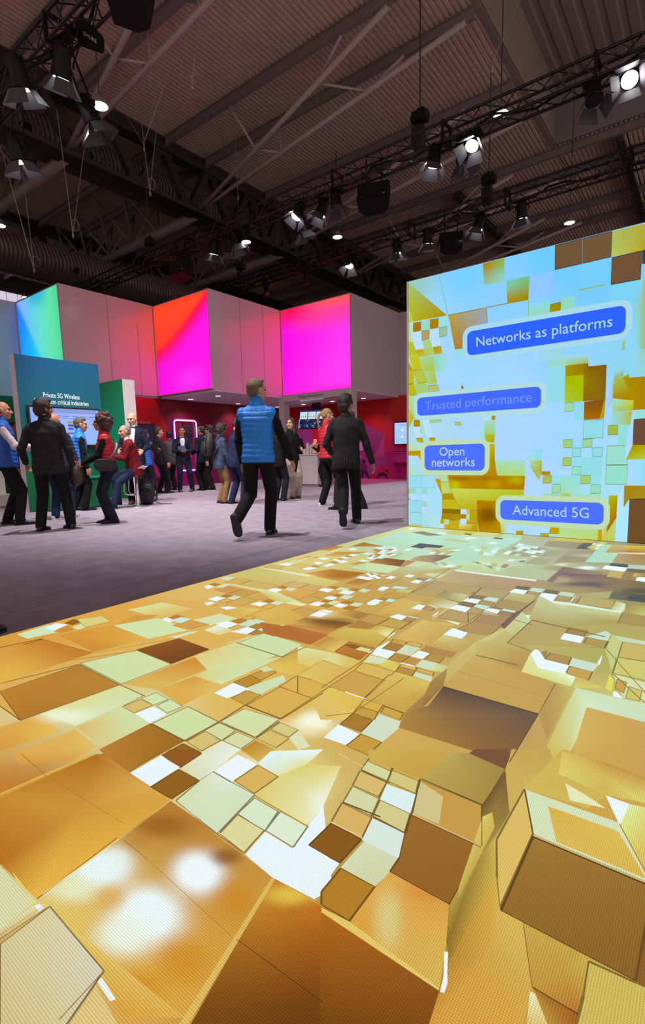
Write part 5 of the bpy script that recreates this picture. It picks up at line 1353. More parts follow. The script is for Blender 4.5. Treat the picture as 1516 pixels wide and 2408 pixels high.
for nm, q, lines, cb, ct in CAPTIONS:
    bl, br, tr, tl = [np.array(p) for p in q]; g = 0.055
    halo = [bl+(-g, -g), br+(g, -g), tr+(g, g), tl+(-g, g)]
    pc = Pic(W3); pc.poly(rrect(halo, 0.11), 'a8d8ec' if nm[0] in 'N' else ('b0dce0' if nm[0] == 'T' else 'c0dcb0'), 0.0012)
    low = [halo[0], halo[1]]
    hl = pc.build('caption_halo', _m['led_wall_picture'], ledw)
    pc = Pic(W3); pc.poly(rrect(q, 0.06), cb, 0.0018); cp = pc.build('caption_plate', _m['led_wall_picture'], ledw, label='blue rounded caption reading '+nm)
    tm = MB()
    for body, tq in lines: text_quad(tm, body, *[Vector(W3(p[0], p[1], 0.0024)) for p in tq])
    colour_mesh('caption_text', tm.v, tm.f, [[hexlin(ct)]*len(fc) for fc in tm.f], _m['led_wall_picture'], cp)

# booth: square modules stepping along two directions
ZB, ZT = 2.90, 5.66
white = mat('booth_white_gloss', (0.50, 0.44, 0.48), 0.20, spec=0.7)
def fascia(name, a, b, label):
    t = MB(); t.box2((a[0], a[1], ZB), (b[0], b[1], ZT))
    o = t.build(name, white, None, kind='structure', label=label); return o
TH = 0.08
def seam(parent, pts):
    m = MB()
    for p, q in pts: m.bar(p, q, 0.006, 0.006)
    m.build('panel_seam', mat('seam_grey', '6e6068', 0.5), parent)
w0 = fascia('wall_booth_far_left', (-16.7-TH, 1.0), (-16.7, 7.07), 'white gloss fascia at the far left, lit blue and green')
w1 = fascia('wall_booth_left', (-14.1-TH, 7.07), (-14.1, 10.0), 'white gloss fascia left of the orange and magenta light box')
w2 = fascia('wall_booth_middle', (-11.5-TH, 10.0), (-11.5, 13.05), 'white gloss fascia between the two magenta light boxes')
w3 = fascia('wall_booth_right', (-8.72-TH, 13.05), (-8.72, 16.0), 'white gloss fascia right of the right magenta light box')
w4 = fascia('wall_booth_far_right', (-8.72, 16.0), (-2.0, 16.0+TH), 'white gloss fascia beside the LED wall edge')
seam(w0, [((-16.697, 5.2, ZB), (-16.697, 5.2, ZT)), ((-16.697, 6.1, ZB), (-16.697, 6.1, ZT))])
seam(w1, [((-14.097, 8.45, ZB), (-14.097, 8.45, ZT)), ((-14.097, 9.4, ZB), (-14.097, 9.4, 5.0))])
seam(w2, [((-11.497, 11.2, ZB), (-11.497, 11.2, ZT)), ((-11.497, 12.2, ZB), (-11.497, 12.2, ZT))])
trimm = mat('aluminium_trim', '8a8488', 0.35, metal=0.6)
def lightbox(name, x0, x1, y, fn, label):
    t = thing(name, label, 'light box', ((x0+x1)/2, y, ZB))
    w = (x1-x0)/2; h = ZT-ZB
    p = Pic(lambda a, b, z: (a, -0.004-z, b)); p.grid(-w+0.03, 0.03, w-0.03, h-0.03, fn, 28, 28)
    p.build('glowing_panel', attr_mat('lightbox_glow', rough=0.35, spec=0.3), t)
    m = MB(); m.box2((-w+.008, -0.001, 0.004), (w-.09, 0.10, h-.004)); m.build('backing_box', white, t)
    m = MB()
    for a, b in (((-w, -0.005, 0.012), (w, -0.005, 0.012)), ((-w, -0.005, h-0.012), (w, -0.005, h-0.012)), ((-w+0.012, -0.005, 0), (-w+0.012, -0.005, h)), ((w-0.012, -0.005, 0), (w-0.012, -0.005, h))): m.bar(a, b, 0.024, 0.024)
    m.build('frame', trimm, t)
    return t
def sm(t): t = min(max(t, 0), 1); return t*t*(3-2*t)
def lerp3(a, b, t): return tuple(a[i]*(1-t)+b[i]*t for i in range(3))
def g_orange(u, v):
    d = v-(0.50+0.50*u**1.4)
    c = lerp3(hexlin('ff0038'), hexlin('ff00d8'), sm((0.0-d)/0.26)); o = lerp3(hexlin('f83c24'), hexlin('f04a20'), sm((v-0.6)*2))
    c = lerp3(c, o, sm((d+0.04)/0.10))
    w = 0.55*math.exp(-((u-0.62)**2/0.06+(v-0.12)**2/0.015)); c = lerp3(c, hexlin('ff40f0'), w)
    e = sm((1-v)/0.06)*sm(u/0.05); return tuple(k*(0.75+0.25*e)*q for k, q in zip(c, (2.6, 1.0, 1.12)))
def g_pink(u, v):
    c = lerp3(hexlin('ff00dc'), hexlin('ff38e8'), sm(u*0.8+0.2-v*0.4)); c = lerp3(c, hexlin('ff3c98'), sm((v-0.62)/0.25)*sm(u*2)); c = lerp3(c, hexlin('ff0a50'), sm((v-0.72)/0.25)*(1-sm(u*1.6-0.2)))
    c = lerp3(c, hexlin('fc5a50'), sm((v-0.86)/0.14)*sm((u-0.2)/0.6)); c = lerp3(c, hexlin('e020c8'), sm((0.10-v)/0.1)*0.8)
    e = sm((1-v)/0.05)*sm((1-u)/0.04); return tuple(k*(0.85+0.15*e)*q for k, q in zip(c, (2.6, 1.0, 1.12)))
def g_cool(u, v):
    d = v-(1.0-1.35*u)
    a = mixl([(0, '0064ff'), (0.3, '00a8ff'), (0.6, '00dcec'), (0.85, '00dca0'), (1, '00d878')], u*0.75+(1-v)*0.30); b = mixl([(0, '98a0f8'), (0.25, '68c0f4'), (0.55, '60e0d0'), (0.8, '60e4a8'), (1, '48d898')], u)
    c = lerp3(a, b, sm((d+0.03)/0.12)*sm(v/0.25)); c = lerp3(c, hexlin('00a8d8'), 0.7*sm((v-0.8)/0.2)*sm((u-0.25)/0.2)*(1-sm((u-0.6)/0.25)))
    return c
lightbox('light_box', -11.5-2.6, -11.5, 10.0, g_orange, 'square light box glowing orange at the top and magenta below')
lightbox('light_box', -11.5, -8.72, 13.05, g_pink, 'square light box glowing magenta with a red upper left corner, right of its twin')
lightbox('light_box', -16.7, -14.1, 7.07, g_cool, 'square light box glowing blue and green at far left')
def soffit(x0, x1, y0, y1):
    m = MB(); m.box2((x0, y0, ZB-0.06), (x1, y1, ZB)); struct(m, 'ceiling_soffit', mat('soffit_pale', (0.55, 0.50, 0.56), 0.5))
soffit(-16.7, -14.18, 7.17, 10.2); soffit(-14.1, -11.5, 10.1, 16.0); soffit(-11.5, -8.72, 13.15, 16.0)
for px_, py_ in DOWNLIGHTS:
    t = thing('downlight', 'round recessed downlight glowing in the booth soffit', 'downlight', (px_, py_, ZB-0.06), 0, 'soffit downlights')
    m = MB(); m.cyl((0, 0, -0.006), (0, 0, 0), 0.085, n=20); m.build('lens', mat('downlight_glow', 'ffffff', 0.4, emit='fff4f0', estr=9.0), t)
    m = MB(); m.tube([(0.095*math.cos(2*PI*k/20), 0.095*math.sin(2*PI*k/20), -0.004) for k in range(20)], 0.010, closed=True); m.build('bezel', mat('bezel_white', 'd8d4d6', 0.4), t)
# printed walls under the boxes
printm = attr_mat('printed_wall', emission=False, rough=0.5, spec=0.35)
def redcol(u, v, k=1.0):
    c = mixl([(0, 'a80878'), (0.25, 'b00468'), (0.5, 'b00830'), (0.75, 'b4060c'), (1, 'b80606')], v); return tuple(x*k for x in c)
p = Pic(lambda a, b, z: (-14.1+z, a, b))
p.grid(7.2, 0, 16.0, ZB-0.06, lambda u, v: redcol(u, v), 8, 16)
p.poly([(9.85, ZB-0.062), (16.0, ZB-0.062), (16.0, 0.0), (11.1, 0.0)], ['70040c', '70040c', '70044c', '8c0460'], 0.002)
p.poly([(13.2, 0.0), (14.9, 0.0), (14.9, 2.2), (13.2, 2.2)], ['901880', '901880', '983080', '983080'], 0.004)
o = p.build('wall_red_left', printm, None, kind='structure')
m = MB(); m.box2((-14.2, 7.2, 0), (-14.104, 16.0, ZB-0.06)); struct(m, 'wall_red_left_core', white)
p = Pic(lambda a, b, z: (a, 15.95-z, b))
p.grid(-14.1, 0, -2.0, ZB, lambda u, v: redcol(u, v, 1.0), 10, 16)
mk = 0.003
p.poly([(-8.95, ZB), (-8.72+0.3, ZB), (-4.0, ZB), (-4.0, 0), (-9.35, 1.6)], ['c83018', 'c83018', 'c83018', 'b80468', 'b80c38'], 0.001)
# printed cityscape: towers, a tilted house, a figure with a dog
for q, c, z in (([(-14.1, 0), (-12.6, 0), (-12.6, 2.25), (-12.72, 2.25), (-12.72, 2.35), (-14.1, 2.35)], '8c2c74', .002), ([(-12.6, 0), (-11.2, 0), (-11.2, .9), (-11.6, 1.6), (-11.95, 1.6), (-11.95, 1.72), (-12.1, 1.72), (-12.1, 1.5), (-12.6, 1.5)], '8c2870', .003),
    ([(-10.9, .9), (-10.2, 2.1), (-9.35, 1.62), (-9.65, .9)], '842464', .002), ([(-10.3, .4), (-9.3, .4), (-9.3, 1.62), (-9.65, .9)], 'a83078', .003), ([(-10.9, 0), (-9.20, 0), (-9.20, .78), (-10.9, .78)], '942c78', .004), ([(-11.0, .8), (-10.4, 1.5), (-10.4, .8)], '9c2c7c', .003)):
    p.poly(q, c, z)
p.disc(-9.26, 0.0, 0.42, 'b00850', .005, ry=0.5); p.disc(-9.78, -0.1, 0.28, 'b00830', .006); p.rect(-10.3, -0.6, -8.6, -0.001, 'b00850', .0005)
p.disc(-10.17, 0.64, 0.075, '240830', .007)
p.poly([(-10.55, .56), (-10.2, .56), (-10.05, .5), (-10.03, .32), (-10.3, .32), (-10.3, .44), (-10.55, .5)], '70084c', .007)
p.poly([(-10.31, .32), (-10.05, .32), (-9.92, 0), (-9.99, 0), (-10.16, .2), (-10.22, 0), (-10.29, 0)], '380440', .008)
p.poly([(-9.68, 0), (-9.62, 0), (-9.48, .1), (-9.3, .12), (-9.2, 0), (-9.13, 0), (-9.22, .14), (-9.16, .22), (-9.13, .28), (-9.2, .34), (-9.32, .36), (-9.25, .31), (-9.24, .22), (-9.5, .22), (-9.6, .27), (-9.53, .18)], '380440', .008)
p.rect(-9.245, .21, -9.19, .23, 'c890b8', .009)
p.rect(-10.45, 1.05, -10.2, 1.35, 'b070a8', .005); p.disc(-10.31, .83, .04, 'b070a8', .006)
p.build('wall_red_back', printm, None, kind='structure')
m = MB(); m.box2((-14.2, 15.956, 0), (-2.0, 16.08, ZB)); struct(m, 'wall_red_back_core', white)
p = Pic(lambda a, b, z: (-16.69+z, a, b)); p.grid(1.0, 0, 10, ZB, lambda u, v: mixl([(0, '28a050'), (1, '08683c')], v), 4, 10)
p.rect(5.1, 0, 6.6, 1.4, '08523c', .002); p.rect(5.7, 0, 6.3, 1.75, '08523c', .003)
p.build('wall_green_far_left', printm, None, kind='structure')
m = MB(); m.box2((-16.78, 1.0, 0), (-16.694, 10.2, ZB)); struct(m, 'wall_green_core', white)
m = MB(); m.box2((-16.7, 10.12, 0), (-14.2, 10.2, ZB)); struct(m, 'wall_green_back', mat('green_paint', '107848', 0.5))
# portal under the right light box
t = thing('portal_frame', 'white header and posts under the right magenta light box', 'portal', (-10.1, 13.05, 0))
m = MB(); m.box2((-1.50, -0.12, 0), (-1.27, 0.16, ZB-0.2)); m.build('post', white, t)
m = MB(); m.box2((1.22, -0.12, 0), (1.45, 0.16, ZB-0.2)); m.build('post', white, t)
m = MB(); m.box2((-1.50, -0.12, ZB-0.2), (1.45, 0.16, ZB-0.004)); m.build('header', white, t)
tm = MB(); text_quad(tm, 'Building an AI-ready network', (-0.62, -0.124, 2.765), (0.40, -0.124, 2.765), (0.40, -0.124, 2.855), (-0.62, -0.124, 2.855)); tm.build('lettering', mat('letter_grey', '48404a', 0.6), t)

# hall: corrugated roof, beams
ZD = 12.0
deck = mat('roof_sheet', (0.56, 0.42, 0.355), 0.75, noise=0.08, nscale=2.0)
def corrugated(name, x0, x1, y0, y1, z, m, pitch=0.15, d=0.045, axis='y'):
    mb = MB(); vs = []; fs = []; x = x0; prof = []
    while x < x1:
        prof += [(x, 0), (x+pitch*.5, 0), (x+pitch*.62, d), (x+pitch*.88, d)]; x += pitch
    prof.append((x, 0))
    for a, h in prof:
        vs += [(a, y0, z+h), (a, y1, z+h)]
    for k in range(len(prof)-1): fs.append((2*k, 2*k+1, 2*k+3, 2*k+2))
    mb.add(vs, fs); return struct(mb, name, m)
corrugated('ceiling', -34, -5.3, -12, 46, ZD, deck)
corrugated('ceiling_beyond_step', -5.3, 12, 21.5, 46, ZD, deck)
dark = mat('roof_sheet_dark', (0.24, 0.19, 0.17), 0.8)
corrugated('ceiling_raised', -5.3, 12, -12, 21.5, ZD+1.9, dark, pitch=0.5, d=0.04)
m = MB()
for k in range(20): m.box2((-5.3, 21.5, ZD+k*0.1), (12, 21.53 if k % 2 else 21.50+0.05, ZD+k*0.1+0.1))
struct(m, 'wall_roof_step', mat('step_sheet', (0.22, 0.19, 0.21), 0.7))
m = MB(); m.box2((-5.42, -12, ZD-0.02), (-5.26, 21.5, ZD+1.9)); struct(m, 'trim_roof_step', dark)
m = MB(); m.box2((-34, 45.5, 0), (12, 46, 16)); struct(m, 'wall_far', mat('hall_wall', (0.06, 0.052, 0.055), 0.8))
m = MB(); m.box2((-34.2, -14, 0), (-34, 46, ZD+.1)); struct(m, 'wall_left', _m['hall_wall'])
m = MB()
for k in range(8): m.box2((-33.98, 10.2+k*0.62, 8.9), (-33.95, 10.2+k*0.62+0.58, 11.0))
struct(m, 'window_1', mat('translucent_daylight', 'e8e4f0', 0.5, emit='e4e0f0', estr=0.75))
beamM = mat('roof_beam_steel', (0.20, 0.16, 0.17), 0.6); blackM = mat('truss_painted_dark', (0.022, 0.018, 0.019), 0.6); tubeM = mat('strut_paint', (0.36, 0.29, 0.30), 0.55)
def ibeam(mb, p, q, h=0.26, w=0.14):
    p, q = Vector(p), Vector(q); mb.bar(p, q, 0.02, h); mb.bar(p+Vector((0, 0, h/2)), q+Vector((0, 0, h/2)), w, 0.025); mb.bar(p-Vector((0, 0, h/2)), q-Vector((0, 0, h/2)), w, 0.025)
for k, yy in enumerate((2.3, 4.0, 7.2, 8.95, 12.1, 13.85, 17.1, 18.8, 21.75, 23.6, 27.0, 29.0, 33)):
    m = MB(); ibeam(m, (-34, yy, ZD-0.15), (-5.4 if yy < 21 else 12, yy, ZD-0.15)); struct(m, 'ceiling_beam', beamM)
for yy in (-1.5, 3.5, 8.5, 13.5):
    m = MB(); ibeam(m, (-5.2, yy, ZD+1.7), (12, yy, ZD+1.7)); struct(m, 'ceiling_beam_raised', blackM)
m = MB(); ibeam(m, (-9.2, 21.9, ZD-0.2), (-9.2, 46, ZD-0.2), 0.5, .25); ibeam(m, (-3.2, 21.9, ZD-0.2), (-3.2, 46, ZD-0.2), 0.5, .25); struct(m, 'ceiling_beam_far', blackM)
def big_truss(x, zb=10.0, zt=11.75, y0=-10, y1=46, nm='ceiling_truss'):
    m = MB(); m.bar((x, y0, zt), (x, y1, zt), 0.45, 0.4); m.bar((x, y0, zb), (x, y1, zb), 0.5, 0.22); m.bar((x+.42, y0, zb-.1), (x+.42, y1, zb-.1), 0.12, 0.12); m.bar((x-.4, y0, zb+.1), (x-.4, y1, zb+.1), 0.1, 0.12)
    y = y0
    while y < y1:
        m.bar((x, y, zb), (x, y+1.05, zt), 0.24, 0.24, (1, 0, 0)); m.bar((x, y+1.05, zt), (x, y+2.1, zb), 0.24, 0.24, (1, 0, 0))
        m.box((x, y, zb+.12), (0.30, 0.75, 0.42)); m.box((x, y+1.05, zt-.12), (0.30, 0.7, 0.42)); y += 2.1
    return struct(m, nm, blackM)
big_truss(-15.9); big_truss(-25.6, 9.9, 11.75)
ductM = mat('duct_spiral_steel', (0.11, 0.075, 0.085), 0.42, metal=0.4, bump=0.0)
def duct(x, z, r, y0, y1, nozz):
    t = thing('air_duct', 'long round ribbed air duct behind the dark roof truss' if x > -19 else 'large round air duct hanging low at far left under the roof', 'duct', (x, y0, z))
    rings = []; n = 24; y = 0.0
    while y < y1-y0:
        for dy, dr in ((0, 0), (0.10, 0), (0.112, 0.004), (0.138, 0.004), (0.15, 0)): rings.append([Vector((math.cos(2*PI*k/n)*(r+dr), y+dy, math.sin(2*PI*k/n)*(r+dr))) for k in range(n)])
        y += 0.15
    m = MB(); m.loft(rings); m.build('pipe', ductM, t)
    for ny_ in nozz:
        a = math.radians(-20); c = Vector((math.cos(a)*r, ny_-y0, math.sin(a)*r)); d = Vector((math.cos(a), 0, math.sin(a)))
        m = MB(); m.tube([c+d*0.02+(Vector((-d.z, 0, d.x))*math.cos(2*PI*k/18)+Vector((0, 1, 0))*math.sin(2*PI*k/18))*0.17 for k in range(18)], 0.035, closed=True); nz = m.build('nozzle', ductM, t)
        m = MB(); m.cyl(c, c+d*0.03, 0.15, n=18); m.build('opening', mat('duct_hole', (0.004, 0.004, 0.004), 0.9), nz)
duct(-17.3, 11.0, 0.62, 0, 30, (7.9, 9.8, 11.65, 13.5, 19.2, 23)); duct(-21.4, 8.75, 0.72, 0, 30, (11.2, 16.2))
# slanting tube struts rising from the truss foot to the roof beams
def struts(yn, ends, zb=10.05):
    m = MB(); foot = Vector((-15.75, yn, zb)); E = [Vector(e) for e in ends]
    for e in E: m.cyl(foot, e, 0.075, n=10)
    for u in (0.40, 0.72):
        a = foot.lerp(E[0], u); b = foot.lerp(E[1], u); m.cyl(a, b, 0.035, n=8)
        m.cyl(a, (a.x+(1.1 if u > .5 else -.3), E[0].y, ZD-.28), 0.042, n=8)
        m.cyl(b, (b.x+(1.1 if u > .5 else -.3), E[1].y, ZD-.28), 0.042, n=8)
    struct(m, 'ceiling_strut', tubeM)
for k in range(-1, 5):
    o = 4.9*k; struts(8.55+o, ((-6.9, 7.25+o, ZD-.3), (-5.6, 8.9+o, ZD-.3)))
# girders of the bay beyond the truss
for yy in (8.6, 13.5, 18.4):
    m = MB(); m.cyl((-16, yy, 10.0), (-25.6, yy, 9.9), 0.17, n=12)
    for a in range(1, 5):
        xa = -16.6-a*1.8; m.cyl((xa, yy, 10.0), (xa-.9, yy-.9, ZD-.3), 0.05, n=8); m.cyl((xa-1.8, yy, 10.0), (xa-.9, yy-.9, ZD-.3), 0.05, n=8); m.cyl((xa, yy, 10.0), (xa-.9, yy+.8, ZD-.3), 0.05, n=8); m.cyl((xa-1.8, yy, 10.0), (xa-.9, yy+.8, ZD-.3), 0.05, n=8)
    struct(m, 'ceiling_girder', beamM)
# ------------------------------------------------------------------ rigging
rigM = mat('rig_black', (0.004, 0.004, 0.005), 0.5, spec=0.2); rigM2 = mat('rig_truss_black', (0.004, 0.004, 0.005), 0.35, spec=0.4); doorM = mat('barn_door_grey', (0.055, 0.055, 0.06), 0.5, spec=0.3)
steel = mat('wire_steel', (0.45, 0.42, 0.42), 0.4, metal=0.7); chainM = mat('chain_black', (0.02, 0.02, 0.02), 0.5)
lensOn = mat('lens_lit', 'ffffff', 0.3, emit='fff8ff', estr=22.0); lensOff = mat('lens_dark', (0.01, 0.01, 0.012), 0.15)
def truss(label, x0, x1, y, z, s=0.31):
    t = thing('light_truss', label, 'lighting truss', (x0, y, z), 0, 'black lighting trusses')
    L = x1-x0; h = s/2
    for a, b in ((-h, h), (h, h), (-h, -h), (h, -h)):
        m = MB(); m.cyl((0, a, b), (L, a, b), 0.024, n=8); m.build('chord', rigM2, t)
    for side in range(4):
        m = MB(); k = 0; st = 0.29; n = int(L/st)
        for k in range(n):
            c = [(-h, h), (h, h), (h, -h), (-h, -h)]; a, b = c[side], c[(side+1) % 4]
            if k % 2: a, b = b, a
            m.cyl((k*st, *a), ((k+1)*st, *b), 0.010, n=5, caps=False)
        m.build('bracing', rigM2, t)
    for k in range(1, int(L/2.4)):
        m = MB()
        for a, b, c, d in ((-h, -h, h, -h), (h, -h, h, h), (h, h, -h, h), (-h, h, -h, -h)): m.bar((k*2.4, a*1.1, b*1.1), (k*2.4, c*1.1, d*1.1), 0.05, 0.04, (1, 0, 0))
        m.build('joint_plate', rigM, t)
    m = MB(); pts = [(0.3*k, 0.10*math.sin(k*1.7), -h*0.55+0.05*math.sin(k*.9)) for k in range(int(L/0.3))]; m.tube(pts, 0.022, 6); m.build('cable_run', rigM, t)
    return t
TA = (4.03, 6.72); TB = (9.30, 6.55); TC = (12.43, 6.57)
truss('black lighting truss overhead at the upper left, nearest the camera', -17, 3.0, *TA)
truss('long black lighting truss crossing the middle of the hall above the magenta light boxes', -18.5, 4.5, *TB)
truss('farthest black lighting truss, running above the top edge of the LED wall', -16, 6, *TC)
def spotlight(label, tx, T, p, d, lit, kind='fresnel', s=1.0):
    """clamped under a truss at x=tx; lamp head centred at p, pointing along d"""
    y, z = T; t = thing('stage_spotlight', label, 'spotlight', (p[0], y, z-0.155), 0, 'spotlights on the lighting trusses'); o = Vector((p[0], y, z-0.155)); c = Vector(p)-o; d = Vector(d).normalized()
    u = d.cross(Vector((0, 0, 1)));  u = u.normalized() if u.length > .05 else Vector((1, 0, 0)); w = u.cross(d)
    if c.z > -0.16: c.z = -0.16
    m = MB(); m.box((0, 0, 0.02), (0.06, 0.09, 0.10)); m.cyl((0, 0, 0), (0, 0, -0.08), 0.02); m.build('clamp', rigM, t)
    r = 0.115*s if kind != 'profile' else 0.085
    m = MB(); top = Vector((c.x, c.y, -0.08)); m.tube([c+u*(r+.03), c+u*(r+.03)+Vector((0, 0, .06)), Vector((0, 0, -0.08))+u*(r*.8), Vector((0, 0, -0.08))-u*(r*.8), c-u*(r+.03)+Vector((0, 0, .06)), c-u*(r+.03)], 0.013, 6); m.build('yoke', rigM, t)
    m = MB(); L = 0.34*s if kind != 'profile' else 0.62
    def ring(k, rad, sq=0): return [c+d*k+(u*math.cos(2*PI*i/16)+w*math.sin(2*PI*i/16))*rad for i in range(16)]
    m.loft([ring(-L*.55, r*.72), ring(-L*.5, r*.86), ring(-L*.1, r*.92), ring(L*.1, r), ring(L*.35, r*1.08), ring(L*.45, r*1.1)]); m.build('housing', rigM, t)
    for k in range(3):
        pass
    m = MB(); m.cyl(c+d*(L*.45), c+d*(L*.45+.008), r*.94, n=20); m.build('lens', lensOn if lit else lensOff, t)
    m = MB(); m.cyl(c-d*(L*.55), c-d*(L*.60), r*.5, n=12); m.box(c-d*(L*.3)+w*(r*.9), (0.07, 0.07, 0.07)); m.build('rear_cap', rigM, t)
    if kind in ('fresnel', 'square'):
        e = L*.46; fl = 0.20*s if kind == 'fresnel' else 0.16*s; wd = r*1.0
        for ax, bx in ((u, w), (-u, w), (w, u), (-w, u)):
            m = MB(); a = c+d*e+ax*r*1.08; b = a+d*(fl*.82)+ax*(fl*.55)
            vs = [a-bx*wd*.9, a+bx*wd*.9, b+bx*wd*1.35, b-bx*wd*1.35]; n_ = ax*0.003
            m.add([v+n_ for v in vs]+[v-n_ for v in vs], [(0, 1, 2, 3), (7, 6, 5, 4), (0, 4, 5, 1), (1, 5, 6, 2), (2, 6, 7, 3), (3, 7, 4, 0)]); m.build('barn_door', doorM, t)
    return t
for a in [
  ('lit fresnel spotlight with barn doors below the truss at upper left', TA, (-7.04, 3.85, 6.10), (-.55, .1, -1), 1),
  ('spotlight with a bright lower door, left of the lit one at upper left', TA, (-7.30, 3.40, 5.86), (-.25, .35, -1), 1),
  ('dark spotlight with open grey doors right below the lit one at upper left', TA, (-7.22, 4.28, 5.80), (.1, .45, -1), 0),
  ('lit spotlight low at the left edge, alone on the upper left truss', TA, (-8.66, 3.90, 5.66), (-.1, .3, -1), 1),
  ('dark spotlight whose barn doors hang in at the top edge of the picture', TA, (-4.56, 3.85, 6.08), (.1, .3, -1), 0),
  ('dark spotlight with long barn doors, left of the brightest square one at upper right', TB, (-1.74, 9.2, 6.34), (.25, -.3, -1), 0),
  ('bright square floodlight with a blue door at the right edge of the middle truss', TB, (-1.24, 9.2, 6.36), (-.05, -.85, -.75), 1, 'square'),
  ('bright round spotlight facing us under the middle truss, right of its pair', TB, (-3.55, 9.2, 6.42), (-.05, -.6, -.9), 1),
  ('left one of the close spotlight pair right of centre on the middle truss', TB, (-4.28, 9.2, 6.36), (-.15, -.1, -1), 1),
  ('right one of the close spotlight pair right of centre on the middle truss', TB, (-3.86, 9.42, 6.20), (.15, .25, -1), 0),
  ('wide bright floodlight with a lit lower door in the middle of the middle truss', TB, (-7.46, 9.2, 6.36), (-.2, -.5, -.9), 1, 'square'),
  ('bright spotlight beside the wide floodlight on the middle truss', TB, (-6.98, 9.42, 6.42), (-.4, -.3, -1), 1),
  ('dark spotlight with folded doors, right of the wide floodlight', TB, (-6.55, 9.3, 6.28), (.1, .1, -1), 0),
  ('spotlight with grey doors hanging just below the wide floodlight', TB, (-7.62, 9.45, 6.06), (.2, .35, -1), 0),
  ('leftmost spotlight of the cluster left of centre, its door lit white', TB, (-10.35, 9.3, 6.32), (-.35, .1, -1), 1),
  ('dark spotlight second from left in the cluster left of centre', TB, (-9.92, 9.45, 6.40), (-.2, .3, -1), 0),
  ('dark spotlight with hanging doors third in the cluster left of centre', TB, (-9.50, 9.25, 6.20), (.2, .2, -1), 0),
  ('slim can light with a glowing bottom at the right of the cluster left of centre', TB, (-9.22, 9.3, 6.36), (0, .05, -1), 1, 'can'),
  ('long slanted profile spotlight on the left part of the far truss', TC, (-11.5, 12.4, 6.75), (.45, -.2, -1), 0, 'profile'),
  ('lit spotlight tilted down above the right magenta light box', TC, (-8.28, 12.4, 6.30), (.05, -.35, -1), 1),
  ('spotlight left of the LED wall corner on the far truss', TC, (-6.80, 12.4, 6.28), (0, .25, -1), 1),
  ('spotlight beside the small black speaker on the far truss', TC, (-5.92, 12.35, 6.25), (-.1, .25, -1), 1),
  ('bright tilted spotlight between the speaker and the lone one on the far truss', TC, (-4.63, 12.4, 6.25), (-.3, -.1, -1), 1),
  ('lone spotlight with a grey skirt of doors, rightmost on the far truss', TC, (-3.67, 12.4, 6.22), (0, .3, -1), 1),
  ('dark upright profile spotlight left of the lit one on the far truss', TC, (-9.82, 12.4, 6.75), (0, 0, -1), 0, 'profile')]:
    spotlight(a[0], a[2][0], *a[1:])
def hoist(label, p, ztop, vee=True):
    t = thing('chain_hoist', label, 'chain hoist', p, 0, 'chain hoists')
    m = MB(); m.box((0, 0, 0.28), (0.26, 0.20, 0.18)); m.cyl((-.16, 0, .28), (.16, 0, .28), 0.09, n=14); m.build('motor', rigM, t)
    m = MB(); m.tube([(-.06, 0, .36), (-.06, 0, .44), (.06, 0, .44), (.06, 0, .36)], 0.012); m.build('handle', rigM, t)
    m = MB(); m.box((-.04, 0.02, -0.06), (0.22, 0.18, 0.36)); m.build('chain_bag', mat('bag_cordura', (0.006, 0.006, 0.007), 0.9), t)
    m = MB(); m.tube([(0.004*math.sin(k*1.9), 0.004*math.cos(k*1.9), .42+k*(ztop-p[2]-.42)/60) for k in range(61)], 0.014, 5); m.build('chain', chainM, t)
    m = MB(); zt = ztop-p[2]; m.tube([(0, 0, zt+.15), (.03, 0, zt+.05), (.02, 0, zt-.05), (-.02, 0, zt-.05)], 0.016); m.build('hook', steel, t)
    m = MB(); m.cyl((0, 0, zt+.12), (0, 0, ZD+.03-p[2]), .008, n=5) if not vee else [m.cyl((0, 0, zt+.12), (-1.0, -.3, ZD-.3-p[2]), 0.008, n=5), m.cyl((0, 0, zt+.12), (0.9, .4, ZD-.3-p[2]), 0.008, n=5)]; m.build('wire', steel, t)
hoist('chain hoist standing on the middle truss right of centre, chain going up', (-4.78, 9.62, 6.98), 9.9); hoist('chain hoist on the far truss above the LED wall', (-4.55, 12.75, 7.0), 9.6)
hoist('chain hoist at the far left end of the middle truss', (-13.5, 9.62, 7.0), 9.8); hoist('chain hoist above the gap between the two magenta boxes', (-12.9, 12.72, 6.98), 9.4, False)
spkM = mat('speaker_black', (0.004, 0.004, 0.005), 0.7, spec=0.15, bump=0.15, bscale=200)
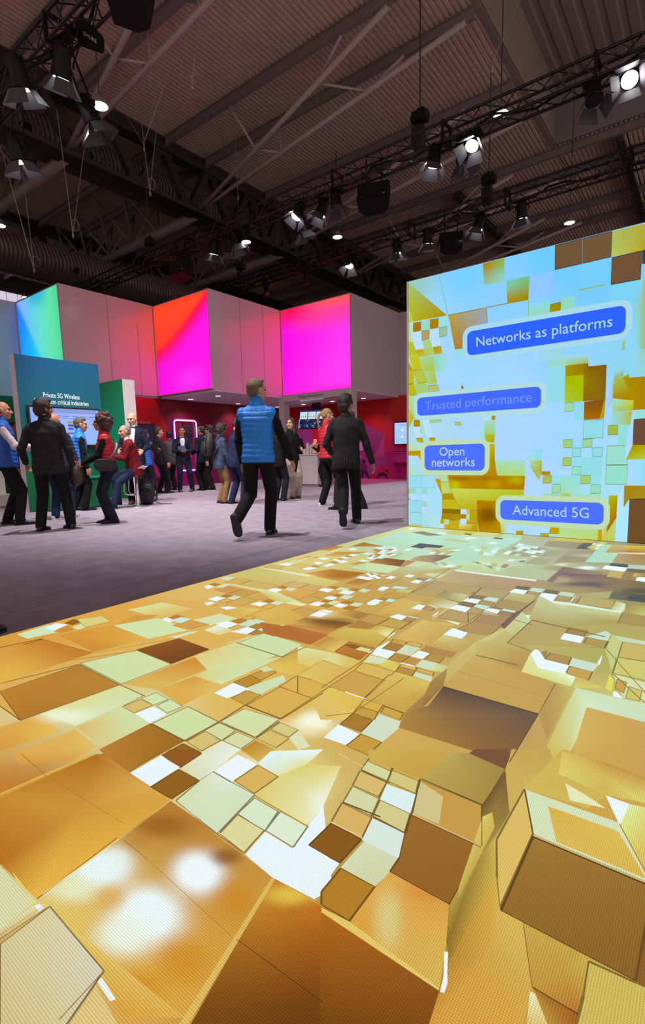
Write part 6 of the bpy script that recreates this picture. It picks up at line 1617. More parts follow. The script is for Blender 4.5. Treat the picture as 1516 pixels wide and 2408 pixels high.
def speaker(label, p, rz, tilt, s=1.0, T=TB):
    t = thing('loudspeaker', label, 'loudspeaker', p, rz, 'hanging loudspeakers')
    R = Matrix.Rotation(tilt, 3, 'X'); m = MB()
    f = [(-.36*s, -.20*s), (.36*s, -.20*s), (.36*s, 0.10*s), (.22*s, .26*s), (-.22*s, .26*s), (-.36*s, .10*s)]
    m.prism(f, -.24*s, .24*s, to=lambda x, y, z: tuple(R @ Vector((x, y, z)))); m.build('cabinet', spkM, t)
    m = MB(); c = [R @ Vector((x*s, -.205*s, z*s)) for x, z in ((-.33, -.21), (.33, -.21), (.33, .21), (-.33, .21))]; n_ = R @ Vector((0, -.012*s, 0)); m.add(c+[v+n_ for v in c], [(4, 5, 6, 7), (0, 1, 5, 4), (1, 2, 6, 5), (2, 3, 7, 6), (3, 0, 4, 7)]); m.build('grille', mat('speaker_grille', (0.008, 0.008, 0.010), 0.8, bump=.4, bscale=300, spec=.15), t)
    m = MB(); h = T[1]-.15-p[2]; m.tube([(-.38*s, 0, 0), (-.38*s, 0, .30*s), (.38*s, 0, .30*s), (.38*s, 0, 0)], 0.014); m.cyl((-.15, 0, .30*s), (-.15, 0, h+.30), .014); m.cyl((.15, 0, .30*s), (.15, 0, h+.30), .014); Z3_ = Matrix.Rotation(-rz, 3, 'Z'); m.bar(Z3_ @ Vector((-.15, -.2, 0))+Vector((0, 0, h-.005)), Z3_ @ Vector((-.15, .2, 0))+Vector((0, 0, h-.005)), .03, .03); m.bar(Z3_ @ Vector((.15, -.2, 0))+Vector((0, 0, h-.005)), Z3_ @ Vector((.15, .2, 0))+Vector((0, 0, h-.005)), .03, .03); m.build('bracket', rigM, t)
    m = MB(); q = R @ Vector((.28*s, -.222*s, -.17*s)); m.box(q, (.05*s, .006, .03*s), R); m.build('badge', steel, t)
speaker('black loudspeaker under the middle truss left of the lit pair', (-5.62, 9.3, 5.98), .35, -.45, .84); speaker('black loudspeaker at the left of the middle truss above the orange light box', (-11.7, 9.3, 6.0), .1, -.35, .84)
speaker('small black loudspeaker with a dark red face on the far truss', (-5.33, 12.4, 5.98), .5, -.35, .74, TC); speaker('large black loudspeaker cut by the top edge of the picture', (-5.30, 3.72, 6.05), -.75, -.25, .92, TA)
t = thing('paddle_antenna', 'black paddle-shaped radio antenna hanging beside the large speaker at the top', 'antenna', (-6.95, 4.03, 6.64))
ax = Vector((.75, .55, -.62)).normalized(); bx = Vector((0.45, -.2, .35)); bx = (bx-ax*bx.dot(ax)).normalized(); nx_ = ax.cross(bx); q0 = Vector((-.04, .05, -.02))
out = [(0, -.10), (.06, -.16), (.38, -.09), (.40, -.05), (.40, .05), (.38, .09), (.06, .16), (0, .10)]
m = MB(); m.prism(out, -.012, .012, to=lambda x, y, z: tuple(q0+ax*x+bx*y+nx_*z)); m.build('paddle', spkM, t)
tm = MB(); sg = 1 if nx_.dot(Vector((6.55, -4.0, -5.4))) > 0 else -1
text_quad(tm, 'SHURE', *[q0+ax*a+bx*b*sg+nx_*(.0135*sg) for a, b in ((.10, -.018), (.30, -.018), (.30, .022), (.10, .022))]); tm.build('lettering', mat('letter_pale', 'b8b4b8', .6), t)
m = MB(); m.cyl((0, 0, 0.02), q0, .015); m.build('mount', rigM, t)
def bay(label, p, drop):
    t = thing('high_bay_lamp', label, 'hall lamp', p, 0, 'high bay lamps')
    m = MB(); m.cyl((0, 0, 0), (0, 0, .02), .17, n=24); m.build('lens', mat('high_bay_glow', 'ffffff', .4, emit='ffeeda', estr=14.0), t)
    m = MB(); m.tube([(.19*math.cos(2*PI*k/20), .19*math.sin(2*PI*k/20), .015) for k in range(20)], .02, closed=True); m.cyl((0, 0, .02), (0, 0, .20), .18, .09, n=20); m.build('reflector', beamM, t)
    m = MB(); m.cyl((0, 0, .2), (0, 0, ZD+(.03 if p[0] < -5.3 else 1.94)-p[2]), .012, n=5); m.build('hanger', chainM, t)
bay('round high bay lamp glowing at upper left beside the spotlight cluster', (-11.62, 7.18, 9.0), 0); bay('round high bay lamp glowing behind the middle truss at upper right', (-4.54, 13.44, 9.0), 0); bay('round high bay lamp glowing in the centre above the right magenta box', (-11.61, 16.56, 9.0), 0)
bay('round high bay lamp glowing above the LED wall', (-4.56, 21.1, 9.0), 0); bay('round high bay lamp cut by the left edge', (-19.85, 8.14, 9.0), 0); bay('small bright lamp above the blue-green light box at far left', (-27.4, 12.1, 9.0), 0)
def bridle(label, b, t1, t2):
    t = thing('wire_bridle', label, 'wire sling', b, 0, 'wire slings hanging from the roof'); b = Vector(b)
    for q in (t1, t2): m = MB(); m.cyl((0, 0, 0), Vector(q)-b, .011, n=5); m.build('wire', steel, t)
    m = MB(); m.tube([(0, .10+.11*math.cos(2*PI*k/18), .28+.16*math.sin(2*PI*k/18)) for k in range(18)], .010, 5, closed=True); m.build('loop', steel, t)
    m = MB(); m.tube([(0, 0, .05), (.03, 0, 0), (.03, 0, -.1), (-.03, 0, -.1), (-.03, 0, 0)], .018, 5, closed=True); m.build('hook', steel, t)
bridle('V-shaped wire sling with a looped cable hanging left of centre', (-15.4, 8.32, 7.6), (-15.4, 8.15, 10.9), (-15.4, 9.05, 10.9)); bridle('wire sling with two looped cables in front of the dark roof truss', (-14.0, 10.1, 8.96), (-14, 9.88, ZD+.02), (-14, 10.7, ZD+.02))
bridle('wire sling with looped cables at the far left above the blue light box', (-18.0, 8.30, 7.2), (-18, 7.4, 11.9), (-18, 8.2, 11.9)); bridle('thin wire sling with two loops high under the roof at top centre', (-10.9, 9.3, 10.2), (-11.6, 9.3, ZD+.02), (-10.3, 9.3, ZD+.02))

# ------------------------------------------------------------------ booth furniture
PX_ = -10.12
def cyan_print(u, v): return lerp3(mixl([(0, '0a7040'), (.25, '0a7850'), (.5, '08746c'), (.72, '086c84'), (1, '08568c')], v), hexlin('0a5c6c'), 0.35*u)
_cp = cyan_print
def cyan_print(u, v): return tuple(k*.72 for k in _cp(u, v))
t = thing('display_wall', 'blue and green free-standing display wall lettered Private 5G Wireless', 'display wall', (PX_, 4.16, 0))
m = MB(); m.box2((-.22, 0, 0), (-.002, 1.60, 2.9)); m.build('core', mat('display_edge_lilac', (.62, .58, .68), .5), t)
p = Pic(lambda a, b, z: (z, a, b)); p.grid(0, 0, 1.6, 2.9, cyan_print, 6, 16); p.build('printed_face', printm, t)
tm = MB(); L3 = lambda a, b: (0.003, a-4.16, b)
text_quad(tm, 'Private 5G Wireless', L3(4.61, 2.165), L3(5.315, 2.165), L3(5.315, 2.255), L3(4.61, 2.255)); text_quad(tm, 'for mission critical industries', L3(4.43, 2.045), L3(5.49, 2.045), L3(5.49, 2.135), L3(4.43, 2.135))
tm.build('lettering', mat('letter_white', 'e0e6ea', .5, emit='c8d0d8', estr=.25), t)
m = MB(); m.box2((.0, .26, 0.02), (.30, 1.42, .60)); m.build('cabinet', mat('cabinet_green', (.006, .13, .055), .5), t)
m = MB(); m.box2((.0, .24, .60), (.33, 1.44, .63)); m.build('ledge', mat('ledge_green', (.02, .30, .15), .4), t)
def monitor(name, label, loc, rz, w, h, painter, tilt=0.0, bezel=.035, estr=1.0):
    t = thing(name, label, 'monitor', loc, rz); R = Matrix.Rotation(tilt, 3, 'X')
    m = MB(); m.box((0, .03, 0), (w, .05, h), R); m.build('housing', mat('monitor_black', (.008, .008, .01), .3), t)
    p = Pic(lambda a, b, z: tuple(R @ Vector((a-w/2+bezel, .003-z, b-h/2+bezel)))); painter(p, w-2*bezel, h-2*bezel)
    p.build('screen', attr_mat('monitor_picture', rough=.25, spec=.3), t); return t
def p_dash(p, w, h):
    p.rect(0, 0, w, h, ['6898e8', '88a8f0', 'a8b8f8', '88a8f0']); p.rect(.03*w, .88*h, .97*w, .99*h, '7c98dc', .0005)
    for k in range(7): p.rect((.06+.13*k)*w, .78*h, (.16+.13*k)*w, .81*h, '5c84e0', .0005)
    for k in range(4): p.rect((.05+.235*k)*w, .04*h, (.27+.235*k)*w, .74*h, '94b4f8', .0005); p.rect((.05+.235*k)*w, .735*h, (.27+.235*k)*w, .745*h, '4868b0', .001)
    for x, y, c, hh in ((.55, .60, '988c28', .05), (.55, .52, '1840d0', .05), (.55, .50, '988c28', .02), (.55, .42, '1848e0', .06), (.55, .33, '988c28', .03), (.55, .30, '2858e0', .03), (.38, .52, '988c28', .03), (.38, .46, '1840d0', .05), (.38, .40, '988c28', .03), (.68, .36, '1848e0', .32), (.20, .60, '1848d8', .05), (.32, .66, '1848d8', .05), (.55, .16, '30b070', .04), (.42, .16, '30b070', .04), (.42, .10, '30b070', .03), (.42, .06, '2858e0', .03), (.12, .4, '1848d8', .1)):
        p.rect((x-.035)*w, y*h, (x+.045)*w, (y+hh)*h, c, .0015)
monitor('wall_monitor', 'wide black monitor with a pale blue dashboard on the blue display wall', (PX_+.10, 4.965, 1.61), PI/2, 1.40, .76, p_dash)
t = thing('display_wall', 'green display wall with a white end, right behind the blue one', 'display wall', (-11.1, 6.89, 0))
m = MB(); m.box2((-2.0, .002, 0), (0, .32, 2.83)); m.build('core', mat('display_edge_white', (.66, .62, .66), .5), t)
p = Pic(lambda a, b, z: (a, -z, b)); p.grid(-2.0, 0, 0, 2.83, lambda u, v: lerp3(mixl([(0, '0a8c40'), (.45, '0a9868'), (.7, '0a9078'), (1, '107848')], v), hexlin('187838'), .3*sm((u-.7)*3)), 8, 14); p.build('printed_face', printm, t)
tm = MB(); text_quad(tm, 'tation', (-.94, -.004, 2.07), (-.70, -.004, 2.07), (-.70, -.004, 2.17), (-.94, -.004, 2.17)); tm.build('lettering', _m['letter_white'], t)
tm = MB(); text_quad(tm, 'for broadband', (-14.092, 8.62, 2.035), (-14.092, 9.60, 2.035), (-14.092, 9.60, 2.125), (-14.092, 8.62, 2.125)); tm.build('wall_lettering', mat('letter_pink', 'd89090', .6), None, label='pale lettering reading broadband on the red booth wall', cat='lettering')
def p_dark(p, w, h):
    p.rect(0, 0, w, h, '141430'); p.rect(.1*w, .15*h, .34*w, .68*h, ['6898e0', '88b8f0', '88b0f0', '5888d8'], .0005); p.rect(.4*w, .55*h, .62*w, .6*h, '5878c0', .0005); p.rect(.1*w, .72*h, .5*w, .74*h, '4060a0', .0005); p.rect(.45*w, .12*h, .6*w, .22*h, '98b8f0', .0005)
monitor('wall_monitor', 'dark monitor with pale blue bars on the red wall left of the suited men', (-14.05, 9.15, 1.68), PI/2, 1.2, .70, p_dark)
t = thing('booth_counter', 'magenta counter under the dark monitor on the red wall', 'counter', (-14.09, 8.1, 0)); mg = mat('magenta_paint', (.42, .004, .18), .45)
m = MB(); m.box2((0, 0, .35), (.45, 2.2, .92)); m.build('drawer_box', mg, t); m = MB(); m.box2((0, 0, .93), (.5, 2.22, .96)); m.build('top', mg, t); m = MB(); m.box2((0, .1, 0.004), (.35, 2.1, .35)); m.build('plinth', mat('magenta_dark', (.25, .003, .10), .5), t)
# neon frame
t = thing('neon_frame', 'violet-white neon tube bent into a tall rounded frame on the red wall', 'neon light', (-14.05, 10.95, 1.35))
def rr(w, h, r, n=6):
    out = []
    for cx, cz, a0 in ((w/2-r, h/2-r, 0), (-w/2+r, h/2-r, PI/2), (-w/2+r, -h/2+r, PI), (w/2-r, -h/2+r, 1.5*PI)):
        out += [(cx+r*math.cos(a0+PI/2*k/n), cz+r*math.sin(a0+PI/2*k/n)) for k in range(n+1)]
    return out
m = MB(); m.tube([(0, a, b) for a, b in rr(.90, 1.66, .10)], .016, 8, closed=True); m.build('tube', mat('neon_core', 'ffffff', .4, emit=(.80, .48, 1.0), estr=3.2), t)
m = MB(); m.tube([(-.022, a, b) for a, b in rr(.97, 1.73, .12)], .018, 6, closed=True); m.build('sleeve', mat('neon_sleeve', (.2, .05, .7), .4, emit=(.10, .01, .85), estr=.8), t)
t = thing('equipment_rack', 'dark slotted equipment panel on the wall inside the neon frame', 'equipment panel', (-14.06, 11.02, 1.78))
m = MB(); m.box((0, 0, 0), (.06, .36, .62)); m.build('case', mat('rack_dark', (.02, .006, .02), .5), t)
for k in range(3):
    for j in range(3): m = MB(); m.box((.034, -.10+.1*j, .22-k*.1), (.01, .05, .05)); m.build('module', mat('rack_module', (.10, .04, .08), .5), t)
# hanging monitor + column
t = thing('ceiling_pole', 'dark square pole carrying the tilted monitor below the soffit', 'pole', (-11.75, 15.15, 0)); m = MB(); m.box2((-.16, -.04, 2.2), (.16, .10, ZB-.065)); m.build('pole_tube', mat('pole_dark', (.03, .012, .03), .5), t)
def p_net(p, w, h):
    p.rect(0, 0, w, h, '10183c'); p.rect(0, .93*h, w, h, '24386c', .0004)
    for k in range(3):
        p.rect((.03+.325*k)*w, .52*h, (.325+.325*k)*w, .91*h, 'c8e0ec', .0005); p.rect((.07+.325*k)*w, .80*h, (.26+.325*k)*w, .82*h, 'a8c0d0', .001)
        for j, c in enumerate(('20a070', 'c0a060', 'a02840')): p.disc((.09+.085*j+.325*k)*w, .66*h, .022*w, c, .001)
    rn = random.Random(5)
    for k in range(60): x, y = rn.random()*.92, rn.random()*.42+.03; p.rect((x+.02)*w, y*h, (x+.02+rn.random()*.06)*w, (y+rn.random()*.09)*h, rn.choice(['2858a8', '90b0d8', '183878', '5888d0', 'c0d0e8', '081028']), .0005+k*.00002)
    p.rect(.0, 0, .03*w, .5*h, 'b8c8e0', .003)
mo = monitor('hanging_monitor', 'tilted monitor with white dashboard tiles hanging from the dark pole', (-11.85, 15.0, 2.24), .02, 1.24, .72, p_net, -.12, .02)
mo.rotation_euler = (0, .04, .0)
def p_app(p, w, h):
    p.rect(0, 0, w, h, ['a0c4f4', 'a8ccf8', 'b4d4fc', 'a8ccf8']); p.rect(.16*w, .88*h, .8*w, .90*h, '5078b0', .0005)
    for x, y, c in ((.42, .66, 'e0f0ff'), (.75, .66, '184878'), (.42, .33, 'e0f0ff'), (.75, .33, 'd0e4fc'), (1.08, .66, 'e0f0ff')): p.disc(x*w*.8, y*h, .055*w, c, .0005)
    for y in (.74, .56, .44, .22): p.rect(.25*w, y*h, .8*w, (y+.008)*h, '6890c8', .0005)
monitor('wall_monitor', 'upright monitor with pale blue app icons, cut by the LED wall edge', (-8.42, 15.90, 1.60), 0, .94, .80, p_app)
t = thing('wall_shelf', 'magenta wall shelf box below the monitor beside the LED wall', 'shelf', (-8.3, 15.94, 0)); m = MB(); m.box2((-.62, -.42, .60), (.9, 0, .93)); m.build('box', mg, t); m = MB(); m.box2((-.63, -.44, .93), (.9, 0, .955)); m.build('top', mat('magenta_light', (.5, .01, .25), .4), t)
m = MB(); m.box((-8.55, 15.7, .968), (.5, .06, .02)); m.build('tablet_stand', mat('tablet_black', (.01, .005, .01), .4), None, label='flat dark tablet lying on the magenta wall shelf', cat='tablet')
# white counter with scale models
t = thing('demo_counter', 'white counter carrying a small model city', 'counter', (-9.55, 12.25, 0))
m = MB(); m.box2((-.42, -.30, .06), (.30, .45, .93)); m.build('cabinet', mat('counter_white', (.62, .56, .60), .4), t); m = MB(); m.box2((-.45, -.34, .93), (.33, .48, .96)); m.build('top', mat('counter_top_white', (.7, .66, .7), .3), t)
m = MB(); m.box2((-.28, -.306, .12), (.18, -.300, .82)); m.build('door_panel', _m['counter_white'], t); m = MB(); m.box2((-.40, -.27, .003), (.28, .42, .06)); m.build('plinth', mat('plinth_pink', (.35, .12, .22), .6), t)
mw = mat('model_white', (.75, .72, .68), .5)
for k, (x, y, w, h) in enumerate(((-.32, -.1, .10, .14), (-.22, 0, .07, .22), (-.15, -.14, .06, .32), (-.08, -.02, .09, .27), (.02, -.15, .06, .12), (.10, -.05, .07, .24), (.16, -.15, .06, .33), (.22, .02, .08, .30), (.36, -.1, .10, .08), (.47, .05, .1, .1), (-.28, .15, .1, .1))):
    m = MB(); m.box((-9.62+x*.8, 12.25+y, .961+h/2), (w, w, h)); m.box((-9.62+x*.8, 12.25+y, .961+h+.01), (w*.6, w*.6, .02))
    for j in range(int(h/.04)): m.box((-9.62+x*.8, 12.25+y, .97+j*.04), (w*1.04, w*1.04, .008))
    m.build('model_tower', mw, None, label='white model tower in the small city on the white counter', cat='model building', group='model towers')
t = thing('model_mast', 'glowing red-orange model mast among the white towers', 'model mast', (-9.42, 12.08, .961)); rg = mat('mast_glow', 'ff6040', .4, emit=(1, .12, .06), estr=1.6)
m = MB(); m.cyl((0, 0, 0), (0, 0, .34), .025); m.build('shaft', rg, t); m = MB(); m.cyl((0, 0, .34), (0, 0, .44), .05, n=14); m.build('head', rg, t); m = MB(); m.box((0, 0, .01), (.09, .09, .02)); m.build('foot', mat('mast_foot', (.05, .04, .04), .5), t)
# far-left bits behind the display wall
t = thing('white_pedestal', 'pale green-lit pedestal behind the blue display wall at the left edge', 'pedestal', (-12.6, 4.55, 0)); m = MB(); m.box((0, 0, .12), (.7, .5, .24)); m.build('base', mw, t); m = MB(); m.box((-.1, 0, .7), (.3, .3, .92)); m.build('column_body', mw, t)
t = thing('wall_camera', 'white round wall camera on the green wall behind the bald man', 'camera', (-16.62, 6.2, 2.45)); m = MB(); m.box((-.05, 0, 0), (.06, .1, .1)); m.build('mount', mw, t); m = MB(); m.ell((.05, 0, -.02), (.12, .12, .12)); m.build('shell', mw, t); m = MB(); m.ell((.11, 0, -.06), (.08, .085, .07)); m.build('lens', mat('cam_black', (.004, .004, .004), .2), t)
# bar stool
chrome = mat('stool_alu', (.62, .62, .64), .30, metal=.85)
t = thing('bar_stool', 'silver bar stool with a curved shell seat under the man in the maroon sweater', 'stool', (-9.02, 5.75, 0), math.radians(35))
m = MB(); rings = []
for k in range(15):
    u = k/14; a = -.17+.38*u; z = .70+.0*u+(.10*max(0, u-.6)/.4 if u > .6 else 0)+(-.10*(max(0, .12-u)/.12) if u < .12 else 0); w = .19*(1-.25*abs(2*u-1)**3)
    rings.append([Vector((a, w*math.cos(2*PI*i/20), z+.014*math.sin(2*PI*i/20)+.03*abs(math.cos(2*PI*i/20))**3)) for i in range(20)])
m.loft(rings); m.build('seat', mat('stool_shell', (.70, .68, .72), .3, spec=.6), t)
m = MB(); m.cyl((0, 0, .02), (0, 0, .66), .032, n=16); m.cyl((0, 0, .62), (0, 0, .70), .035, .10, n=16); m.build('column', chrome, t)
m = MB(); m.cyl((0, 0, 0.001), (0, 0, .018), .21, .20, n=28); m.build('base', chrome, t)
m = MB(); m.tube([(-.16, -.10, .68), (-.20, -.11, .60), (-.22, -.11, .32), (-.19, -.11, .26), (-.05, -.10, .25), (-.05, .10, .25), (-.19, .11, .26), (-.22, .11, .32), (-.20, .11, .60), (-.16, .10, .68)], .016, 8); m.build('footrest', chrome, t)
# ------------------------------------------------------------------ people
VS = bpy.data.scenes.new('shaping')
def fused(mb, name, mats, parent, voxel, smooth=4, fac=.5, post=None, pick=None, **tags):
    """closed shapes -> one continuous skin"""
    me = mb.mesh(name, [])
    ob = bpy.data.objects.new('shape', me); VS.collection.objects.link(ob)
    r = ob.modifiers.new('r', 'REMESH'); r.mode = 'VOXEL'; r.voxel_size = voxel
    if smooth: s = ob.modifiers.new('s', 'SMOOTH'); s.factor = fac; s.iterations = smooth
    VS.view_layers[0].update(); dg = VS.view_layers[0].depsgraph
    nm = bpy.data.meshes.new_from_object(ob.evaluated_get(dg), depsgraph=dg)
    bpy.data.objects.remove(ob); bpy.data.meshes.remove(me)
    nv = len(nm.vertices)
    if post is not None:
        co = np.empty(nv*3, dtype=np.float32); nm.vertices.foreach_get('co', co); co = co.reshape(-1, 3)
        no = np.empty(nv*3, dtype=np.float32); nm.vertex_normals.foreach_get('vector', no); no = no.reshape(-1, 3)
        nm.vertices.foreach_set('co', post(co, no).astype(np.float32).ravel())
    nm.polygons.foreach_set('use_smooth', [True]*len(nm.polygons))
    for m in (mats if isinstance(mats, (list, tuple)) else [mats]): nm.materials.append(m)
    if pick is not None:
        n = len(nm.polygons); c = np.empty(n*3, dtype=np.float32); nm.polygons.foreach_get('center', c); nm.polygons.foreach_set('material_index', pick(c.reshape(-1, 3)).astype(np.int32))
    nm.name = name; nm.update()
    o = bpy.data.objects.new(name, nm); COL.objects.link(o); o.parent = parent
    for q, v in tags.items(): o[q] = v
    return o
def ik(a, b, l1, l2, pole):
    a, b = Vector(a), Vector(b); d = b-a; L = min(d.length, (l1+l2)*.999); dn = d.normalized(); b = a+dn*L
    x = (l1*l1-l2*l2+L*L)/(2*L); h = math.sqrt(max(l1*l1-x*x, 0)); p = Vector(pole); p = p-dn*p.dot(dn)
    p = p.normalized() if p.length > 1e-4 else Vector((0, 1, 0))
    return a+dn*x+p*h, b
SKIN = {k: mat('skin_'+k, c, .55, noise=.10, nscale=30, bump=.08, bscale=90) for k, c in dict(pale='c89a80', tan='a87454', ruddy='b8806a', brown='6c452e').items()}
LIP = mat('lip', '9a5a4c', .5); EYE_M = mat('eye_dark', (.02, .015, .012), .2)
def cloth(name, c, bump=.35, rough=.85, nscale=14): return mat('cloth_'+name, c, rough, noise=.22, nscale=nscale, bump=bump, bscale=26, spec=.2)
BLK = cloth('black', (.006, .006, .007)); SUIT = cloth('charcoal', (.017, .017, .021)); NAVY = cloth('navy', (.009, .011, .026)); BLUESUIT = cloth('blue_suit', (.010, .015, .048)); GREY = cloth('grey', (.075, .07, .085)); JEAN = cloth('jeans', (.012, .020, .055)); DJEAN = cloth('dark_jeans', (.010, .012, .022))
BEIGE = cloth('beige', (.20, .115, .055)); STONE = cloth('stone', (.36, .30, .25)); MAROON = cloth('maroon', (.13, .004, .010)); DENIM = cloth('denim_blue', (.040, .055, .10)); WHITE = cloth('white', (.62, .58, .62)); SHIRT = cloth('shirt', (.55, .50, .55))
VBLUE = mat('vest_blue', (.004, .19, .72), .55, noise=.12, nscale=20, bump=.25, bscale=60); VBLUE2 = mat('vest_royal', (.005, .085, .45), .55, noise=.12, nscale=20, bump=.25, bscale=60); VRED = mat('vest_red', (.42, .006, .016), .55, noise=.12, nscale=20, bump=.25, bscale=60); VNAVY = mat('vest_navy', (.012, .014, .06), .45, noise=.12, nscale=20, bump=.25, bscale=60)
SHOEB = mat('shoe_black', (.010, .010, .011), .32); SHOEBR = mat('shoe_brown', (.14, .05, .018), .4); SHOEDK = mat('shoe_oxblood', (.035, .010, .008), .35); SHOEW = mat('shoe_white', (.66, .64, .64), .5); SOLEW = mat('sole_white', (.70, .68, .68), .5); SOLEB = mat('sole_black', (.010, .010, .010), .6)
def hairm(n, c): return mat('hair_'+n, c, .45, noise=.35, nscale=45, bump=.6, bscale=120)
HB = hairm('black', (.008, .007, .007)); HDB = hairm('dark_brown', (.022, .013, .008)); HBR = hairm('brown', (.055, .032, .018)); HLB = hairm('light_brown', (.13, .085, .045)); HG = hairm('grey', (.20, .19, .18)); HSALT = hairm('salt', (.075, .07, .066)); HBL = hairm('blonde', (.30, .17, .065)); HRB = hairm('red_brown', (.05, .016, .009)); HBALD = hairm('stubble', (.12, .10, .09))
def person(label, pos, ang, h=1.76, top=SUIT, sleeves=None, legs=BLK, shoes=SHOEB, soles=None, skin='pale', hair='short', hairc=HDB, lean=0.0, hipz=None, feet=None, hands=None, head=(0, 0), female=False, vest=False, coat=0.0, shirt=None, collar=None, beard=None, glasses=False, wide=0, lanyard=None, fine=False, twist=0.0, poles=None, build_=1.0, curl=(.5, .7, .6), quilt=False, tail=True, bend=None):
    s = h/1.76; t = thing('person', label, 'person', (pos[0], pos[1], 0), ang)
    hz = .93*s if hipz is None else hipz
    P = Vector((0, 0, hz)); u = Vector((0, math.sin(lean), math.cos(lean))); f = Vector((0, math.cos(lean), -math.sin(lean))); X = Vector((1, 0, 0)); b = build_
    N = P+u*(.535*s); sw = (.155 if female else .178)*s*b**.5
    tw = Matrix.Rotation(twist, 3, u); fx = tw @ X; ff = tw @ f
    SH = [N-u*(.088*s)-fx*sw, N-u*(.088*s)+fx*sw]
    feet = feet or [(-.10, 0, 0, 0, .12), (.10, .02, 0, 0, -.12)]; hands = hands or [(-.27, .06, .80), (.27, .06, .80)]
    # --- limbs
    LG = []
    for k, (x, y, z, pt, yw) in enumerate(feet):
        hip = P+X*((-.092 if k == 0 else .092)*s)-u*.03*s
        ank = Vector((x, y, z))*s+Vector((0, 0, .085*s))
        kp = (0, 1, .15) if poles is None else poles[k]
        knee, ank = ik(hip, ank, .43*s, .425*s, kp); LG.append((hip, knee, ank, pt, yw))
    AR = []
    for k, w in enumerate(hands):
        sh = SH[k]; wr = Vector(w)*s; sd = -1 if k == 0 else 1
        el, wr = ik(sh, wr, .295*s, .265*s, bend[k] if bend else (sd*.35, -1, -.25)); AR.append((sh, el, wr, sd))
    # --- head frame
    Rh = Matrix.Rotation(-head[0], 3, 'Z') @ Matrix.Rotation(-head[1], 3, 'X'); hs = 1.12*s**.6*(.95 if female else 1.0)
    HC = N+u*(.055*s)+f*.018+Vector((0, .012, .112*s))
    def H(x, y, z): return HC+Rh @ (Vector((x, y, z))*hs)
    vox = .0062 if fine else .0078
    # --- body: head, neck, hands and a slim core, one skin
    B = MB(); E_ = lambda mb, c, r: mb.ell(H(*c), [q*hs for q in r], Rh, 18, 12)
    E_(B, (0, -.012, .022), (.073, .093, .090)); E_(B, (0, .018, -.03), (.062, .070, .085)); E_(B, (0, .048, -.083), (.037, .036, .030)); E_(B, (0, .070, .030), (.052, .022, .016)); E_(B, (.034, .058, -.022), (.026, .026, .026)); E_(B, (-.034, .058, -.022), (.026, .026, .026)); E_(B, (0, .083, -.050), (.023, .012, .009)); E_(B, (0, .083, -.062), (.020, .011, .007))
    B.cap(H(0, .084, .012), H(0, .106, -.024), .009*hs, .014*hs); E_(B, (.013, .090, -.028), (.010, .011, .008)); E_(B, (-.013, .090, -.028), (.010, .011, .008))
    for sd in (-1, 1): E_(B, (sd*.073, -.004, -.008), (.010, .021, .033)); E_(B, (sd*.078, -.012, .004), (.007, .016, .020))
    nr = .050 if female else .058
    B.cap(N-u*.03*s, H(0, -.016, -.055), (nr+.006)*s, nr*s); B.cap(N-u*.02, N-u*.09*s-fx*sw*.6, .05*s, .045*s); B.cap(N-u*.02, N-u*.09*s+fx*sw*.6, .05*s, .045*s)
    rings = [(-.06, .12, .08), (.10, .11, .075), (.25, .12, .08), (.40, .13, .08), (.49, .09, .06)]
    B.loft([[P+u*(z*s)+(X*math.cos(2*PI*i/18)*rx+f*math.sin(2*PI*i/18)*ry)*s for i in range(18)] for z, rx, ry in rings])
    for hip, knee, ank, pt, yw in LG: B.cap(hip, knee, .07*s, .05*s); B.cap(knee, ank, .045*s, .034*s)
    for sh, el, wr, sd in AR:
        B.cap(sh, el, .045*s, .036*s); B.cap(el, wr, .036*s, .026*s); a = (wr-el).normalized()
        fwd = Vector((0, 1, 0)) if abs(a.y) < .75 else Vector((-sd*.5, 0, 1)); td = (fwd-a*fwd.dot(a)).normalized(); n = a.cross(td)
        if n.x*sd > 0: n = -n
        m_ = wr+a*.045*s
        for q in (-1, -.33, .33, 1): B.cap(wr+a*.008+td*q*.013*s, wr+a*.088*s+td*q*.031*s, .0145*s, .0115*s, 8)
        B.cap(wr, wr+a*.06*s, .024*s, .020*s, 8)
        for q, ln in zip((1, .33, -.33, -1), (.92, 1.0, .94, .76)):
            p0 = wr+a*.088*s+td*q*.031*s; ang_ = 0
            for seg, cr in zip((.040, .027, .022), curl):
                ang_ += cr*.75; d_ = a*math.cos(ang_)+n*math.sin(ang_)+td*q*.07; p1 = p0+d_.normalized()*seg*ln*s; B.cap(p0, p1, .0092*s, .0082*s, 8); p0 = p1
        p0 = wr+a*.026*s+td*.026*s; p1 = p0+(a*.55+td*.75+n*.35).normalized()*.045*s; p2 = p1+(a*.85+td*.2+n*.5).normalized()*.030*s; B.cap(p0, p1, .0145*s, .011*s, 8); B.cap(p1, p2, .0108*s, .009*s, 8)
    lc = np.array(H(0, .092, -.056)); 
    def pk(c): return (((c-lc)**2/np.array([.022, .014, .010])**2).sum(1) < 1.0).astype(int)
    fused(B, 'body', [SKIN[skin], LIP], t, vox, 3, .45, pick=pk)
    for sd in (-1, 1):
        m = MB(); m.ell(H(sd*.031, .0805, .006), [.0125*hs, .008*hs, .0075*hs], Rh, 10, 7); m.build('eye', EYE_M, t)
        m = MB(); m.cap(H(sd*.014, .091, .026), H(sd*.050, .079, .028), .0042, .0032, 6); m.build('eyebrow', hairc if hair != 'bald' else HBR, t)
    # --- trousers
    T = MB(); lo = .045 if wide == 0 else .0
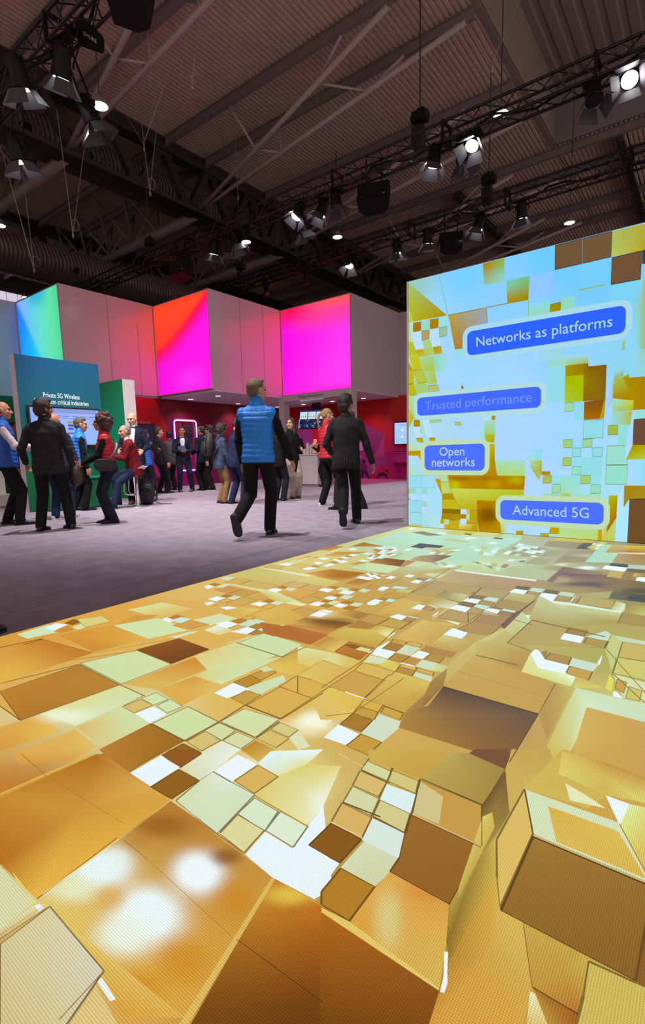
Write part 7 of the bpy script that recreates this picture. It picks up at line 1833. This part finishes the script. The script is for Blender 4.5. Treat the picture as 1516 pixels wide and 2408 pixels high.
    rg = [(-.13, .10, .09), (-.09, .155, .115), (-.02, .172, .125), (.05, .165, .118), (.10, .155, .108)] if not female else [(-.13, .10, .09), (-.09, .165, .125), (-.02, .180, .132), (.05, .165, .115), (.11, .140, .10)]
    T.loft([[P+u*(z*s)+(X*math.cos(2*PI*i/22)*rx*b+f*(math.sin(2*PI*i/22)*ry*b-.005))*s for i in range(22)] for z, rx, ry in rg])
    for (hip, knee, ank, pt, yw), sd in zip(LG, (-1, 1)):
        T.ell(hip-f*.030*s-u*.03*s, (.080*s*b, .078*s*b, .10*s)); k1, k2, k3 = (.094, .078, .066) if not wide else (.105, .105, .125)
        T.cap(hip-u*.01, knee, k1*s*b**.5, k2*s); bot = ank+(knee-ank).normalized()*(.0 if not wide else .02)-Vector((0, 0, .012)); T.cap(knee, bot, k2*s*.98, k3*s)
        T.cap(knee.lerp(bot, .55), bot, (k2*.90)*s, (k3*1.02)*s)
        if not wide: T.ell(ank+Vector((0, .015, -.01)), (k3*1.0*s, k3*1.08*s, .03*s))
    fused(T, 'trousers', legs, t, .010 if not fine else .008, 4)
    # --- upper garment
    G = MB(); ex = .012 if not coat else .02
    rg = [(-.17, .175, .125), (-.08, .182, .135), (.02, .172, .128), (.14, .163, .118), (.26, .172, .124), (.38, .186, .122), (.455, .168, .098), (.51, .105, .075), (.535, .072, .066)]
    if female: rg = [(-.12, .178, .125), (-.05, .178, .130), (.03, .160, .115), (.13, .143, .105), (.25, .155, .120), (.34, .165, .122), (.44, .150, .088), (.50, .095, .070), (.535, .065, .060)]
    if vest: rg = [(z*(.55 if z < 0 else 1), rx, ry) for z, rx, ry in rg]
    if coat: rg = [(-coat, .20, .16), (-coat*.6, .20, .155)]+rg[1:]
    rr_ = []
    for z, rx, ry in rg:
        k = min(1, max(0, z/.5)); xx = X.lerp(fx, k); yy = f.lerp(ff, k)
        bel = (b-1)*(.6 if z < .3 else .25)
        rr_.append([P+u*(z*s)+(xx*math.cos(2*PI*i/28)*(rx+ex+bel*.16)+yy*(math.sin(2*PI*i/28)*(ry+ex)+(bel*.20*max(0, math.sin(2*PI*i/28)))))*s for i in range(28)])
    G.loft(rr_)
    for sh, el, wr, sd in AR:
        G.cap(N-u*.025*s+fx*sd*.03*s, sh-fx*sd*.02*s+u*.012*s, .056*s, .050*s)
        G.ell(sh-fx*sd*.010*s, (.062*s, .072*s, .066*s)) if not vest else G.ell(sh-fx*sd*.012*s-u*.012*s, (.058*s, .092*s, .088*s))
    if shirt is None and (vest or collar == 'stand'): G.cap(N-u*.03, N+u*.045*s-f*.004, .088*s, .076*s)
    S = MB() if (vest or sleeves) else G
    for sh, el, wr, sd in AR:
        a = (wr-el).normalized(); S.cap(sh+(el-sh)*(.10 if vest else .02)+fx*sd*(.0), el, (.055 if vest else .060)*s*b**.4, .052*s); S.cap(el, wr-a*.012, .056*s, .040*s); S.cap(el.lerp(wr, .5), wr-a*.016, .048*s, .043*s); S.ell(el, (.058*s, .060*s, .058*s))
    def quiltf(co, no):
        z = (co-np.array(P)) @ np.array(u); ph = (z+0.004*np.sin(co[:, 0]*17+1))/(.058*s); d = .0110*(np.abs(np.sin(PI*ph))**.5)-.006
        d += .0010*np.sin(co[:, 0]*95+z*40)*np.sin(co[:, 2]*70); z0 = (z > .47*s); d[z0] *= .3
        return co+no*d[:, None]
    rs = np.random.RandomState(int(abs(pos[0]*977+pos[1]*131)) % 9999)
    fr = rs.uniform(14, 30, (4, 3)); phs = rs.uniform(0, 6, 4)
    def folds(co, no):
        d = sum(np.sin(co @ fr[k]+phs[k]+2.0*np.sin(co[:, 2]*11+k)) for k in range(4))*.0022
        return co+no*d[:, None]
    gname = 'vest' if vest else ('coat' if coat else ('sweater' if top is MAROON else 'jacket'))
    fused(G, gname, top, t, .009 if fine else .0105, 4, post=quiltf if quilt else folds)
    if S is not G: fused(S, 'sleeves', sleeves or BLK, t, .009, 3, post=folds)
    elif vest is False and tail:
        pass
    if not vest and top is not MAROON:
        m = MB(); m.cap(N-u*.05*s, N+u*.012*s-f*.012, .094*s, .074*s); fused(m, 'collar', top, t, .009, 2)
    if shirt:
        m = MB(); m.cap(N-u*.02+f*.0, N+u*.030*s+f*.004, .070*s, .064*s); fused(m, 'shirt_collar', shirt, t, .008, 2)
        if shirt is not None and tail == 'front':
            m = MB(); yb = .140*s; m.loft([[P+u*(z*s)+X*(w*math.cos(2*PI*i/14))*s+f*((ry+.010+.012*math.sin(2*PI*i/14))*s) for i in range(14)] for z, w, ry in ((.16, .012, .126), (.26, .04, .130), (.38, .055, .128), (.47, .062, .098), (.52, .055, .072))]); m.build('shirt_front', shirt, t)
    if lanyard:
        m = MB(); m.tube([N+u*.02-f*.07*s, N+u*.0+fx*.075*s, N-u*.10*s+ff*.115*s+fx*.07*s, N-u*.30*s+ff*.158*s, N-u*.10*s+ff*.115*s-fx*.07*s, N-fx*.075*s, N+u*.02-f*.07*s], .008, 6); m.build('lanyard', lanyard, t)
    if not vest and not coat and top is not MAROON and fine:
        for sd in (-1, 1):
            m = MB(); m.loft([[P+u*z*s+X*(sd*(.005+.02*(1-math.cos(2*PI*i/10))*.5))+f*(-(ry+.022)*s+.004*math.sin(2*PI*i/10)) for i in range(10)] for z, ry in ((-.165, .125), (-.02, .132))]); m.build('vent_flap', top, t)
    # --- shoes
    for hip, knee, ank, pt, yw in LG:
        R = Matrix.Rotation(-yw, 3, 'Z') @ Matrix.Rotation(-pt, 3, 'X'); g0 = ank-R @ Vector((0, 0, .085*s))
        def Q(x, y, z): return g0+R @ (Vector((x, y, z))*s)
        prof = [(-.075, .018, .045), (-.068, .030, .068), (-.04, .036, .090), (0, .038, .100), (.04, .040, .088), (.08, .044, .066), (.125, .048, .052), (.165, .046, .044), (.192, .036, .036), (.207, .014, .026)]
        m = MB(); m.loft([[Q(w*math.copysign(abs(math.cos(2*PI*i/16))**.8, math.cos(2*PI*i/16)), y, .014+max(0, hh-.014)*(.5+.5*math.sin(2*PI*i/16))) for i in range(16)] for y, w, hh in prof]); so = m.build('shoe', shoes, t)
        out = [(w*1.08*sd, y) for sd, pr in ((1, prof), (-1, prof[::-1])) for y, w, hh in pr]
        m = MB(); m.prism(out, .001, .024 if soles is SOLEW else .018, to=lambda x, y, z: tuple(Q(x, y, z))); m.build('sole', soles or SOLEB, so)
    # --- hair
    K = MB()
    if hair == 'short': E_(K, (0, -.024, .036), (.080, .093, .088)); E_(K, (0, -.052, -.012), (.070, .060, .062)); E_(K, (0, .030, .092), (.052, .050, .026))
    elif hair == 'full': E_(K, (0, -.022, .038), (.086, .100, .094)); E_(K, (0, -.054, -.018), (.078, .064, .074)); E_(K, (0, .034, .096), (.060, .056, .034)); E_(K, (0, -.056, -.052), (.064, .050, .05)); E_(K, (.06, .0, .02), (.028, .05, .05)); E_(K, (-.06, .0, .02), (.028, .05, .05))
    elif hair == 'thin': E_(K, (0, -.030, .030), (.079, .088, .084)); E_(K, (0, -.055, -.016), (.070, .056, .058))
    elif hair == 'fringe': E_(K, (0, -.040, -.010), (.0785, .078, .046))
    elif hair == 'bald': E_(K, (0, -.036, -.022), (.0765, .076, .032))
    elif hair == 'long':
        E_(K, (0, -.024, .034), (.086, .098, .092)); E_(K, (0, -.060, -.04), (.088, .062, .10))
        K.cap(H(0, -.065, -.05), H(0, -.085, -.24), .078*hs, .060*hs); K.cap(H(.06, -.01, .0), H(.075, .0, -.20), .032*hs, .026*hs); K.cap(H(-.06, -.01, .0), H(-.075, .0, -.20), .032*hs, .026*hs)
    elif hair == 'curly':
        E_(K, (0, -.042, .034), (.118, .116, .118)); E_(K, (0, -.06, -.05), (.112, .092, .092)); rq = random.Random(8)
        for k in range(150):
            a = rq.uniform(0, 2*PI); e = rq.uniform(-.9, 1.45); q = (math.cos(a)*math.cos(e)*.12, -.042+math.sin(a)*math.cos(e)*.118, .030+math.sin(e)*.12)
            if q[1] > .035 and q[2] < .075: continue
            rr2 = rq.uniform(.015, .026); E_(K, q, (rr2,)*3)
    elif hair == 'pony':
        E_(K, (0, -.020, .034), (.079, .094, .088)); E_(K, (0, -.055, .0), (.066, .058, .062)); E_(K, (0, -.118, .018), (.030, .026, .030))
        K.tube([H(0, -.12, .015), H(0, -.155, -.01), H(.0, -.165, -.08), H(.0, -.15, -.17), H(.0, -.14, -.24)], [.018*hs, .022*hs, .021*hs, .017*hs, .006*hs], 10)
    def strands(co, no):
        return co+no*(.0012*np.sin(co[:, 0]*150+co[:, 2]*30)*np.sin(co[:, 1]*120))[:, None]
    fused(K, 'hair', hairc, t, .0065, 2 if hair != 'curly' else 1, post=strands)
    if beard:
        m = MB(); E_(m, (0, .040, -.080), (.047, .046, .040)); E_(m, (.048, .010, -.055), (.016, .036, .045)); E_(m, (-.048, .010, -.055), (.016, .036, .045)); fused(m, 'beard', beard, t, .006, 2)
    if glasses:
        m = MB()
        for sd in (-1, 1):
            m.tube([H(sd*.032+.022*math.cos(2*PI*k/16), .094, .006+.017*math.sin(2*PI*k/16)) for k in range(16)], .0025, 5, closed=True); m.cyl(H(sd*.058, .096, .010), H(sd*.080, .0, .008), .0025, n=5)
        m.cyl(H(-.008, .1, .01), H(.008, .1, .01), .0025, n=5); m.build('glasses', mat('glasses_frame', (.02, .02, .025), .3), t)
    t['x'] = 0; del t['x']
    return dict(t=t, P=P, u=u, f=f, N=N, SH=SH, AR=AR, LG=LG, s=s, HC=HC)
def away(x, y): return math.atan2(y, x)
def face(x, y, rel): return away(x, y)-math.radians(rel)-PI/2
def W_(r, v): return r['t'].matrix_basis @ Vector(v) if False else (Matrix.Translation(r['t'].location) @ Matrix.Rotation(r['t'].rotation_euler.z, 4, 'Z')) @ Vector(v)
def pr(label, x, y, rel, **k): return person(label, (x, y), face(x, y, rel), **k)
R_ = {}
HANG = [(-.26, .03, .80), (.26, .03, .80)]
R_['walker_blue'] = pr('man in a bright blue quilted vest walking away in the middle of the carpet', -4.27, 4.36, 22, h=1.86, top=VBLUE, sleeves=BLK, vest=True, quilt=True, legs=BLK, shoes=SHOEB, hair='short', hairc=HLB, skin='ruddy', head=(.62, .0), fine=True, lean=.03, feet=[(-.13, -.34, .17, 1.15, .05), (.07, .10, 0, 0, -.1)], hands=[(-.24, .10, .84), (.34, .16, .86)], twist=.12)
R_['walker_suit'] = pr('man in a dark suit walking away next to the LED wall', -3.86, 5.62, 5, h=1.74, top=SUIT, legs=BLK, hair='full', hairc=HB, skin='tan', fine=True, head=(.45, 0), lean=.04, feet=[(-.02, -.40, .16, 1.05, .0), (.12, .14, 0, 0, -.3)], hands=[(-.24, .22, .98), (.36, .05, .80)], twist=-.06)
R_['bald_left'] = pr('bald man in a blue vest and white shirt sleeves, cut by the left edge', -8.44, 3.20, 92, h=1.86, top=VBLUE2, sleeves=SHIRT, vest=True, quilt=True, legs=BLK, hair='bald', hairc=HBALD, skin='ruddy', fine=True, build_=1.12, head=(.0, .02), feet=[(-.10, -.06, 0, 0, .2), (.12, .10, 0, 0, -.1)], hands=[(-.14, .34, 1.10), (.20, .40, 1.10)])
R_['suit_left'] = pr('dark-haired man in a black suit seen from behind, in front of the blue display wall', -7.20, 3.26, 12, h=1.80, top=SUIT, legs=BLK, hair='full', hairc=HDB, skin='tan', beard=HDB, glasses=True, fine=True, head=(.85, .05), feet=[(-.16, -.02, 0, 0, .25), (.20, .06, 0, 0, -.55)], hands=[(-.30, .12, .92), (.30, .06, .84)], build_=1.08, shirt=WHITE)
R_['navy_puffer'] = pr('balding man in a navy puffer jacket and jeans standing behind the black-suited man', -8.40, 3.95, 20, h=1.72, top=VNAVY, legs=JEAN, shoes=SHOEW, soles=SOLEW, hair='bald', hairc=HSALT, skin='ruddy', quilt=True, feet=[(-.10, -.02, 0, 0, .5), (.14, .02, 0, 0, -.5)], hands=[(-.20, .28, 1.0), (.22, .26, 1.0)])
R_['blue_two'] = pr('grey-haired man in a blue vest leaning in towards the woman with curly hair', -9.52, 4.84, 82, h=1.76, top=VBLUE, sleeves=BLK, vest=True, quilt=True, legs=BLK, hair='short', hairc=HSALT, skin='ruddy', fine=True, lean=.16, head=(.15, .06), feet=[(-.10, -.10, 0, 0, .1), (.10, .06, 0, 0, -.1)], hands=[(-.22, .18, .80), (.26, .14, .78)], build_=1.10)
R_['curly'] = pr('curly-haired woman in a red quilted vest holding a phone, facing left', -7.17, 4.11, -88, h=1.62, top=VRED, sleeves=BLK, vest=True, quilt=True, legs=DJEAN, hair='curly', hairc=HRB, skin='tan', female=True, fine=True, build_=1.16, lean=.04, head=(.0, .0), feet=[(-.09, -.04, 0, 0, .1), (.10, .04, 0, 0, -.1)], hands=[(-.10, .36, .98), (.12, .38, 1.0)])
R_['seated'] = pr('grey-haired man in a maroon sweater sitting on the bar stool', -9.02, 5.74, -98, h=1.76, top=MAROON, legs=JEAN, shoes=SHOEB, hair='thin', hairc=HG, skin='ruddy', hipz=.80, lean=.20, head=(-.3, .10), feet=[(-.14, .46, .02, -.1, .1), (.10, .34, .06, -.2, -.1)], hands=[(-.10, .46, 1.02), (.10, .46, 1.06)], build_=1.2, shirt=WHITE)
R_['bald_navy'] = pr('tall balding man in a navy suit standing behind the seated man, looking down', -9.70, 6.20, 196, h=1.93, top=NAVY, legs=BLK, shoes=SHOEBR, hair='bald', hairc=HBR, skin='pale', head=(.35, .28), hands=[(-.22, .26, 1.02), (.22, .26, 1.04)], shirt=WHITE, tail='front', feet=[(-.10, 0, 0, 0, .1), (.12, .02, 0, 0, -.15)])
R_['vest_behind'] = pr('person in a blue vest holding up a phone, half hidden behind the tall bald man', -11.2, 7.45, 38, h=1.66, top=VBLUE2, sleeves=BLK, vest=True, quilt=True, legs=DJEAN, hair='short', hairc=HDB, skin='tan', hands=[(-.12, .32, 1.20), (.20, .34, 1.22)])
R_['suit_profile'] = pr('man in a black suit standing in profile facing right by the red wall', -11.80, 8.28, 72, h=1.78, top=SUIT, legs=BLK, hair='short', hairc=HDB, skin='ruddy', head=(.0, -.05), build_=1.10, shirt=WHITE, feet=[(-.10, -.05, 0, 0, .1), (.10, .1, 0, 0, -.1)], hands=[(-.25, .16, .82), (.27, .12, .80)], lean=-.02)
R_['grey_suit'] = pr('man in a grey jacket half hidden behind the suited man in profile', -12.62, 9.22, -25, h=1.74, top=GREY, legs=BLK, hair='short', hairc=HB, skin='brown')
R_['neon_man'] = pr('smiling man in a navy suit facing us in front of the neon frame, hands clasped', -11.72, 8.98, 176, h=1.81, top=NAVY, legs=NAVY, shoes=SHOEBR, hair='short', hairc=HB, skin='tan', fine=True, shirt=WHITE, tail='front', lanyard=mat('lanyard_blue', (.10, .25, .45), .6), hands=[(-.055, .30, 1.08), (.055, .30, 1.09)], feet=[(-.20, .02, 0, 0, .35), (.13, 0, 0, 0, -.1)], bend=[(-.9, -.6, -.4), (.9, -.6, -.4)])
R_['navy_back'] = pr('man in a navy jacket turning his back, left of the young man with a lanyard', -11.55, 9.55, -42, h=1.84, top=NAVY, legs=BLK, hair='thin', hairc=HDB, skin='ruddy', shirt=WHITE, head=(-.2, 0), hands=[(-.2, .2, 1.0), (.26, .05, .82)])
R_['lanyard'] = pr('young man in black with a white lanyard, facing left, behind the backpack man', -11.12, 9.50, -80, h=1.83, top=BLK, legs=BLK, shoes=SHOEB, soles=SOLEW, hair='full', hairc=HB, skin='tan', lanyard=WHITE, head=(.1, 0))
R_['backpack_man'] = pr('man in a blue blazer and beige trousers wearing a black backpack, facing right', -7.95, 7.00, 72, h=1.63, top=DENIM, legs=BEIGE, shoes=SHOEDK, hair='full', hairc=HB, skin='brown', glasses=True, shirt=WHITE, lean=.08, head=(.0, .1), hands=[(-.16, .28, 1.0), (.22, .18, .84)], fine=True)
R_['navy_suit'] = pr('man in a blue suit and black trainers bending his head, left of the blue-vest walker', -7.38, 6.88, 58, h=1.70, top=BLUESUIT, legs=BLUESUIT, shoes=SHOEB, soles=SOLEW, hair='short', hairc=HB, skin='tan', lean=.16, head=(.2, .5), fine=True, hands=[(-.12, .40, 1.04), (.14, .40, 1.02)], feet=[(-.1, -.06, 0, 0, .1), (.10, .10, 0, 0, -.1)], lanyard=WHITE)
R_['dark_far'] = pr('person all in black half hidden behind the blue-vest walker on his left', -10.3, 10.1, 10, h=1.78, top=BLK, legs=BLK, hair='short', hairc=HB, skin='tan')
R_['paper'] = pr('person in a dark jacket and dark jeans with white-soled trainers, hidden behind the blue-vest walker', -7.00, 7.72, 40, h=1.68, top=BLK, legs=DJEAN, shoes=SHOEB, soles=SOLEW, hair='short', hairc=HB, skin='tan', head=(.0, .1), hands=[(-.22, .12, .90), (.22, .16, .90)])
R_['coat'] = pr('woman with long dark hair in a black coat and wide stone-coloured trousers', -7.30, 8.48, 150, h=1.76, top=BLK, coat=.34, legs=STONE, shoes=SHOEB, wide=1, hair='long', hairc=HRB, skin='pale', female=True, head=(1.0, .02), hands=[(-.12, .26, 1.08), (.24, .05, .84)])
R_['counter_man'] = pr('grey-haired man in a dark suit at the white model counter, back turned', -10.42, 12.36, 22, h=1.79, top=SUIT, legs=BLK, hair='thin', hairc=HSALT, skin='ruddy', shirt=WHITE, head=(.2, 0))
R_['counter_far'] = pr('person in dark clothes holding up a phone at the right end of the white counter', -8.92, 11.9, -55, h=1.68, top=BLK, legs=BLK, hair='short', hairc=HB, skin='pale', hands=[(-.14, .34, 1.20), (.14, .34, 1.22)], head=(0, .2))
R_['blonde'] = pr('blonde woman with a ponytail in a red vest over white sleeves', -5.56, 7.48, 55, h=1.78, top=VRED, sleeves=WHITE, vest=True, quilt=True, legs=BLK, shoes=SHOEW, soles=SOLEW, hair='pony', hairc=HBL, skin='pale', female=True, fine=True, head=(.35, .12), hands=[(-.10, .32, 1.06), (.12, .34, 1.06)], feet=[(-.09, -.08, 0, 0, .1), (.10, .12, 0, 0, -.2)])
R_['hidden_man'] = pr('man in dark clothes almost hidden behind the dark-suited walker, shoe pointing left', -4.90, 7.24, -60, h=1.68, top=BLK, legs=SUIT, hair='short', hairc=HDB, skin='pale', shirt=WHITE, feet=[(-.2, .16, 0, 0, .1), (.12, -.20, 0, 0, -.1)])
R_['behind_panel'] = pr('person in dark jeans and pale trainers behind the blue display wall at the left edge', -11.2, 4.40, 88, h=1.76, top=GREY, legs=DJEAN, shoes=SHOEW, soles=SOLEW, hair='short', hairc=HDB, skin='tan')
R_['edge'] = pr('person cut by the left edge, only a black shoe tip on the carpet showing', -3.255, .885, 75, h=1.76, top=BLK, legs=BLK, hair='short', hairc=HDB, skin='tan')

# ------------------------------------------------------------------ bags, phones, papers
def tubes(name, mt, par, pts, r, n=6): m = MB(); m.tube(pts, r, n); return m.build(name, mt, par)
def strap(name, mt, par, pts, w=.03, th=.005):
    m = MB(); P_ = [Vector(p) for p in pts]; rings = []
    for i, p in enumerate(P_):
        tg = (P_[min(i+1, len(P_)-1)]-P_[max(i-1, 0)]).normalized(); a = tg.cross(Vector((0, 0, 1))); a = a.normalized() if a.length > .1 else Vector((1, 0, 0)); nn = a.cross(tg)
        a = Vector((tg.y, -tg.x, 0)).normalized() if abs(tg.z) < .98 else a
        rings.append([p+a*(w/2)+nn*th, p-a*(w/2)+nn*th, p-a*(w/2)-nn*th, p+a*(w/2)-nn*th])
    m.loft(rings, False); return m.build(name, mt, par)
leather = mat('leather_brown', (.035, .020, .014), .4, noise=.2, bump=.3); blkbag = mat('bag_black', (.012, .012, .013), .55, bump=.4, bscale=60)
def softbox(mb, w, d, h, c=(0, 0, 0), n=24, pw=.45, taper=.85):
    rings = []
    for k in range(9):
        v = k/8; sc_ = math.sin(PI*min(max(v, .03), .97))**.25*(1-(1-taper)*v)
        rings.append([Vector((c[0]+math.copysign(abs(math.cos(2*PI*i/n))**pw, math.cos(2*PI*i/n))*w/2*sc_, c[1]+math.copysign(abs(math.sin(2*PI*i/n))**pw, math.sin(2*PI*i/n))*d/2*sc_, c[2]+h*v)) for i in range(n)])
    mb.loft(rings)
def backpack(label, loc, rz, tilt, sc_, straps, mt=blkbag):
    t = thing('backpack', label, 'backpack', loc, rz); t.rotation_euler = (tilt, 0, rz)
    m = MB(); softbox(m, .32*sc_, .18*sc_, .46*sc_); m.build('main_bag', mt, t); m = MB(); softbox(m, .26*sc_, .08*sc_, .24*sc_, (0, -.10*sc_, .04)); m.build('front_pocket', mt, t)
    tubes('carry_loop', mt, t, [(-.04, .05, .44*sc_), (-.03, .06, .50*sc_), (.03, .06, .50*sc_), (.04, .05, .44*sc_)], .008)
    for sx in (-1, 1): strap('shoulder_strap', mt, t, [(sx*.09, .08*sc_, .42*sc_)]+[(sx*a, b_, c) for a, b_, c in straps]+[(sx*.12, .08*sc_, .06)], .045, .008)
    m = MB(); m.tube([(-.13*sc_, -.092*sc_, .36*sc_), (0, -.10*sc_, .40*sc_), (.13*sc_, -.092*sc_, .36*sc_)], .005); m.build('zip', mat('zip_grey', (.2, .2, .2), .4, metal=.6), t)
r = R_['backpack_man']; c = W_(r, r['P']+r['u']*.10-r['f']*.245); backpack('black leather-look backpack worn by the man in beige trousers', c, r['t'].rotation_euler.z, -.08, .98, [(.11, .20, .50), (.12, .28, .40), (.13, .22, .22)])
backpack('black backpack standing on the carpet behind the bar stool', (-9.27, 6.14, 0.005), .5, .0, .95, [(.11, .16, .40), (.12, .20, .25), (.12, .15, .1)])
strap('loose_strap', blkbag, None, [(-9.13, 6.24, .05), (-9.05, 6.30, .015), (-8.97, 6.36, .010), (-8.86, 6.44, .010)], .04); bpy.data.objects['loose_strap'].parent = bpy.data.objects['backpack.001']; bpy.data.objects['loose_strap'].matrix_parent_inverse = (Matrix.Translation((-9.27, 6.14, .005)) @ Matrix.Rotation(.5, 4, 'Z')).inverted()
r = R_['suit_left']; a = r['AR'][1]; t = thing('shoulder_bag', 'brown leather shoulder bag at the right hip of the black-suited man', 'bag', W_(r, (.27, .16, .60)), r['t'].rotation_euler.z+.5)
m = MB(); softbox(m, .14, .40, .34, (0, 0, 0), taper=.9); m.build('bag_body', leather, t); m = MB(); softbox(m, .05, .34, .22, (.06, 0, .02)); m.build('front_pocket', leather, t)
tubes('handle', leather, t, [(0, -.12, .32), (0, -.10, .42), (0, 0, .46), (0, .10, .42), (0, .12, .32)], .010, 8); tubes('clasp', steel, t, [(.0, -.125, .30), (.0, -.125, .35)], .012)
r = R_['curly']; t = thing('crossbody_bag', 'small black crossbody bag at the hip of the curly-haired woman', 'bag', W_(r, (-.225, .05, .80)), r['t'].rotation_euler.z+.1)
m = MB(); softbox(m, .07, .27, .17, taper=.95); m.build('bag_body', blkbag, t); m = MB(); m.box((-.037, 0, .11), (.008, .24, .11)); m.build('flap', blkbag, t)
iv = (Matrix.Translation(t.location) @ Matrix.Rotation(t.rotation_euler.z, 4, 'Z')).inverted(); s_ = r['s']
pts = [iv @ W_(r, q) for q in [(-.20, -.01, .94), (-.185, -.08, 1.02), (-.14, -.130, 1.10), (-.05, -.148, 1.17), (.04, -.135, 1.24), (.09, -.06, 1.29), (.085, .02, 1.285)]]
strap('shoulder_strap', mat('strap_grey', (.10, .09, .09), .5), t, pts, .028); tubes('buckle', steel, t, [pts[0]+Vector((0, 0, .02)), pts[0]-Vector((0, 0, .04))], .010)
def slab(name, label, cat, r, k, size, m_, off=(0, .09, .02), rot=(0, 0, 0), screen=None):
    wr = r['AR'][k][2]; t = thing(name, label, cat, W_(r, wr+Vector(off)), r['t'].rotation_euler.z); t.rotation_euler = (rot[0], rot[1], r['t'].rotation_euler.z+rot[2])
    m = MB(); m.box((0, 0, 0), size); m.build('case' if screen else 'sheet', m_, t)
    if screen: m = MB(); m.box((0, 0, size[2]/2+.001), (size[0]*.9, size[1]*.94, .001)); m.build('display', screen, t)
    return t
phm = mat('phone_white', (.6, .58, .6), .3); phb = mat('phone_black', (.01, .01, .012), .2); lit = mat('phone_screen', (.1, .2, .4), .3, emit='5898e0', estr=.8)
slab('phone', 'white phone held by the curly-haired woman', 'phone', R_['curly'], 0, (.075, .15, .010), phm, (.02, .14, -.01), (0, 0, 0), phb)
slab('pen', 'dark red pen held over the phone of the curly-haired woman', 'pen', R_['curly'], 1, (.010, .15, .010), mat('pen_red', (.12, .02, .01), .4), (-.02, .13, .02), (.1, 0, .2))
slab('phone', 'lit phone held up by the person in the blue vest by the red wall', 'phone', R_['vest_behind'], 1, (.08, .15, .010), phb, (-.05, .11, .03), (-.9, 0, 0), lit)
slab('phone', 'pale phone held up at the right end of the white counter', 'phone', R_['counter_far'], 0, (.08, .15, .010), phm, (.05, .12, .02), (-.4, 0, 0), phb)
slab('leaflet', 'folded blue leaflet held by the smiling man at the neon frame', 'leaflet', R_['neon_man'], 1, (.20, .006, .16), mat('leaflet_blue', (.03, .04, .16), .5), (-.02, -.055, .07), (.15, .1, 0))
slab('paper_sheet', 'white folded paper at the hip right of the blue-vest walker', 'paper', R_['paper'], 1, (.01, .14, .27), mat('paper_white', (.7, .68, .7), .7), (.0, .08, -.10), (.1, 0, .6))
slab('entry_badge', 'yellow badge card hanging beside the beige trousers of the backpack man', 'badge', R_['backpack_man'], 1, (.075, .006, .11), mat('badge_yellow', (.6, .38, .06), .5), (.03, .10, -.16), (0, .3, -.4))
for sc_ in (TS, VS): bpy.data.scenes.remove(sc_)
